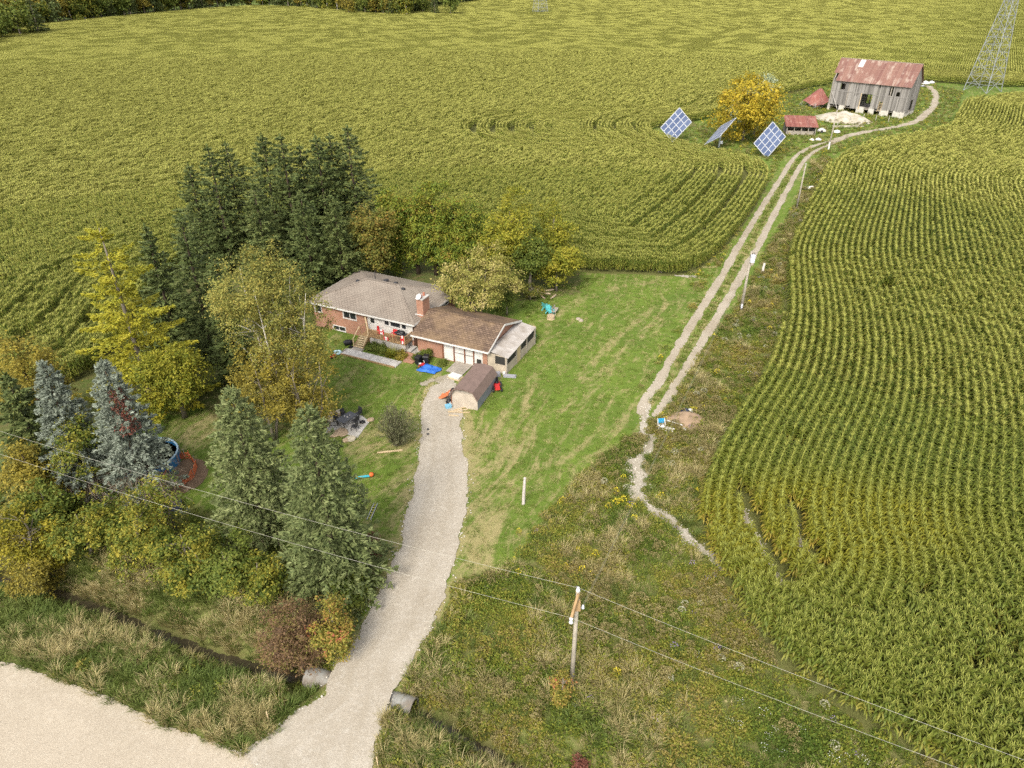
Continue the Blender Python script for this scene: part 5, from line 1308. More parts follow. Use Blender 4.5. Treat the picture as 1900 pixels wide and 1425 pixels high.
# garage front: white panels between brown posts, door at the right
for a, c in ((16.12, 17.28), (17.42, 18.55), (18.70, 19.62)):
    p_ = MB().box(((a + c) / 2, GV0 + 0.10, 1.05), (c - a, 0.06, 2.06)).build('garage_door_panel', m_gdoor, house, uv=True)
    if a > 17: MB().box(((a + c) / 2, GV0 + 0.055, 1.12), (c - a, 0.03, 0.05)).build('door_joint', m_dark, p_)
for u in (17.35, 18.625, 19.69): MB().box((u, GV0 + 0.06, 1.05), (0.13, 0.14, 2.06)).build('garage_post', m_brown, house)
p_ = MB().box((20.25, GV0 + 0.10, 1.05), (0.98, 0.06, 2.06)).build('garage_side_door', m_white, house)
MB().box((20.30, GV0 + 0.05, 0.50), (0.52, 0.05, 0.92)).build('dark_opening', m_screen, p_)
hr = MB(); hr.tube([(20.1 + 0.28 * math.cos(a), GV0 - 0.05, 1.85 + 0.10 * math.sin(a)) for a in np.linspace(0, math.pi, 9)], 0.035, 6); hr.build('door_arch_ornament', m_dark, p_)
MB().box((16.0, GV0 - 0.02, 1.0), (0.14, 0.06, 2.0)).build('door_frame', m_brown, house)

# screened lean-to porch on the garage end
porch = empty('screened_porch', HO, HR, 'grey lean-to porch with screened openings on the garage end wall', 'porch')
PU, PF, PB = 23.5, 1.92, 9.25
r = MB(); r.slab([(21.40, 1.86, 2.36), (23.78, 1.80, 2.02), (23.55, 9.42, 2.02), (21.40, 9.42, 2.36)], 0.06)
pr = r.build('porch_roof', m_roofl, porch, uv=True)
for i in range(1, 9):
    v = 1.86 + i * 0.84; MB().bar((21.42, v, 2.372), (23.68, v, 2.035), 0.04, 0.03).build('roof_batten', m_roofl, pr)
w = MB(); w.wall((PU, PF), (PU, PB), 0.0, 2.0, 0.08, [(0.15, 2.35, 0.98, 1.92), (3.55, 5.0, 1.0, 1.92), (5.15, 7.1, 1.0, 1.92)])
w.build('side_wall', m_ply, porch, uv=True)
w = MB(); w.wall((21.36, PF), (PU - 0.085, PF), 0.0, 2.04, 0.08, [(0.85, 2.0, 0.98, 1.92)])
w.build('front_wall', m_ply, porch, uv=True)
MB().box((PU + 0.02, PF + 2.9, 0.98), (0.07, 0.92, 1.92)).build('plywood_door', m_woodp, porch)
for a, c in ((0.15, 2.35), (3.55, 5.0), (5.15, 7.1)): MB().box((PU - 0.05, PF + (a + c) / 2, 1.45), (0.01, c - a, 0.94)).build('screen', m_screen, porch)
MB().box((21.36 + 1.425, PF + 0.05, 1.45), (1.15, 0.01, 0.94)).build('screen', m_screen, porch)
for v in (PF + 0.05, PF + 2.4, PF + 3.45, PF + 5.08, PB - 0.05): MB().box((PU + 0.03, v, 1.0), (0.10, 0.10, 2.0)).build('corner_post', m_grey, porch)

# deck with stairs
deck = empty('wooden_deck', HO, HR, 'brown wooden deck with railing and stairs on the front of the house', 'deck')
DZ = 1.12
for i in range(11): MB().box((8.96, 1.22 + i * 0.128, DZ - 0.02), (5.75, 0.12, 0.04)).build('deck_board', m_wood, deck)
MB().box((9.5, 1.5, 0.52), (4.6, 0.6, 1.02)).build('concrete_base', m_conc, deck)
MB().box((6.5, 1.9, 0.52), (1.2, 1.2, 1.02)).build('stair_platform', m_wood, deck)
for (a, c) in (((7.2, 1.15), (11.82, 1.15)), ((11.82, 1.15), (11.82, 2.55))):
    rl = MB(); rl.bar((*a, DZ + 0.95), (*c, DZ + 0.95), 0.10, 0.05); ro = rl.build('top_rail', m_wood, deck)
    MB().bar((*a, DZ + 0.10), (*c, DZ + 0.10), 0.05, 0.07).build('bottom_rail', m_wood, deck)
    L = math.hypot(c[0] - a[0], c[1] - a[1]); n = int(L / 0.15); bm_ = MB()
    for i in range(n):
        t = (i + 0.5) / n; bm_.box((a[0] + (c[0] - a[0]) * t, a[1] + (c[1] - a[1]) * t, DZ + 0.52), (0.045, 0.045, 0.82))
    bm_.build('balusters', m_wood, deck, kind='stuff')
for (u, v) in ((7.2, 1.15), (8.75, 1.15), (10.3, 1.15), (11.82, 1.15), (11.82, 2.5), (5.9, 1.3), (5.9, 2.45)):
    MB().box((u, v, DZ + 0.5 if u > 7 else 0.95), (0.10, 0.10, 1.10 if u > 7 else 1.9)).build('post', m_wood, deck)
for i in range(6):
    MB().box((6.42, 1.22 - i * 0.20 - 0.05, 0.98 - i * 0.16), (1.15, 0.26, 0.045)).build('tread', m_woodp, deck)
for u in (5.83, 7.01): MB().bar((u, 1.30, 0.98), (u, 0.02, 0.06), 0.06, 0.24).build('stringer', m_wood, deck)
MB().bar((5.80, 1.35, 2.0), (5.80, 0.02, 1.05), 0.09, 0.05).build('handrail', m_woodp, deck); MB().box((5.80, 0.05, 0.55), (0.10, 0.10, 1.1)).build('post', m_woodp, deck)
MB().bar((7.05, 0.1, 0.55), (7.05, 1.2, 1.45), 0.07, 0.05).build('handrail', m_woodp, deck)
MB().bar((5.85, 2.5, 2.75), (6.95, 1.35, 1.2), 0.14, 0.05).build('leaning_timber', m_woodp, deck)
MB().bar((5.90, 1.35, 1.95), (5.90, 2.5, 1.95), 0.09, 0.05).build('top_rail', m_wood, deck)
m_flag_r = plain('flag_red', (0.55, 0.02, 0.03), 0.8, 0.1); m_flag_w = plain('flag_white', (0.75, 0.74, 0.72), 0.8, 0.05)
LEAF = [(0, 1.0), (.10, .78), (.22, .84), (.17, .42), (.38, .62), (.42, .50), (.62, .54), (.55, .36), (.64, .28), (.34, 0.04), (.38, -.08), (.04, -.03), (.05, -.42)]
LEAF = LEAF + [(-x, z) for x, z in LEAF[::-1][:-1]]
def flag(label, u, v, z, w, h, rz, pole=None):
    t = empty('flag', Matrix.Rotation(HR, 3, 'Z') @ Vector((u, v, 0)) + Vector(HO), HR + rz, label, 'flag')
    t.location.z = z
    for x0, x1, m, nm in ((-w / 2, -w / 4, m_flag_r, 'red_band'), (-w / 4, w / 4, m_flag_w, 'white_field'), (w / 4, w / 2, m_flag_r, 'red_band')):
        MB().box(((x0 + x1) / 2, 0, h / 2), (x1 - x0, 0.012, h)).build(nm, m, t)
    s = h * 0.42
    MB().add([(x * s * 0.95, -0.012, h * 0.42 + z_ * s * 0.75) for x, z_ in LEAF], [tuple(range(len(LEAF)))]).build('maple_leaf', m_flag_r, t)
    if pole: MB().tube([(-w / 2 - 0.02, 0, -pole), (-w / 2 - 0.02, 0, h + 0.05)], 0.015, 6).build('pole', m_woodp, t)
    return t
flag('maple leaf flag standing at the left end of the deck railing', 8.95, 1.02, DZ + 0.75, 0.62, 0.62, 0.05)
flag('maple leaf flag pinned low on the deck railing', 9.45, 1.08, DZ + 0.12, 0.60, 0.42, 0.0)
flag('maple leaf flag on a pole at the right corner of the deck', 11.6, 1.02, DZ + 0.15, 0.30, 1.0, 0.5)
# garden shed with gambrel roof
sa = G(887, 762); sb = G(838, 752); sc2 = G(914, 712)
SR = math.atan2(sa[1] - sb[1], sa[0] - sb[0])
SWd, SL = 2.65, 4.8
shed = empty('garden_shed', (float(sa[0] + sb[0]) / 2, float(sa[1] + sb[1]) / 2, 0), SR, 'small garden shed with brown gambrel roof at the end of the driveway', 'shed')
hw = SWd / 2
m_shroof = linesmat('brown_metal_roof', (0.185, 0.128, 0.108), 0.45, True, 0.85, 0.55, 0.15)
m_shw = linesmat('shed_siding', (0.45, 0.39, 0.32), 0.30, True, 0.85, 0.8, 0.2)
m_shs = linesmat('shaded_shed_siding', (0.22, 0.23, 0.25), 0.30, True, 0.8, 0.7, 0.2)  # side walls' shade is put into the colour: darker, bluer than the lit end
w = MB(); w.wall((-hw, 0), (hw, 0), 0, 1.42, 0.08); w.wall((hw, SL), (-hw, SL), 0, 1.42, 0.08); w.build('end_wall', m_shw, shed, uv=True)
w = MB(); w.wall((hw, 0.082), (hw, SL - 0.082), 0, 1.42, 0.08); w.wall((-hw, SL - 0.082), (-hw, 0.082), 0, 1.42, 0.08); w.build('side_wall', m_shs, shed, uv=True)
prof = [(-hw - 0.12, 1.22), (-0.98, 2.04), (0.0, 2.20), (0.98, 2.04), (hw + 0.12, 1.22)]
g = MB(); gp = [(-hw + 0.02, 1.42), (-0.95, 1.96), (0, 2.12), (0.95, 1.96), (hw - 0.02, 1.42)]
for v0 in (0.02, SL - 0.10):
    g.add([(x, v0, z) for x, z in gp] + [(x, v0 + 0.06, z) for x, z in gp], [tuple(range(5)), tuple(range(9, 4, -1))])
g.build('gable_panel', m_shw, shed, uv=True)
r = MB()
for i in range(4):
    (x0, z0), (x1, z1) = prof[i], prof[i + 1]
    r.slab([(x0, -0.25, z0), (x0, SL + 0.2, z0), (x1, SL + 0.2, z1), (x1, -0.25, z1)][::-1], 0.05)
sr = r.build('gambrel_roof', m_shroof, shed, uv=True)
r = MB()
for i in range(4): r.bar((prof[i][0], -0.27, prof[i][1]), (prof[i + 1][0], -0.27, prof[i + 1][1]), 0.05, 0.12)
r.build('barge_board', m_shroof, sr)
MB().box((0, 0.0, 1.80), (1.1, 0.03, 0.34)).build('gable_vent', m_grey, shed)
MB().box((-hw - 0.02, 0.03, 0.75), (0.10, 0.12, 1.5)).build('corner_board', m_orange if False else m_brown, shed)

# old barn
b0 = G(1534, 203); b1 = G(1674, 220); BR_ = math.atan2(b1[1] - b0[1], b1[0] - b0[0]); BL = float(np.hypot(*(b1 - b0)[:2]))
barn = empty('old_barn', (float(b0[0]), float(b0[1]), 0), BR_, 'weathered grey barn with rusty red metal roof and gaping door', 'barn')
m_barn = boardmat('weathered_board', (0.095, 0.087, 0.080), (0.205, 0.192, 0.178))
m_rust = rustmat('rusty_roof', (0.165, 0.082, 0.068), (0.215, 0.118, 0.092), (0.36, 0.285, 0.235), 0.9, 0.7)
m_stonew = plain('whitewashed_stone', (0.50, 0.47, 0.42), 0.9, 0.25, 1.5, bmp=0.3)
m_void = plain('dark_interior', (0.012, 0.011, 0.010), 0.95)
BD, BEZ, BRZ = 10.0, 8.1, 12.7
def boards(m, a, b, z0, z1, pitch, holes, rs, jag=0.25, th=0.05, top=None):
    """upright boards one by one, broken round the openings"""
    a = np.array(a, float); b = np.array(b, float); L = np.hypot(*(b - a)); d = (b - a) / L; n = int(L / pitch); ang = math.atan2(d[1], d[0])
    for i in range(n):
        s = (i + 0.5) * L / n
        if rs.uniform() < 0.012: continue
        zt = z1 if top is None else top(s / L)
        segs = [(z0 + rs.uniform(-jag, jag * 0.2), zt)]
        for h0, h1, hz0, hz1 in holes:
            if h0 <= s <= h1:
                new = []
                for q0, q1 in segs:
                    if hz1 <= q0 or hz0 >= q1: new.append((q0, q1)); continue
                    if hz0 > q0 + 0.05: new.append((q0, hz0 + rs.uniform(-0.12, 0.02)))
                    if hz1 < q1 - 0.05: new.append((hz1 + rs.uniform(-0.02, 0.12), q1))
                segs = new
        c = a + d * s; off = rs.uniform(-0.02, 0.02)
        for q0, q1 in segs:
            m.box((c[0] - d[1] * off, c[1] + d[0] * off, (q0 + q1) / 2), (L / n - 0.025, th, q1 - q0), rz=ang + rs.normal(0, 0.006))
rs = np.random.RandomState(77)
holes_f = [(2.4, 3.6, 5.6, 7.0), (8.3, 11.0, 1.2, 5.0), (14.9, 16.0, 5.2, 7.2), (16.9, 17.6, 5.2, 6.2), (12.45, 12.75, 6.9, 8.1), (13.2, 14.0, 1.6, 3.4), (0.0, 2.2, 7.6, 8.1)]
m = MB(); boards(m, (0, 0), (BL, 0), 1.65, BEZ - 0.1, 0.30, holes_f, rs); m.build('front_boards', m_barn, barn, kind='stuff')
gt = lambda t: BEZ - 0.1 + (BRZ - BEZ) * (1 - abs(2 * t - 1))
m = MB(); boards(m, (0, BD), (0, 0), 1.0, BEZ, 0.32, [(2, 3.4, 4.5, 6), (6, 7, 9, 10)], rs, top=gt); m.build('left_gable_boards', m_barn, barn, kind='stuff')
m = MB(); boards(m, (BL, 0), (BL, BD), 1.0, BEZ, 0.32, [(4.0, 6.0, 1.2, 4.0)], rs, top=gt); m.build('right_gable_boards', m_barn, barn, kind='stuff')
m = MB(); boards(m, (BL, BD), (0, BD), 1.0, BEZ - 0.1, 0.34, [(8.0, 12.5, 1.2, 5.2), (16.0, 17.8, 5.4, 7.0)], rs); m.build('back_boards', m_barn, barn, kind='stuff')
fw = MB()
for s0, s1 in ((0.0, 0.5), (3.0, 4.4), (7.7, 9.7), (10.9, 12.3), (13.8, 16.0), (17.1, 19.9)): fw.box(((s0 + s1) / 2, 0.25, 0.85), (s1 - s0, 0.5, 1.75 + 0.15 * math.sin(s0 * 7)))
fw.wall((0.0, BD - 0.5), (BL, BD - 0.5), 0, 1.0, 0.5, out=1); fw.wall((0.0, 0.6), (0.0, BD - 0.6), 0, 1.0, 0.5, out=-1); fw.wall((BL, 0.6), (BL, BD - 0.6), 0, 1.0, 0.5)
fw.build('stone_foundation', m_stonew, barn)
MB().box((BL / 2, BD / 2, 1.02), (BL - 1.1, BD - 1.1, 0.10)).build('floor', m_grey, barn)
fr_ = MB()
for u in (0.15, 4.6, 8.0, 11.3, 15.4, BL - 0.15):
    for v in (0.2, BD - 0.2): fr_.box((u, v, 4.5), (0.22, 0.22, 7.0))
    fr_.bar((u, 0.2, BEZ - 0.3), (u, BD - 0.2, BEZ - 0.3), 0.22); fr_.bar((u, 0.2, BEZ - 0.2), (u, BD / 2, BRZ - 0.3), 0.18); fr_.bar((u, BD - 0.2, BEZ - 0.2), (u, BD / 2, BRZ - 0.3), 0.18)
fr_.bar((0.1, 0.22, 5.05), (BL - 0.1, 0.22, 5.05), 0.2)
fr_.build('timber_frame', m_grey, barn)
MB().bar((0.1, -0.06, 5.1), (8.3, -0.06, 5.05), 0.03, 0.16).build('belt_board', m_barn, barn); MB().bar((11.0, -0.06, 4.95), (BL, -0.06, 5.0), 0.03, 0.16).build('belt_board', m_barn, barn)
MB().bar((8.25, -0.08, 1.0), (8.25, -0.08, 5.1), 0.16).build('door_post', m_woodp, barn)
dd_ = MB(); 
for i in range(6): dd_.box((6.15 + i * 0.3, -0.09, 2.6), (0.28, 0.04, 3.1))
dd_.build('sliding_door', m_barn, barn)
MB().bar((0.3, -0.25, 4.9), (2.9, -0.7, 0.7), 0.14).build('leaning_pole', plain('silver_wood', (0.42, 0.39, 0.36), 0.8), barn)
MB().bar((0.0, -0.06, 7.75), (2.3, -0.06, 7.65), 0.05, 0.2).build('loose_board', m_barn, barn); MB().bar((0.35, -0.1, 1.0), (0.35, -0.1, 7.6), 0.14).build('pale_corner_post', m_grey, barn)
ld = MB()
for s in (13.15, 13.95): ld.bar((s, -0.12, 1.0), (s + 0.15, -0.12, 3.6), 0.07)
for i in range(6): ld.bar((13.15 + 0.02 * i, -0.13, 1.3 + i * 0.36), (13.95 + 0.02 * i, -0.13, 1.3 + i * 0.36), 0.06)
ld.build('ladder', m_woodp, barn)
# roof laid sheet by sheet, two courses on each slope
ov = 0.55; nsh = 16; su = (BL + 2 * 0.45) / nsh
rz0 = lambda v: BEZ + (BRZ - BEZ) * (1 - abs(v - BD / 2) / (BD / 2))
rsr = np.random.RandomState(5); m_newsheet = plain('new_steel_sheet', (0.55, 0.54, 0.52), 0.5, 0.15)
roofs = MB()
broof = empty('roof', (0, 0, 0)); broof.parent = barn
for side in (0, 1):
    for course in range(3):
        v0 = -ov + (BD / 2 + ov) * course / 3; v1 = -ov + (BD / 2 + ov) * (course + 1) / 3 + 0.12
        if course == 2: v1 = BD / 2
        for i in range(nsh):
            if side == 0 and course == 0 and i < 2: 
                if i == 0: continue
            u0 = -0.45 + i * su; u1 = u0 + su - 0.02; dz = 0.05 + 0.015 * course + rsr.uniform(0, 0.02)
            if i == 0: u0 -= rsr.uniform(0, 0.3)
            a, c = (v0, v1) if side == 0 else (BD - v0, BD - v1)
            p4 = [(u0, a, rz0(a) + dz), (u1, a, rz0(a) + dz), (u1, c, rz0(c) + dz), (u0, c, rz0(c) + dz)]
            if side == 1: p4 = p4[::-1]
            q = MB().slab(p4, 0.02)
            q.build('roof_sheet', m_newsheet if (side == 0 and course == 2 and i == 4) else m_rust, broof, uv=True)
MB().bar((-0.6, BD / 2, BRZ + 0.09), (BL + 0.45, BD / 2, BRZ + 0.09), 0.35, 0.05).build('ridge_cap', plain('pale_rust_metal', (0.46, 0.36, 0.30), 0.7), broof)

# small open shed with rusty roof
s0 = G(1458, 250); s1 = G(1512, 252); r_ = math.atan2(s1[1] - s0[1], s1[0] - s0[0]); sl = float(np.hypot(*(s1 - s0)[:2]))
ls_ = empty('open_shed', (float(s0[0]), float(s0[1]), 0), r_, 'low open-fronted shed with rusty red roof next to the golden tree', 'shed')
m_rust2 = rustmat('dark_rusty_roof', (0.20, 0.070, 0.058), (0.25, 0.095, 0.075), (0.46, 0.33, 0.27), 1.1, 0.35)
ro = empty('roof', (0, 0, 0)); ro.parent = ls_
for i in range(7):
    u0 = -0.4 + i * (sl + 0.8) / 7; u1 = u0 + (sl + 0.8) / 7 - 0.03; z_ = 0.02 * (i % 2)
    MB().slab([(u0, -0.5, 2.0 + z_), (u1, -0.5, 2.0 + z_), (u1, 5.5, 3.5 + z_), (u0, 5.5, 3.5 + z_)], 0.03).build('roof_sheet', m_rust2, ro, uv=True)
m = MB(); boards(m, (sl, 5.2), (0, 5.2), 0, 3.3, 0.3, [], rs); m.build('back_boards', m_barn, ls_, kind='stuff')
m = MB(); boards(m, (sl, 0.1), (sl, 5.1), 0, 3, 0.3, [], rs, top=lambda t: 2.0 + 1.3 * t); m.build('side_boards', plain('pale_board', (0.40, 0.37, 0.34), 0.9), ls_, kind='stuff')
m = MB(); boards(m, (0, 5.1), (0, 0.1), 0, 3, 0.3, [], rs, top=lambda t: 3.3 - 1.3 * t); m.build('side_boards', m_barn, ls_, kind='stuff')
for i in range(5): MB().box((0.1 + i * (sl - 0.2) / 4, 0.05, 1.0), (0.16, 0.16, 2.0)).build('post', m_grey, ls_)
MB().box((sl / 2, 0.5, 0.45), (sl - 0.6, 0.05, 0.9)).build('low_partition', m_grey, ls_)
# collapsed shed: a buckled roof lying on rubble
c0 = G(1487, 196); c1 = G(1530, 205); r_ = math.atan2(c1[1] - c0[1], c1[0] - c0[0])
cs = empty('collapsed_shed', (float(c0[0]), float(c0[1]), 0), r_, 'collapsed shed with buckled rusty roof against the barn end', 'shed')
ro = empty('buckled_roof', (0, 0, 0)); ro.parent = cs
W_ = 7.4; n = 8
def cz(u, v): return 0.5 + 2.6 * math.exp(-((u - 0.6) / 2.2) ** 2) * (0.35 + 0.65 * v / 5.5) + 1.7 * sst(4.2, 7.2, u) * (0.5 + 0.5 * v / 5.5) + 0.28 * v
for i in range(n):
    q = MB(); u0 = i * W_ / n; u1 = u0 + W_ / n - 0.03; vs = []; fs = []
    for j in range(6):
        v = j * 1.05
        for uu in (u0, (u0 + u1) / 2, u1): vs.append((uu + 0.25 * v * 0.4, v, cz(uu, v)))
    for j in range(5):
        for k in (0, 1): fs.append((j * 3 + k, j * 3 + k + 1, j * 3 + k + 4, j * 3 + k + 3))
    base = len(vs); vs2 = [(x, y, z - 0.04) for x, y, z in vs]; fs2 = [tuple(base + t for t in f[::-1]) for f in fs]
    q.add(vs + vs2, fs + fs2); q.build('roof_sheet', m_rust2, ro, uv=True)
m = MB()
for i in range(12): 
    a = (rs.uniform(-0.5, 6), rs.uniform(-0.6, 1.0), rs.uniform(0.05, 0.6)); m.bar(a, (a[0] + rs.uniform(-2, 2), a[1] + rs.uniform(-0.5, 1.5), rs.uniform(0.05, 1.2)), 0.14)
m.build('broken_timbers', m_barn, cs)
# hillock of pale rubble in front of the barn
def mound(name, label, cat, px, rx, ry, h, mat, seed, rz=0.0, rough=0.3, n=26):
    g = G(*px); V = []; F = []
    for i in range(n):
        for j in range(n):
            x = -1 + 2 * i / (n - 1); y = -1 + 2 * j / (n - 1); rr = math.hypot(x, y)
            z = max(0.0, 1 - rr ** 1.6) * h * (1 + rough * (float(fbm(np.array([x * 3 + seed]), np.array([y * 3]), 1.0, seed, 4)[0]) - 0.5) * 2.2)
            V.append((x * rx, y * ry, z - 0.05 if rr > 0.97 else z))
    for i in range(n - 1):
        for j in range(n - 1):
            x = -1 + 2 * (i + .5) / (n - 1); y = -1 + 2 * (j + .5) / (n - 1)
            if math.hypot(x, y) < 1.02: F.append((i * n + j, (i + 1) * n + j, (i + 1) * n + j + 1, i * n + j + 1))
    o = link(name, np_mesh(name, V, F, mat, smooth=True)); o.location = (g[0], g[1], 0); o.rotation_euler = (0, 0, rz); return tag(o, label, cat)
m_pale = plain('pale_rubble_heap', (0.45, 0.41, 0.35), 0.95, 0.35, 0.8, c2=(0.28, 0.25, 0.17), bmp=0.6)
mound('rubble_heap', 'wide pale heap of rubble and sand below the barn wall', 'rubble', (1562, 222), 7.5, 5.5, 1.8, m_pale, 3, BR_, 0.5)
MB_ = MB().slab([(-4, -0.6, 0.10), (4, -1.0, 0.10), (4.2, 0.6, 0.12), (-3.6, 1.2, 0.12)], 0.12).build('broken_slab', m_pale); g = G(1572, 235); MB_.location = (g[0], g[1], 0.05); MB_.rotation_euler = (0, 0, BR_ + 0.9); tag(MB_, 'pale broken concrete slab at the foot of the rubble heap', 'slab')
# ================================================================== POLES, WIRES, PYLONS, SOLAR PANELS
m_pole = plain('weathered_pole', (0.36, 0.32, 0.26), 0.9, 0.35, 2.5)
m_ins = plain('grey_porcelain', (0.60, 0.61, 0.66), 0.4, 0.15)
m_arm = plain('tan_crossarm', (0.36, 0.235, 0.12), 0.8, 0.25)
m_wire = plain('grey_wire', (0.40, 0.38, 0.32), 0.6, 0.1)
m_wire2 = plain('dark_wire', (0.22, 0.21, 0.15), 0.6, 0.1)
def pole_at(px, py, top_py, label, r=0.15, rz=0.0):
    g = G(px, py); h = zat(top_py, g[1])
    t = empty('utility_pole', (g[0], g[1], 0), rz, label, 'pole')
    MB().tube([(0, 0, -0.3), (0, 0, h * 0.5), (0, 0, h)], [r * 1.15, r, r * 0.8], 10).build('shaft', m_pole, t, smooth=True)
    return t, g, h
tA, gA, hA = pole_at(1060, 1277, 1097, 'grey utility pole with tan bracket standing in the weeds right of the driveway', 0.125)
MB().lathe([(0.09, 0), (0.12, 0.06), (0.10, 0.16), (0.05, 0.20), (0.07, 0.28)], 10, (0, 0, hA)).build('insulator', m_ins, tA)
MB().bar((0.02, -0.14, hA - 0.05), (-0.30, -0.55, hA - 1.35), 0.13, 0.16).build('bracket_arm', m_arm, tA)
MB().box((0.03, -0.05, hA - 1.0), (0.34, 0.22, 0.75), taper=(0.7, 0.8)).build('mounting_block', m_arm, tA)
MB().lathe([(0.07, 0), (0.12, 0.05), (0.08, 0.2), (0.11, 0.35), (0.06, 0.42)], 10, (-0.34, -0.62, hA - 1.75)).build('insulator', m_ins, tA)
MB().lathe([(0.06, 0), (0.09, 0.05), (0.07, 0.2), (0.05, 0.26)], 10, (0.34, 0.10, hA - 1.45)).build('insulator', m_ins, tA)
MB().bar((0, 0, hA - 1.35), (0.38, 0.10, hA - 1.35), 0.06).build('side_bracket', m_galv, tA)
tB, gB, hB = pole_at(1374, 580, 466, 'utility pole carrying a grey transformer beside the farm track', 0.15)
MB().lathe([(0.05, 0), (0.27, 0.02), (0.28, 0.85), (0.22, 0.93), (0.05, 0.97)], 16, (0.16, -0.30, hB - 1.25)).build('transformer', m_ins, tB, smooth=False)
for x in (0.05, 0.27): MB().lathe([(0.04, 0), (0.06, 0.1), (0.03, 0.22)], 8, (x, -0.30, hB - 0.28)).build('bushing', m_dark, tB)
MB().box((-0.05, -0.18, 0.95), (0.16, 0.10, 0.5)).build('meter_box', m_ins, tB)
MB().box((0.1, -0.1, hB - 0.45), (0.5, 0.2, 0.08)).build('mounting_bracket', m_dark, tB)
tC, gC, hC = pole_at(1478, 386, 305, 'bare leaning utility pole halfway up the farm track', 0.13)
MB().lathe([(0.05, 0), (0.07, 0.06), (0.04, 0.16)], 8, (0, 0, hC)).build('insulator', m_ins, tC)
tD, gD, hD = pole_at(1537, 277, 205, 'utility pole with white-painted foot at the bend by the barn', 0.14)
MB().tube([(0, 0, 0.0), (0, 0, 1.6)], 0.19, 10).build('white_foot', m_white, tD); MB().lathe([(0.05, 0), (0.07, 0.06), (0.04, 0.16)], 8, (0, 0, hD)).build('insulator', m_ins, tD)
def wire(label, a, b, sag, r=0.007, mat=None, n=28):
    a = np.array(a, float); b = np.array(b, float)
    pts = [tuple(a + (b - a) * t - np.array([0, 0, 4 * sag * t * (1 - t)])) for t in np.linspace(0, 1, n)]
    c = pts[0]; o = MB().tube([tuple(np.array(p) - np.array(c)) for p in pts], r, 5).build('overhead_wire', mat or m_wire); o.location = c
    return tag(o, label, 'wire', 'overhead wires')
topA = (gA[0], gA[1], hA + 0.26); lowA = (gA[0] - 0.34, gA[1] - 0.62, hA - 1.33)
wire('upper overhead wire running from the near pole to the left over the spruces', topA, G(-190, 738, hA), 0.75)
wire('lower overhead wire running from the near pole to the left over the ditch shrubs', lowA, G(-190, 778, hA - 1.3), 0.75)
wire('upper overhead wire running from the near pole down to the right over the corn', topA, G(2300, 1552, hA), 0.35)
wire('lower overhead wire running from the near pole down to the right over the weeds', lowA, G(2240, 1590, hA - 1.3), 0.35)
wire('left of two thin service wires from the near pole up to the transformer pole', (gA[0] + 0.30, gA[1] + 0.10, hA - 1.2), (gB[0] - 0.05, gB[1] - 0.12, hB - 0.3), 0.55, 0.008, m_wire2)
wire('right of two thin service wires from the near pole up to the transformer pole', (gA[0] + 0.38, gA[1] + 0.10, hA - 1.2), (gB[0] + 0.14, gB[1] - 0.08, hB - 0.3), 0.45, 0.008, m_wire2)
wire('thin wire between the transformer pole and the bare leaning pole', (gB[0], gB[1], hB), (gC[0], gC[1], hC + 0.1), 0.5, 0.008, m_wire2)
wire('thin wire between the bare leaning pole and the pole by the barn', (gC[0], gC[1], hC + 0.1), (gD[0], gD[1], hD + 0.1), 0.5, 0.008, m_wire2)

def pylon(label, centre, side, height, rz):
    t = empty('power_pylon', (centre[0], centre[1], 0), rz, label, 'pylon')
    lv = [0, 0.11, 0.22, 0.32, 0.42, 0.51, 0.60, 0.68, 0.76, 0.83, 0.90, 0.95, 1.0]
    def hwid(q): return side / 2 * ((1 - q / 0.76) * 0.82 + 0.18 if q < 0.76 else 0.18)
    def cor(q, k): s = hwid(q); return Vector(((1, 1, -1, -1)[k] * s, (1, -1, -1, 1)[k] * s, q * height))
    for k in range(4):
        m = MB()
        for i in range(len(lv) - 1): m.bar(cor(lv[i], k), cor(lv[i + 1], k), 0.18 * (1 - 0.4 * lv[i]))
        m.build('leg', m_galv, t)
    for k in range(4):
        m = MB(); k2 = (k + 1) % 4
        for i in range(len(lv) - 1):
            a, b, c, d = cor(lv[i], k), cor(lv[i], k2), cor(lv[i + 1], k), cor(lv[i + 1], k2)
            m.bar(a, d, 0.085); m.bar(b, c, 0.085); m.bar(c, d, 0.085)
            if i < 4:
                mid = (a + b + c + d) / 4; m.bar(mid, (a + c) / 2, 0.09); m.bar(mid, (b + d) / 2, 0.09)
        m.build('lattice_face', m_galv, t, kind='stuff')
    for q in (0.78, 0.88, 0.97):
        m = MB(); z = q * height; L = side * (0.85 if q < 0.8 else 0.65); s = hwid(q)
        for sg in (-1, 1):
            tip = Vector((sg * L, 0, z + 0.3))
            for y in (-s, s): m.bar(Vector((sg * s, y, z)), tip, 0.12); m.bar(Vector((sg * s, y, z + 1.6)), tip, 0.10)
        m.build('cross_arm', m_galv, t)
    return t
pylon('tall steel lattice pylon at the right edge beyond the barn', (G(1790, 172)[:2] + G(1857, 167)[:2]) / 2 + np.array([0.0, 0.5]), 7.6, 42.0, R(28))
pylon('distant steel lattice pylon standing in the corn near the top edge', G(1002, 27)[:2], 8.5, 42.0, R(28))

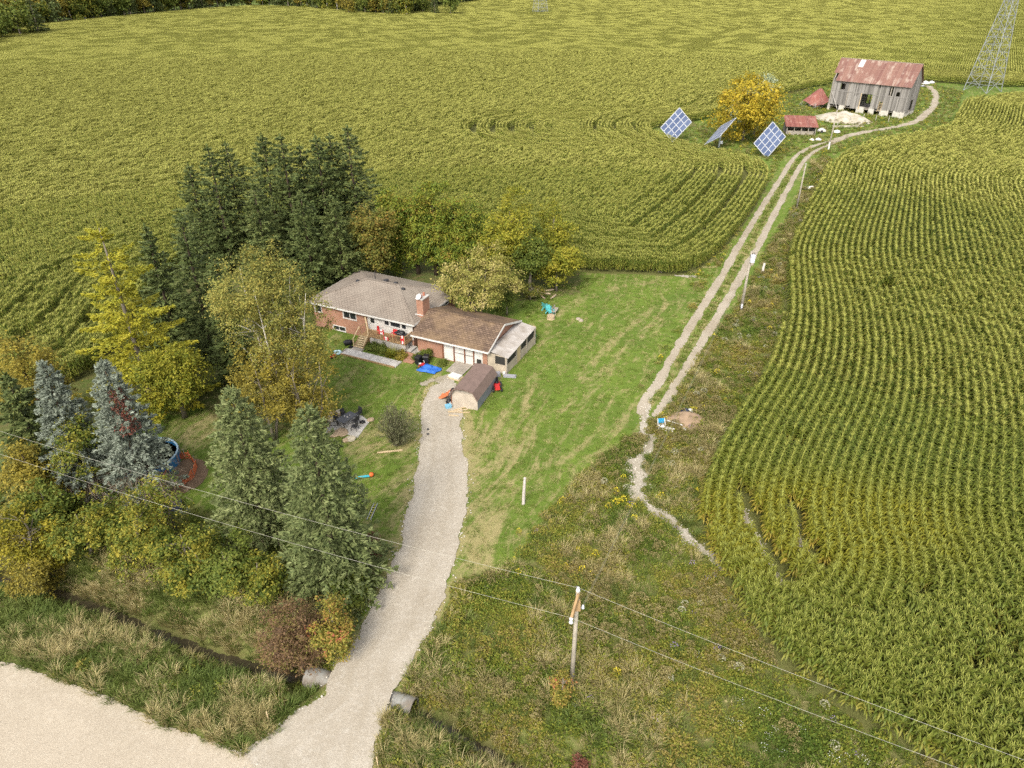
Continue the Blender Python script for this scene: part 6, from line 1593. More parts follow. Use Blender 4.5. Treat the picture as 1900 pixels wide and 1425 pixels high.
m_cell = bpy.data.materials.new('solar_cell'); nt, ns, ls, out = nodes_of(m_cell)
oi = ns.new('ShaderNodeObjectInfo')
ccol = mixc(nt, oi.outputs['Random'], (0.060, 0.085, 0.165), (0.095, 0.125, 0.215))
ls.new(pbsdf(nt, ccol, 0.30, 0.0, None, 0.4), out.inputs[0])
m_alu = plain('pale_aluminium', (0.52, 0.53, 0.55), 0.45, 0.1, metal=0.3)
def tracker(label, T, Rr, B, L, Yc, p, q, post_py, away=False):
    T, Rr, B, L = [np.array(v, float) for v in (T, Rr, B, L)]
    c = (T + Rr + B + L) / 4
    zc = zat(c[1], Yc); u_ = (c[0] - 950) / FPX; dep = (Yc * CP + (CAM_H - zc) * SP); cen = np.array([u_ * dep, Yc, zc])
    f = unit(cen - np.array([0, 0, CAM_H])); x = unit(np.cross(f, [0, 0, 1.0])); up = np.cross(x, f)
    k = FPX / dep
    U = (Rr - T) / k; V = (L - T) / k
    U3 = x * U[0] - up * U[1] + f * p; V3 = x * V[0] - up * V[1] + f * q
    V3 = V3 - U3 * (V3 @ U3) / (U3 @ U3)
    w, h = np.linalg.norm(U3), np.linalg.norm(V3); eu, ev = U3 / w, V3 / h; n = np.cross(ev, eu)
    if (n @ f > 0) != away: n = -n
    t = empty('solar_tracker', (cen[0], cen[1], 0), 0, label, 'solar panel')
    M = Matrix((eu, ev, n)).transposed(); cl = Vector((0, 0, cen[2]))
    fr = empty('panel_frame', cl); fr.rotation_euler = M.to_euler(); fr.parent = t
    if M.determinant() < 0: fr.rotation_euler = Matrix((eu, -ev, n)).transposed().to_euler()
    m0 = MB().box((0, 0, -0.03), (w / 4 - 0.05, h / 4 - 0.05, 0.04)).build('panel', m_cell, fr); m0.location = (-w / 2 + w / 8, -h / 2 + h / 8, 0.03)
    for i in range(4):
        for j in range(4):
            if i == j == 0: continue
            o = m0.copy(); COL.objects.link(o); o.parent = fr; o.location = (-w / 2 + (i + .5) * w / 4, -h / 2 + (j + .5) * h / 4, 0.03)
    g = MB()
    for i in range(5): g.box((-w / 2 + i * w / 4, 0, -0.02), (0.14, h + 0.14, 0.09)); g.box((0, -h / 2 + i * h / 4, -0.021), (w + 0.14, 0.14, 0.092))
    g.build('rail_grid', m_alu, fr)
    MB().box((0, 0, -0.075), (w, h, 0.012)).build('back_sheet', m_alu, fr)
    g = MB(); g.box((0, 0, -0.2), (w * 0.8, 0.16, 0.16)); g.box((0, 0, -0.3), (0.2, h * 0.8, 0.16)); g.build('back_beam', m_galv, fr)
    e = Vector(n) * -0.35
    MB().tube([(e.x, e.y, -0.2), (e.x, e.y, cen[2] + e.z)], [0.24, 0.20], 12).build('post', m_galv, t)
    MB().box((e.x + 0.4, e.y - 0.1, 1.4), (0.5, 0.3, 0.6)).build('control_box', m_ins, t)
    MB().lathe([(0.55, -0.05), (0.55, 0.12), (0.3, 0.14)], 12, (e.x, e.y, 0)).build('footing', m_conc, t)
tracker('leftmost blue solar panel array, standing at the corn edge', (1257, 202), (1282, 226), (1252, 261), (1227, 238), 168.0, 0.8, -2.1, 262)
tracker('middle solar panel array, seen almost edge-on', (1361, 218), (1336, 253), (1310, 271), (1336, 234), 162.0, -3.4, 4.65, 276)
tracker('rightmost blue solar panel array, in front of the golden tree and open shed', (1428, 228), (1455, 252), (1429, 292), (1401, 267), 155.5, 1.2, -2.75, 292)

# ================================================================== YARD THINGS
def put(o_or_mb, name, mat, px, label, cat, rz=0.0, z=0.0, group=None, uv=False, smooth=False):
    g = G(*px, z); o = o_or_mb.build(name, mat, None, uv=uv, smooth=smooth); o.location = (g[0], g[1], z); o.rotation_euler = (0, 0, rz); return tag(o, label, cat, group)
def at(name, px, label, cat, rz=0.0, z=0.0, group=None):
    g = G(*px, z); return empty(name, (g[0], g[1], z), rz, label, cat, group)
# culvert pipes: one corrugated pipe under the drive, its two ends showing
ca = G(572, 1254, -0.8); cb = G(768, 1316, -0.8); dv = unit(cb - ca); L_ = float(np.linalg.norm(cb - ca))
cul = empty('culvert_pipe', (ca[0], ca[1], -0.80), math.atan2(dv[1], dv[0]), 'corrugated steel culvert carrying the creek under the driveway', 'culvert')
m_culv = plain('culvert_steel', (0.27, 0.27, 0.25), 0.75, 0.45, 1.2, c2=(0.16, 0.13, 0.10))
RCV = 0.66; vs = []; n1, n2 = int(L_ / 0.08), 28
for i in range(n1 + 1):
    for ring in (0, 1):
        rr = RCV + (0.028 if i % 2 else 0.0) - (0.05 if ring else 0)
        for k in range(n2): a = 2 * math.pi * k / n2; vs.append((i * L_ / n1, rr * math.cos(a), rr * math.sin(a)))
fs = []
for i in range(n1):
    for k in range(n2):
        k2 = (k + 1) % n2; o0 = i * 2 * n2; o1 = (i + 1) * 2 * n2
        fs.append((o0 + k, o1 + k, o1 + k2, o0 + k2)); fs.append((o0 + n2 + k, o0 + n2 + k2, o1 + n2 + k2, o1 + n2 + k))
for i in (0, n1):
    for k in range(n2): k2 = (k + 1) % n2; o0 = i * 2 * n2; fs.append((o0 + k, o0 + k2, o0 + n2 + k2, o0 + n2 + k))
MB().add(vs, fs).build('pipe_wall', m_culv, cul, smooth=True)
for px, lab, a in (((500, 1340), 'wooden survey stake at the road verge left of the driveway', 0.05), ((702, 1424), 'wooden survey stake right of the driveway mouth', -0.03)):
    put(MB().box((0, 0, 0.45), (0.06, 0.05, 1.0), taper=(1, 1)).add([(-.03, -.025, .95), (.03, -.025, .95), (.03, .025, .95), (-.03, .025, .95), (0, 0, 1.02)], [(0, 1, 4), (1, 2, 4), (2, 3, 4), (3, 0, 4)]), 'survey_stake', m_woodp, px, lab, 'stake')
ps = MB().tube([(0, 0, -0.2), (0.03, 0.0, 1.2), (0.10, 0.02, 2.6)], [0.13, 0.12, 0.10], 9); put(ps, 'wooden_post', plain('silver_post', (0.50, 0.45, 0.42), 0.85, 0.25), (971, 935), 'lone silvery wooden post standing in the mown grass', 'post')
put(MB().tube([(0, 0, 0), (0.02, 0.0, 0.9), (0.06, 0, 1.5)], [0.17, 0.16, 0.15], 9), 'post_stub', plain('white_post', (0.60, 0.55, 0.50), 0.85, 0.2), (1414, 508), 'short whitish post stub in the weeds beside the transformer pole', 'post')
put(MB().tube([(0, 0, 0), (0.3, 0.2, 0.35), (0.9, 0.5, 0.4)], [0.25, 0.3, 0.2], 8), 'driftwood_log', plain('white_post', (0, 0, 0)), (1500, 352), 'bleached log lying in weeds by the bare leaning pole', 'log')
FP = plain('fence_wood', (0.40, 0.37, 0.32), 0.9, 0.3)
for i, (px, py) in enumerate(((1601, 223), (1624, 225), (1648, 226), (1667, 223), (1576, 229), (1553, 236))):
    put(MB().box((0, 0, 0.75), (0.14, 0.12, 1.6)), 'fence_post', FP, (px, py), 'thin grey fence post in the row below the barn foundation', 'post', 0.0, 0.0, 'fence posts below the barn')
# concrete walk, bed, broken brick steps
def HP(u, v, z=0.0): q = Matrix.Rotation(HR, 3, 'Z') @ Vector((u, v, 0)) + Vector(HO); return (q.x, q.y, z)
wk = empty('front_walk', HP(5.4, -1.85), HR, 'pale concrete walk edged with timber in front of the house', 'walk')
rs = np.random.RandomState(9)
for i in range(6): MB().box((0.62 + i * 1.16, 0.68, 0.06 + rs.uniform(-0.012, 0.012)), (1.13, 1.22, 0.14)).build('slab', m_conc2, wk)
MB().box((3.4, -0.03, 0.08), (7.0, 0.10, 0.18)).build('edging_timber', m_wood, wk); MB().box((-0.06, 0.6, 0.08), (0.10, 1.2, 0.18)).build('edging_timber', m_grey, wk)
wk['kind'] = 'structure'; del wk['category']
st = empty('stepping_slab', HP(6.3, -0.25), HR, 'wooden landing slab at the foot of the deck stairs', 'slab'); MB().box((0.15, 0.05, 0.05), (1.35, 0.7, 0.12)).build('slab', m_grey, st)
o = MB().box((0, 0, 0.02), (0.75, 0.5, 0.03)).build('door_mat', m_black); o.location = HP(5.55, 0.0, 0.01); o.rotation_euler = (0, 0, HR); tag(o, 'black rubber mat on the ground left of the deck stairs', 'mat')
bs = empty('brick_steps', HP(12.4, 1.0), HR, 'broken brick and concrete steps between deck and garage', 'steps')
for i, (u, v, z, a, b_, mt) in enumerate(((-0.6, 1.0, 0.32, 1.1, 1.2, m_conc2), (0.55, 0.95, 0.28, 0.9, 1.3, m_conc), (1.1, 0.7, 0.22, 0.5, 1.0, m_conc2))): MB().box((u, v, z), (a, b_, 0.16)).build('concrete_slab', mt, bs)
MB().box((0.0, -0.2, 0.15), (2.2, 0.9, 0.30)).build('brick_riser', m_brick, bs, uv=True); MB().box((0.6, -1.0, 0.07), (1.2, 0.8, 0.14)).build('brick_step', m_brick, bs, uv=True)
def shrub_at(name, label, u, v, h, r, leaf, seed, clumps=40, ls_=0.09):
    q = HP(u, v); w, c = broad(h, r, np.random.RandomState(seed), leaf, bark_grey, base=0.0, clumps=clumps, per=36, ls_=ls_, cr=0.4, lobes=4, limbs=5)
    return plant(name, label, 'plant', np.array(q), w, c, bark_grey)
shrub_at('garden_plant', 'dark green plants under the deck railing near the stairs', 8.0, 0.6, 0.8, 0.95, L_green, 401)
shrub_at('garden_plant', 'green plants in the middle of the front garden bed', 9.3, 0.4, 0.9, 0.9, L_green, 402)
o_ = empty('ornamental_grass', HP(10.6, 0.0), 0, 'bright yellow-green fountain grass in the front garden bed', 'plant')
link('crown', tuft_mesh('fountain', 260, 1.15, 0.9, 0.022, [L_maple], np.random.RandomState(4), 0.9), o_)
shrub_at('garden_plant', 'brownish green plant at the right end of the garden bed', 11.7, 0.2, 0.8, 0.75, L_goldb, 403)
shrub_at('garden_plant', 'tall weeds growing against the garage brick wall', 14.3, 1.35, 1.2, 0.6, L_green, 404, 40)
shrub_at('garden_plant', 'green weeds beside the black bins', 13.6, 0.6, 0.8, 0.6, L_green, 405, 30)
shrub_at('garden_plant', 'green weeds in front of the white garage door', 16.6, 0.9, 0.6, 0.5, L_green, 406, 24)
# deck furniture
def adirondack(label, loc, rz, mat, s=1.0):
    t = empty('lawn_chair', loc, rz, label, 'chair')
    for i in range(5): MB().box(((i - 2) * 0.11 * s, 0.30 * s, 0.62 * s), (0.10 * s, 0.025, 0.72 * s), M=Matrix.Rotation(R(-22), 3, 'X')).build('back_slat', mat, t)
    MB().box((0, -0.05 * s, 0.36 * s), (0.54 * s, 0.52 * s, 0.04), M=Matrix.Rotation(R(8), 3, 'X')).build('seat', mat, t)
    for x in (-0.32, 0.32):
        MB().box((x * s, 0.0, 0.56 * s), (0.12 * s, 0.66 * s, 0.03)).build('armrest', mat, t)
        MB().bar((x * s, -0.3 * s, 0), (x * s, -0.3 * s, 0.55 * s), 0.07 * s).build('leg', mat, t); MB().bar((x * s, 0.32 * s, 0), (x * s, 0.1 * s, 0.36 * s), 0.07 * s).build('leg', mat, t)
    return t
adirondack('red slatted chair on the deck beside the barbecue', HP(9.85, 1.95, DZ), HR, m_red)
def bbq(label, loc, rz, s=1.0):
    t = empty('barbecue', loc, rz, label, 'barbecue')
    MB().box((0, 0, 0.42 * s), (0.75 * s, 0.5 * s, 0.60 * s)).build('cabinet', m_dark, t)
    MB().tube([(x * s, 0, 0.86 * s) for x in (-0.40, -0.36, 0.36, 0.40)], [0.20 * s, 0.27 * s, 0.27 * s, 0.20 * s], 14).build('lid', m_black, t, smooth=True)
    for x in (-0.6, 0.6): MB().box((x * s, 0, 0.78 * s), (0.36 * s, 0.46 * s, 0.04)).build('side_shelf', m_dark, t)
    MB().bar((-0.3 * s, -0.29 * s, 0.88 * s), (0.3 * s, -0.29 * s, 0.88 * s), 0.03).build('handle', m_galv, t)
    for x in (-0.33, 0.33):
        for y in (-0.2, 0.2): MB().box((x * s, y * s, 0.07 * s), (0.06 * s, 0.06 * s, 0.14 * s)).build('leg', m_dark, t)
    return t
bbq('black gas barbecue under a cover on the deck', HP(10.85, 1.95, DZ), HR, 1.05)
o = put(MB().lathe([(0.13, 0), (0.2, 0.1), (0.22, 0.5), (0.12, 0.72), (0.14, 0.85), (0.10, 0.98), (0.0, 1.02)], 10), 'deck_figure', m_red, (700, 602), 'small red figure standing by the deck door', 'ornament'); o.location = HP(7.75, 2.15, DZ)
# bins, tarp, junk by the garage
def bin_(label, loc, rz):
    t = empty('wheelie_bin', loc, rz, label, 'bin')
    MB().box((0, 0, 0.50), (0.50, 0.55, 0.85), taper=(1.15, 1.2)).build('body', m_black, t); MB().box((0, 0, 0.96), (0.62, 0.72, 0.08), taper=(0.85, 0.85)).build('lid', m_black, t)
    for x in (-0.25, 0.25): 
        w_ = MB(); w_.tube([(x - 0.03, 0.3, 0.1), (x + 0.03, 0.3, 0.1)], 0.10, 12); w_.build('wheel', m_dark, t)
    MB().bar((-0.2, 0.40, 0.92), (0.2, 0.40, 0.92), 0.03).build('handle', m_dark, t); return t
bin_('left black wheelie bin beside the brick steps', HP(14.2, -0.1), HR); bin_('right black wheelie bin next to the white garage panel', HP(14.85, 0.4), HR + 0.3)
bx = MB().box((0, 0, 0.22), (0.6, 0.42, 0.40), taper=(1.1, 1.1)).box((0, 0, 0.45), (0.7, 0.5, 0.06)).build('storage_box', m_gplas); bx.location = HP(13.75, 1.1, 0.0); bx.rotation_euler = (0, 0, HR); tag(bx, 'small grey lidded box against the garage wall', 'box')
kb = empty('kids_bike', HP(14.9, -0.65), HR + 0.8, 'red and white kids ride-on bike beside the bins', 'bike')
for x in (-0.35, 0.35):
    w_ = MB(); w_.tube([(x + 0.20 * math.cos(a), 0, 0.22 + 0.20 * math.sin(a)) for a in np.linspace(0, 2 * math.pi, 15)], 0.035, 6, False); w_.build('wheel', m_dark, kb)
MB().tube([(-0.35, 0, 0.22), (-0.1, 0, 0.5), (0.28, 0, 0.55), (0.35, 0, 0.22)], 0.045, 8).build('frame', m_red, kb); MB().box((-0.15, 0, 0.58), (0.25, 0.16, 0.08)).build('saddle', m_white, kb); MB().bar((0.28, -0.22, 0.72), (0.28, 0.22, 0.72), 0.04).build('handlebar', m_white, kb); MB().box((0.05, 0, 0.42), (0.4, 0.2, 0.2)).build('body_panel', m_red, kb)
tp_ = []; n = 18; rs = np.random.RandomState(3)
for i in range(n):
    for j in range(n):
        x = (i / (n - 1) - 0.5); y = (j / (n - 1) - 0.5); a = math.atan2(y, x); rr = 1 + 0.10 * math.sin(3 * a + 1) + 0.06 * math.sin(5 * a)
        z = 0.06 + 0.42 * float(vn(np.array([x * 6]), np.array([y * 6]), 1.0, 3)[0]) * max(0, 1 - (abs(x) * 1.9) ** 3) * max(0, 1 - (abs(y) * 1.9) ** 3) + 0.08 * float(vn(np.array([x * 17]), np.array([y * 17]), 1.0, 5)[0])
        tp_.append((x * 2.2 * rr, y * 1.5 * rr, z))
o = link('tarpaulin', np_mesh('tarpaulin', tp_, [(i * n + j, (i + 1) * n + j, (i + 1) * n + j + 1, i * n + j + 1) for i in range(n - 1) for j in range(n - 1)], plain('blue_tarp', (0.030, 0.14, 0.52), 0.45, 0.3, 2.5)))
g = G(797, 686); o.location = (g[0], g[1], 0); o.rotation_euler = (0, 0, HR); tag(o, 'crumpled blue tarpaulin lying on the grass in front of the bins', 'tarp')
put(MB().bar((-0.5, 0, 0.05), (0.5, 0.35, 0.75), 0.05), 'broom_handle', m_woodp, (785, 672), 'pale wooden broom handle leaning out of the tarpaulin', 'stick', 0.6)
pl = at('plank_platform', (852, 684), 'grey plank ramp lying in front of the garage doors', 'ramp', HR)
for i in range(8): MB().box((-0.85 + i * 0.25, 0, 0.09), (0.235, 2.3, 0.05)).build('plank', m_grey, pl)
for y in (-0.9, 0.9): MB().box((0, y, 0.03), (1.9, 0.1, 0.06)).build('bearer', m_grey, pl)
mt = at('mattress', (845, 700), 'white mattress on a timber base left of the shed', 'mattress', HR - 0.1)
MB().box((0, 0, 0.16), (1.25, 0.75, 0.20)).build('pad', m_white, mt); MB().box((0, 0, 0.04), (1.45, 0.85, 0.05)).build('base_board', m_woodp, mt); MB().box((0.2, -0.5, 0.05), (1.3, 0.12, 0.07)).build('base_plank', m_woodp, mt)
# orange sheet, bags and boxes by the shed door
V = []; n = 10
for i in range(n):
    for j in range(n):
        x, y = i / (n - 1), j / (n - 1); V.append((x * 1.15 - 1.2, y * 1.0 - 0.5 + 0.25 * (1 - x), 0.04 + 1.0 * x ** 1.6 * (0.65 + 0.35 * y) + 0.10 * float(vn(np.array([x * 6]), np.array([y * 6]), 1, 9)[0])))
o = link('orange_sheet', np_mesh('orange_sheet', V, [(i * n + j, (i + 1) * n + j, (i + 1) * n + j + 1, i * n + j + 1) for i in range(n - 1) for j in range(n - 1)], plain('orange_tarp', (0.62, 0.19, 0.075), 0.6, 0.25))); g = G(836, 742); o.location = (g[0], g[1], 0); o.rotation_euler = (0, 0, SR); tag(o, 'orange plastic sheet draped at the front corner of the shed', 'tarp')
def blob(name, label, cat, px, r, mat, sq=0.7, seed=0, z=0.0):
    rs = np.random.RandomState(seed); m = MB().lathe([(0.55 * r, 0.0), (0.95 * r, 0.25 * r * sq), (1.0 * r, 0.6 * r * sq), (0.75 * r, 1.1 * r * sq), (0.3 * r, 1.4 * r * sq), (0.08 * r, 1.55 * r * sq)], 12)
    m.v = [(x * rs.uniform(0.85, 1.15), y * rs.uniform(0.85, 1.15), z_ * rs.uniform(0.9, 1.1)) for x, y, z_ in m.v]
    return put(m, name, mat, px, label, cat, 0, z, smooth=True)
blob('black_bag', 'black sack hanging at the front corner of the shed', 'bag', (841, 728), 0.33, m_black, 1.0, 1); blob('black_bag', 'black rubbish bag below the orange sheet', 'bag', (833, 748), 0.32, m_black, 1.1, 2)
put(MB().box((0, 0, 0.16), (0.55, 0.38, 0.30)).box((0, 0, 0.33), (0.60, 0.43, 0.05)), 'cooler_box', plain('pale_blue_plastic', (0.18, 0.42, 0.58), 0.5), (832, 757), 'pale blue cooler box at the shed front corner', 'box', 0.4)
put(MB().lathe([(0.14, 0), (0.17, 0.36), (0.16, 0.36), (0.13, 0.04)], 14), 'bucket', m_white, (837, 753), 'white bucket beside the pale blue cooler box', 'bucket')
rs = np.random.RandomState(12)
for i, (px, py, a, L) in enumerate(((850, 762, 0.2, 2.6), (858, 758, 0.45, 2.2), (845, 766, 0.0, 1.8), (862, 766, 0.1, 1.4), (842, 772, -0.15, 1.3), (868, 756, 0.5, 1.2))):
    put(MB().box((0, 0, 0.05 + 0.03 * (i % 3)), (L * 0.75, 0.10, 0.045)), 'timber_offcut', m_woodp, (px, py), 'pale timber offcut scattered on the ground in front of the shed', 'timber', a, 0.0, 'timber offcuts by the shed')
# ride-on mower
mw = at('ride_on_mower', (922, 722), 'red ride-on lawn mower parked right of the shed', 'mower', 0.15)
MB().box((0, -0.35, 0.48), (0.52, 0.72, 0.34), taper=(0.8, 0.85)).build('bonnet', m_red, mw); MB().box((0, 0.42, 0.42), (0.72, 0.6, 0.22), taper=(0.9, 0.9)).build('rear_fender', m_red, mw); MB().box((0, 0.05, 0.28), (0.9, 0.55, 0.10)).build('deck', m_dark, mw)
MB().box((0, 0.42, 0.62), (0.46, 0.42, 0.10)).build('seat', m_black, mw); MB().box((0, 0.64, 0.82), (0.46, 0.10, 0.38), taper=(0.85, 1)).build('seat_back', m_black, mw)
MB().tube([(0, -0.1, 0.60), (0, 0.05, 0.86)], 0.025, 6).build('steering_column', m_dark, mw); sw = MB(); sw.tube([(0.17 * math.cos(a), 0.06 + 0.14 * math.sin(a), 0.88 + 0.06 * math.sin(a)) for a in np.linspace(0, 6.283, 15)], 0.018, 5, False); sw.build('steering_wheel', m_black, mw)
for x, y, r_, w_ in ((-0.42, -0.55, 0.19, 0.14), (0.42, -0.55, 0.19, 0.14), (-0.44, 0.5, 0.26, 0.2), (0.44, 0.5, 0.26, 0.2)):
    wl_ = MB(); wl_.tube([(x - w_ / 2, y, r_), (x - w_ / 4, y, r_), (x + w_ / 4, y, r_), (x + w_ / 2, y, r_)], [r_ * 0.8, r_, r_, r_ * 0.8], 14); wo = wl_.build('wheel', m_black, mw); MB().tube([(x - w_ / 2 - 0.01, y, r_), (x + w_ / 2 + 0.01, y, r_)], r_ * 0.45, 10).build('hub', m_gplas, wo)
put(MB().box((0, 0, 0.2), (0.75, 0.55, 0.36), taper=(0.9, 0.9)), 'storage_tote', m_gplas, (922, 697), 'light grey storage tote behind the shed', 'box', 0.1); put(MB().box((0, 0, 0.07), (1.3, 0.5, 0.12)).box((0, 0, 0.16), (1.2, 0.4, 0.06)), 'grey_panel', m_gplas, (946, 699), 'long grey plastic panel lying at the porch corner', 'panel', -0.15)
put(MB().box((0, 0, 0.06), (0.6, 0.45, 0.10)), 'teal_lid', plain('pale_teal', (0.30, 0.55, 0.55), 0.5), (907, 680), 'pale teal lid lying between shed and porch', 'lid', 0.3); put(MB().lathe([(0.16, 0), (0.18, 0.3), (0.1, 0.33)], 10), 'white_pail', m_white, (935, 695), 'white pail at the porch corner', 'bucket')
put(MB().lathe([(0.15, 0), (0.2, 0.4), (0.18, 0.4), (0.14, 0.03)], 12), 'green_bucket', plain('green_plastic', (0.03, 0.25, 0.10), 0.5), (992, 627), 'green bucket behind the screened porch', 'bucket'); put(MB().box((0, 0, 0.5), (0.4, 0.3, 1.0)), 'meter_cabinet', m_woodp, (990, 620), 'small tan cabinet at the back corner of the porch', 'cabinet', HR)
# lawn chairs and stump on the back lawn
adirondack('turquoise lawn chair tipped over on the back lawn', (*G(1014, 577)[:2], 0.0), 2.2, m_teal, 1.25); adirondack('second turquoise lawn chair beside the grey bench on the back lawn', (*G(1020, 583)[:2], 0.0), 0.6, m_teal, 1.1)
bn = at('garden_bench', (1030, 581), 'grey wooden garden bench on the back lawn', 'bench', 1.25)
for i in range(3): MB().box((0, -0.16 + i * 0.16, 0.45), (1.4, 0.14, 0.04)).build('seat_slat', m_grey, bn)
for z in (0.62, 0.78): MB().box((0, 0.26, z), (1.4, 0.03, 0.12)).build('back_slat', m_grey, bn)
for x in (-0.6, 0.6):
    MB().box((x, -0.18, 0.22), (0.07, 0.07, 0.44)).build('leg', m_grey, bn); MB().box((x, 0.24, 0.42), (0.07, 0.07, 0.84)).build('leg', m_grey, bn)
put(MB().lathe([(0.52, 0.0), (0.48, 0.1), (0.46, 0.42), (0.42, 0.45), (0.0, 0.45)], 14), 'tree_stump', plain('stump_wood', (0.42, 0.32, 0.21), 0.9, 0.3, 4), (1022, 591), 'cut tree stump in front of the garden bench', 'stump')
for i in range(7):
    put(MB().tube([(-0.6, 0, 0.12), (0, 0.05, 0.16), (0.7, -0.05, 0.14)], [0.11, 0.12, 0.09], 7), 'brush_log', plain('brush_wood', (0.40, 0.31, 0.22), 0.9, 0.3), (985 + i * 7, 552 - (i % 3) * 6), 'cut log in the brush heap at the back lawn corner', 'log', 0.7 * i, 0.0, 'logs of the brush heap')
for i, (px, py) in enumerate(((1058, 597), (1063, 600))): put(MB().lathe([(0.3, 0), (0.25, 0.12), (0.1, 0.16)], 9), 'ash_heap', plain('ash', (0.36, 0.30, 0.24), 0.95), (px + 15, py - 5), 'small burnt heap on the back lawn', 'ash heap', 0, 0, 'burnt heaps')
# red toy and swim ring by the walk
tr = MB(); tr.tube([(0.36 * math.cos(a), 0.36 * math.sin(a), 0.14) for a in np.linspace(0, 2 * math.pi, 21)], 0.13, 8, False); put(tr, 'swim_ring', plain('pale_ring', (0.48, 0.66, 0.70), 0.4), (626, 656), 'pale blue swim ring lying at the end of the walk', 'ring', smooth=True)
ty = at('toy_car', (618, 664), 'red ride-on toy car on the lawn beside the swim ring', 'toy', 0.5); MB().box((0, 0, 0.26), (0.6, 0.34, 0.22), taper=(0.85, 0.8)).build('body', m_red, ty); MB().box((-0.12, 0, 0.42), (0.12, 0.30, 0.16)).build('seat_back', m_black, ty)
for x in (-0.2, 0.2):
    for y in (-0.18, 0.18): MB().tube([(x, y - 0.03, 0.11), (x, y + 0.03, 0.11)], 0.11, 10).build('wheel', m_black, ty)
sg = put(MB().tube([(-0.45, 0, 0.3), (-0.2, 0, 0.34), (0.25, 0, 0.34), (0.5, 0, 0.28)], [0.2, 0.30, 0.30, 0.18], 12).box((-0.3, 0, 0.08), (0.1, 0.5, 0.16)).box((0.3, 0, 0.08), (0.1, 0.5, 0.16)), 'smoker', m_black, (646, 640), 'black barrel smoker on the grass left of the deck stairs', 'smoker', 0.3)
# patio with table and chairs
pt = at('patio', (648, 787), '', None, 0.2); del_ = pt
pp = GP([(602, 803), (612, 786), (628, 774), (650, 768), (672, 772), (686, 783), (676, 795), (664, 812), (644, 806)])
slabm = MB(); k = len(pp); slabm.add([(x, y, 0.05) for x, y in pp] + [(x, y, -0.05) for x, y in pp], [tuple(range(k))[::-1], *[(i, (i + 1) % k, (i + 1) % k + k, i + k) for i in range(k)]])
bpy.data.objects.remove(pt)
o = slabm.build('patio', m_conc2); tag(o, kind='structure')
m_flat = plain('flagstone', (0.40, 0.30, 0.20), 0.9, 0.3, 1.2)
for i, (px, py, r_) in enumerate(((612, 778, 0.75), (621, 770, 0.7), (604, 790, 0.55), (630, 766, 0.5), (634, 803, 0.7), (618, 806, 0.65), (651, 815, 0.5), (688, 780, 0.35), (642, 818, 0.35))):
    m = MB().lathe([(0.8 * r_, 0), (r_, 0.05), (0.9 * r_, 0.16), (0.0, 0.19)], 9); rs = np.random.RandomState(i); m.v = [(x * rs.uniform(.85, 1.1), y * rs.uniform(.75, 1.0), z) for x, y, z in m.v]
    put(m, 'flagstone', m_flat if i % 3 else plain('pale_flagstone', (0.50, 0.44, 0.33), 0.9), (px, py), 'flat tan rock set around the rim of the patio', 'rock', 0.5 * i, 0.0, 'rocks around the patio')
ta = G(631, 795); 
tb = at('patio_table', (645, 786), 'dark rectangular table in the middle of the patio', 'table', 0.95)
MB().box((0, 0, 0.72), (1.75, 1.0, 0.035)).build('table_top', plain('smoked_top', (0.085, 0.088, 0.10), 0.3, 0.2), tb); MB().box((0, 0, 0.685), (1.65, 0.9, 0.05)).build('apron', m_black, tb)
for x in (-0.78, 0.78):
    for y in (-0.42, 0.42): MB().box((x, y, 0.34), (0.06, 0.06, 0.68)).build('leg', m_black, tb)
tg = np.array(tb.location)
for i, (dx, dy) in enumerate(((-0.2, 0.05), (0.1, -0.1), (0.25, 0.2))):
    o = MB().lathe([(0.05, 0), (0.05, 0.12), (0.04, 0.13)], 10).build('cup', m_white); o.location = (tg[0] + dx, tg[1] + dy, 0.738); tag(o, 'small white cup standing on the patio table', 'cup', 'cups on the patio table')
def pchair(label, x, y, rz):
    t = empty('patio_chair', (x, y, 0.05), rz, label, 'chair')
    MB().box((0, 0, 0.43), (0.50, 0.50, 0.04)).build('seat', m_dark, t); MB().box((0, 0.25, 0.72), (0.50, 0.04, 0.52), M=Matrix.Rotation(R(-10), 3, 'X')).build('backrest', m_dark, t)
    for sx in (-0.23, 0.23):
        for sy in (-0.23, 0.23): MB().bar((sx, sy, 0.43), (sx * 1.1, sy * 1.15, 0), 0.035).build('leg', m_black, t)
        MB().bar((sx, -0.22, 0.64), (sx, 0.26, 0.64), 0.035).build('armrest', m_black, t)
    return t
cdir = np.array([math.cos(0.95), math.sin(0.95)]); cn = np.array([-cdir[1], cdir[0]])
for lab, a, b_, rz in (('black chair at the far left side of the patio table', 0.4, 0.78, 0.95 ), ('black chair at the near left side of the patio table', -0.45, 0.78, 0.95), ('black chair tucked in at the right side of the patio table', 0.35, -0.75, 0.95 + math.pi), ('black armchair at the far end of the patio table', 1.35, -0.1, 0.95 - math.pi / 2), ('black chair pulled away from the table on the open patio', -0.35, -1.35, 0.95 + math.pi + 0.4)):
    q = tg[:2] + cdir * a + cn * b_; pchair(lab, q[0], q[1], rz)
blob('black_bowl', 'small black fire bowl on the right of the patio', 'bowl', (673, 784), 0.26, m_black, 0.6, 4, 0.05)
kt = at('kettle_grill', (608, 797), 'black kettle grill at the left edge of the patio', 'grill', 0); MB().lathe([(0.05, 0.45), (0.22, 0.52), (0.29, 0.68), (0.28, 0.72), (0.2, 0.88), (0.04, 0.94)], 14).build('kettle', m_black, kt, smooth=True)
for a in (0.5, 2.6, 4.7): MB().bar((0.1 * math.cos(a), 0.1 * math.sin(a), 0.5), (0.28 * math.cos(a), 0.28 * math.sin(a), 0.0), 0.03).build('leg', m_dark, kt)
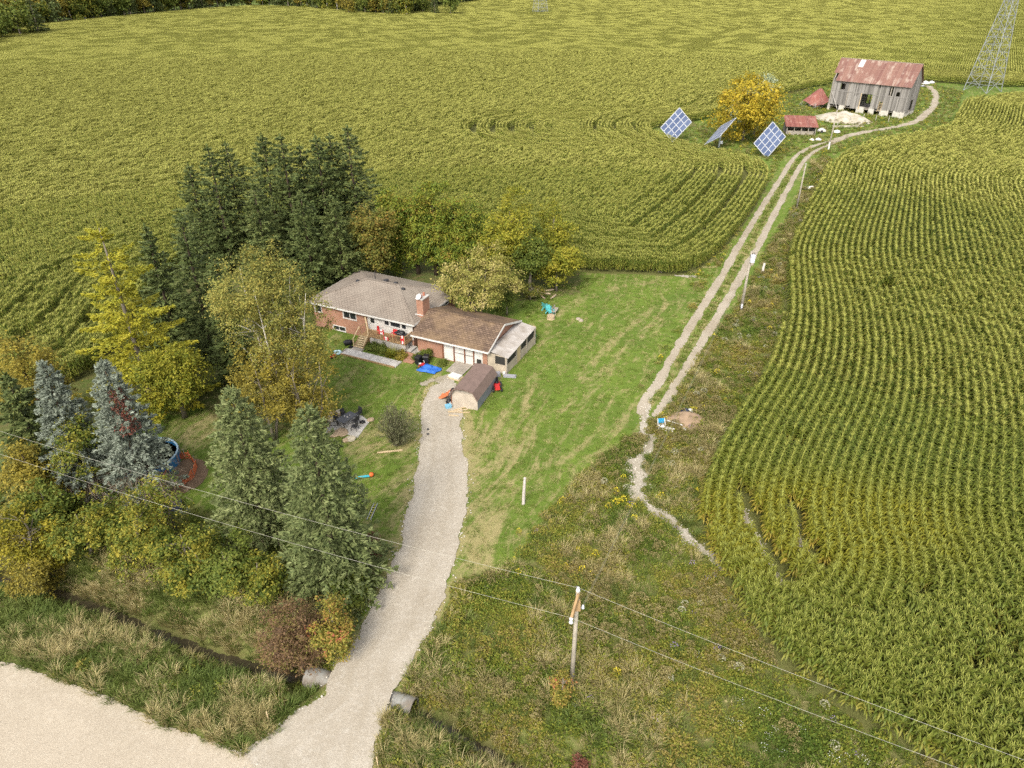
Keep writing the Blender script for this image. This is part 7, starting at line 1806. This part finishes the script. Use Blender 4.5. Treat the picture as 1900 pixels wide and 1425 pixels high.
hs = MB(); hs.tube([(0.42 * math.cos(a), 0.36 * math.sin(a), 0.06) for a in np.linspace(0, 6.283, 17)], 0.03, 6, False); put(hs, 'garden_hose', m_dark, (620, 787), 'coiled dark hose lying on the patio rocks', 'hose')
a = G(700, 841); b_ = G(747, 836); d = b_ - a; put(MB().box((0, 0, 0.06), (float(np.hypot(d[0], d[1])), 0.20, 0.06)), 'plank', m_woodp, (723.5, 838.5), 'pale plank lying on the lawn below the grey-green bush', 'plank', math.atan2(d[1], d[0]))
sp_ = at('toy_bat', (668, 887), 'turquoise and orange toy bat lying on the lawn', 'toy', math.atan2(*(G(690, 884) - G(646, 890))[[1, 0]])); m_tq = plain('turquoise', (0.05, 0.42, 0.55), 0.5)
MB().tube([(-0.95, 0, 0.10), (-0.3, 0, 0.10), (0.8, 0, 0.10)], [0.10, 0.09, 0.10], 10).build('shaft', m_tq, sp_); MB().lathe([(0.0, -0.2), (0.16, -0.12), (0.2, 0.0), (0.16, 0.14), (0.0, 0.2)], 12, (0.95, 0, 0.2)).build('ball_end', m_orange, sp_, smooth=True)
blob('pink_ball', 'small pink ball on the lawn edge under the driveway spruce', 'ball', (643, 884), 0.16, plain('pink_plastic', (0.60, 0.08, 0.14), 0.5), 1.0, 8); blob('pink_ball', 'faded pink ball half hidden under the spruce boughs', 'ball', (636, 896), 0.14, plain('pink_plastic2', (0.5, 0.14, 0.12), 0.5), 1.0, 9)
ldr = at('ladder', (691, 950), 'silver ladder lying on the lawn beside the spruce', 'ladder', math.atan2(*(G(698, 936) - G(685, 966))[[1, 0]]))
for y in (-0.14, 0.14): MB().box((0, y, 0.06), (1.9, 0.05, 0.08)).build('rail', m_galv, ldr)
for i in range(6): MB().box((-0.75 + i * 0.3, 0, 0.06), (0.04, 0.25, 0.03)).build('rung', plain('yellow_paint', (0.5, 0.45, 0.08), 0.5), ldr)
for i, py in enumerate((797, 806)): put(MB().lathe([(0.10, 0), (0.13, 0.04), (0.1, 0.09), (0, 0.1)], 8), 'dark_stone', m_dark, (794, py), 'small dark lump on the gravel driveway', 'stone', 0, 0.06, 'dark lumps on the driveway')
# pool with orange fence
gp = G(280, 862); pl = empty('swimming_pool', (gp[0], gp[1], 0), 0, 'round blue above-ground pool half hidden behind the blue spruce', 'pool')
pr_ = 2.35; m_pool = plain('pool_blue', (0.045, 0.22, 0.46), 0.5, 0.25)
MB().lathe([(pr_, 0), (pr_, 1.05), (pr_ - 0.06, 1.05), (pr_ - 0.06, 0.1)], 40).build('pool_wall', m_pool, pl, smooth=False)
q = MB(); q.tube([(pr_ * math.cos(a), pr_ * math.sin(a), 1.08) for a in np.linspace(0, 2 * math.pi, 41)], 0.075, 8, False); q.build('top_rail', plain('pale_blue_rail', (0.40, 0.56, 0.68), 0.4), pl, smooth=True)
for i in range(12): a = 6.283 * i / 12; MB().box(((pr_ + 0.06) * math.cos(a), (pr_ + 0.06) * math.sin(a), 0.55), (0.12, 0.10, 1.1), rz=a).build('upright', m_gplas, pl)
wd = MB().lathe([(0.0, 0.72), (pr_ - 0.07, 0.72)], 40); wd.build('water', plain('pool_water', (0.030, 0.10, 0.22), 0.08, 0.3, spec=0.5), pl)
m = at('dirt_patch', (337, 880), '', None); bpy.data.objects.remove(m)
dp = sheet('bare_dirt', lambda x, y: 1.9 - np.hypot(x - G(337, 884)[0], (y - G(337, 884)[1]) * 0.8) + rag(x, y, 0.6, 81), G(337, 884)[0] - 3, G(337, 884)[0] + 3, G(337, 884)[1] - 4, G(337, 884)[1] + 4, 0.2, plain('brown_dirt', (0.20, 0.135, 0.085), 0.95, 0.35, 1.5, bmp=0.5), 0.03)
fp = GP([(300, 900), (318, 868), (332, 853), (350, 852), (363, 862), (362, 880), (350, 893), (333, 905)])
fe = empty('snow_fence', (0, 0, 0), 0, 'orange plastic snow fence around the dirt patch beside the pool', 'fence'); m_sf = plain('fence_orange', (0.72, 0.20, 0.085), 0.6, 0.25)
fp = smooth_line(fp, 3); wv_ = MB(); rs = np.random.RandomState(6)
lo = [(x + rs.normal(0, 0.04), y + rs.normal(0, 0.04), 0.02) for x, y in fp]; hi = [(x + rs.normal(0, 0.10), y + rs.normal(0, 0.10), 0.62 + rs.normal(0, 0.1)) for x, y in fp]
for j in range(5):
    t0 = j / 5; row = [tuple(np.array(l) * (1 - t0) + np.array(h_) * t0) for l, h_ in zip(lo, hi)]
    for i in range(len(row) - 1): wv_.bar(row[i], tuple(np.array(row[i + 1]) + [0, 0, rs.normal(0, 0.03)]), 0.03, 0.085)
for l, h_ in zip(lo, hi): wv_.bar(l, h_, 0.06)
wv_.build('mesh_band', m_sf, fe, kind='stuff')
for i in range(0, len(lo), 4): MB().bar(lo[i], (lo[i][0], lo[i][1], 1.0), 0.05).build('stake', m_grey, fe)
put(MB().slab([(-0.9, -0.6, 0.35), (0.9, -0.6, 0.30), (0.8, 0.6, 0.38), (-0.8, 0.6, 0.36)], 0.08).box((0, 0, 0.15), (1.2, 0.8, 0.30)), 'covered_stack', plain('navy_cover', (0.028, 0.034, 0.055), 0.5), (318, 945), 'dark navy covered stack half hidden among the ditch shrubs', 'cover', 0.4)
# dump pile at the end of the track
m_clay = plain('brown_clay', (0.29, 0.205, 0.135), 0.95, 0.3, 2.0, bmp=0.5)
mound('earth_mound', 'low mound of brown earth at the lower end of the farm track', 'mound', (1274, 781), 2.1, 1.5, 0.75, m_clay, 8, -0.2, 0.35, 18); mound('earth_mound', 'small spill of brown earth behind the blue chair', 'mound', (1243, 780), 1.0, 0.8, 0.45, m_clay, 5, 0.3, 0.3, 14)
bc = at('blue_chair', (1226, 796), 'white folding chair with a blue back by the track rubbish', 'chair', 0.15)
MB().box((0, 0.2, 0.78), (0.62, 0.05, 0.50)).build('backrest', plain('bright_blue', (0.03, 0.30, 0.55), 0.5), bc); MB().box((0, -0.02, 0.42), (0.62, 0.55, 0.05)).build('seat', m_white, bc)
for x in (-0.32, 0.32): MB().bar((x, 0.25, 1.05), (x * 1.1, -0.35, 0.0), 0.05).build('leg', m_white, bc); MB().bar((x, -0.2, 0.45), (x, 0.4, 0.0), 0.05).build('leg', m_white, bc)
for z in (0.30, 0.16): MB().bar((-0.32, -0.22, z), (0.32, -0.22, z), 0.04).build('cross_bar', m_white, bc)
dr = at('drying_rack', (1247, 792), 'bent white metal rack lying in the track rubbish', 'rack', -0.5)
MB().bar((-0.9, 0.3, 0.35), (0.9, 0.0, 0.5), 0.07).build('bar', m_white, dr); MB().bar((-0.8, 0.3, 0.35), (-0.4, -0.7, 0.1), 0.06).build('bar', m_white, dr); MB().box((-0.1, -0.75, 0.18), (0.95, 0.5, 0.08), M=Matrix.Rotation(0.25, 3, 'X')).build('panel', m_white, dr)
blob('rubbish_bag', 'dark rubbish bag on top of the earth mound', 'bag', (1270, 768), 0.5, plain('dark_bag', (0.04, 0.045, 0.075), 0.4), 0.8, 11); blob('rubbish_bag', 'white rubbish bag on top of the earth mound', 'bag', (1281, 767), 0.42, m_white, 0.8, 12); blob('rubbish_bag', 'small white bag at the right side of the earth mound', 'bag', (1296, 779), 0.22, m_white, 0.7, 13); blob('rubbish_bag', 'small white bag in the weeds below the earth mound', 'bag', (1270, 798), 0.22, m_white, 0.7, 14)
# white things by the barn
for i, (px, py, r_, lab) in enumerate(((1524, 245, 1.1, 'white wrapped machine beside the open shed'), (1506, 261, 0.6, 'left of two white sacks in the grass below the open shed'), (1518, 261, 0.75, 'right of two white sacks in the grass below the open shed'), (1716, 157, 1.4, 'white rubbish heap behind the barn at the lane end'), (1728, 155, 1.0, 'smaller white rubbish heap at the lane end'), (1712, 161, 0.7, 'grey-white rubbish bag at the lane end'), (1552, 247, 0.9, 'white sheet lying by the pole at the track bend'))):
    blob('white_sack', lab, 'sack', (px, py), r_, m_white if i != 5 else m_gplas, 0.55, 30 + i)
put(MB().box((0, 0, 0.35), (0.5, 0.3, 0.6)), 'dark_drum', m_dark, (1524, 247), 'dark hatch on the white wrapped machine', 'drum', 0.2)
tb_ = at('field_table', (1392, 250), 'small grey table under the golden tree', 'table', 0.1); MB().box((0, 0, 1.3), (2.2, 1.0, 0.1)).build('table_top', m_grey, tb_)
for x in (-0.9, 0.9): MB().box((x, 0, 0.63), (0.12, 0.7, 1.26)).build('leg', m_grey, tb_)
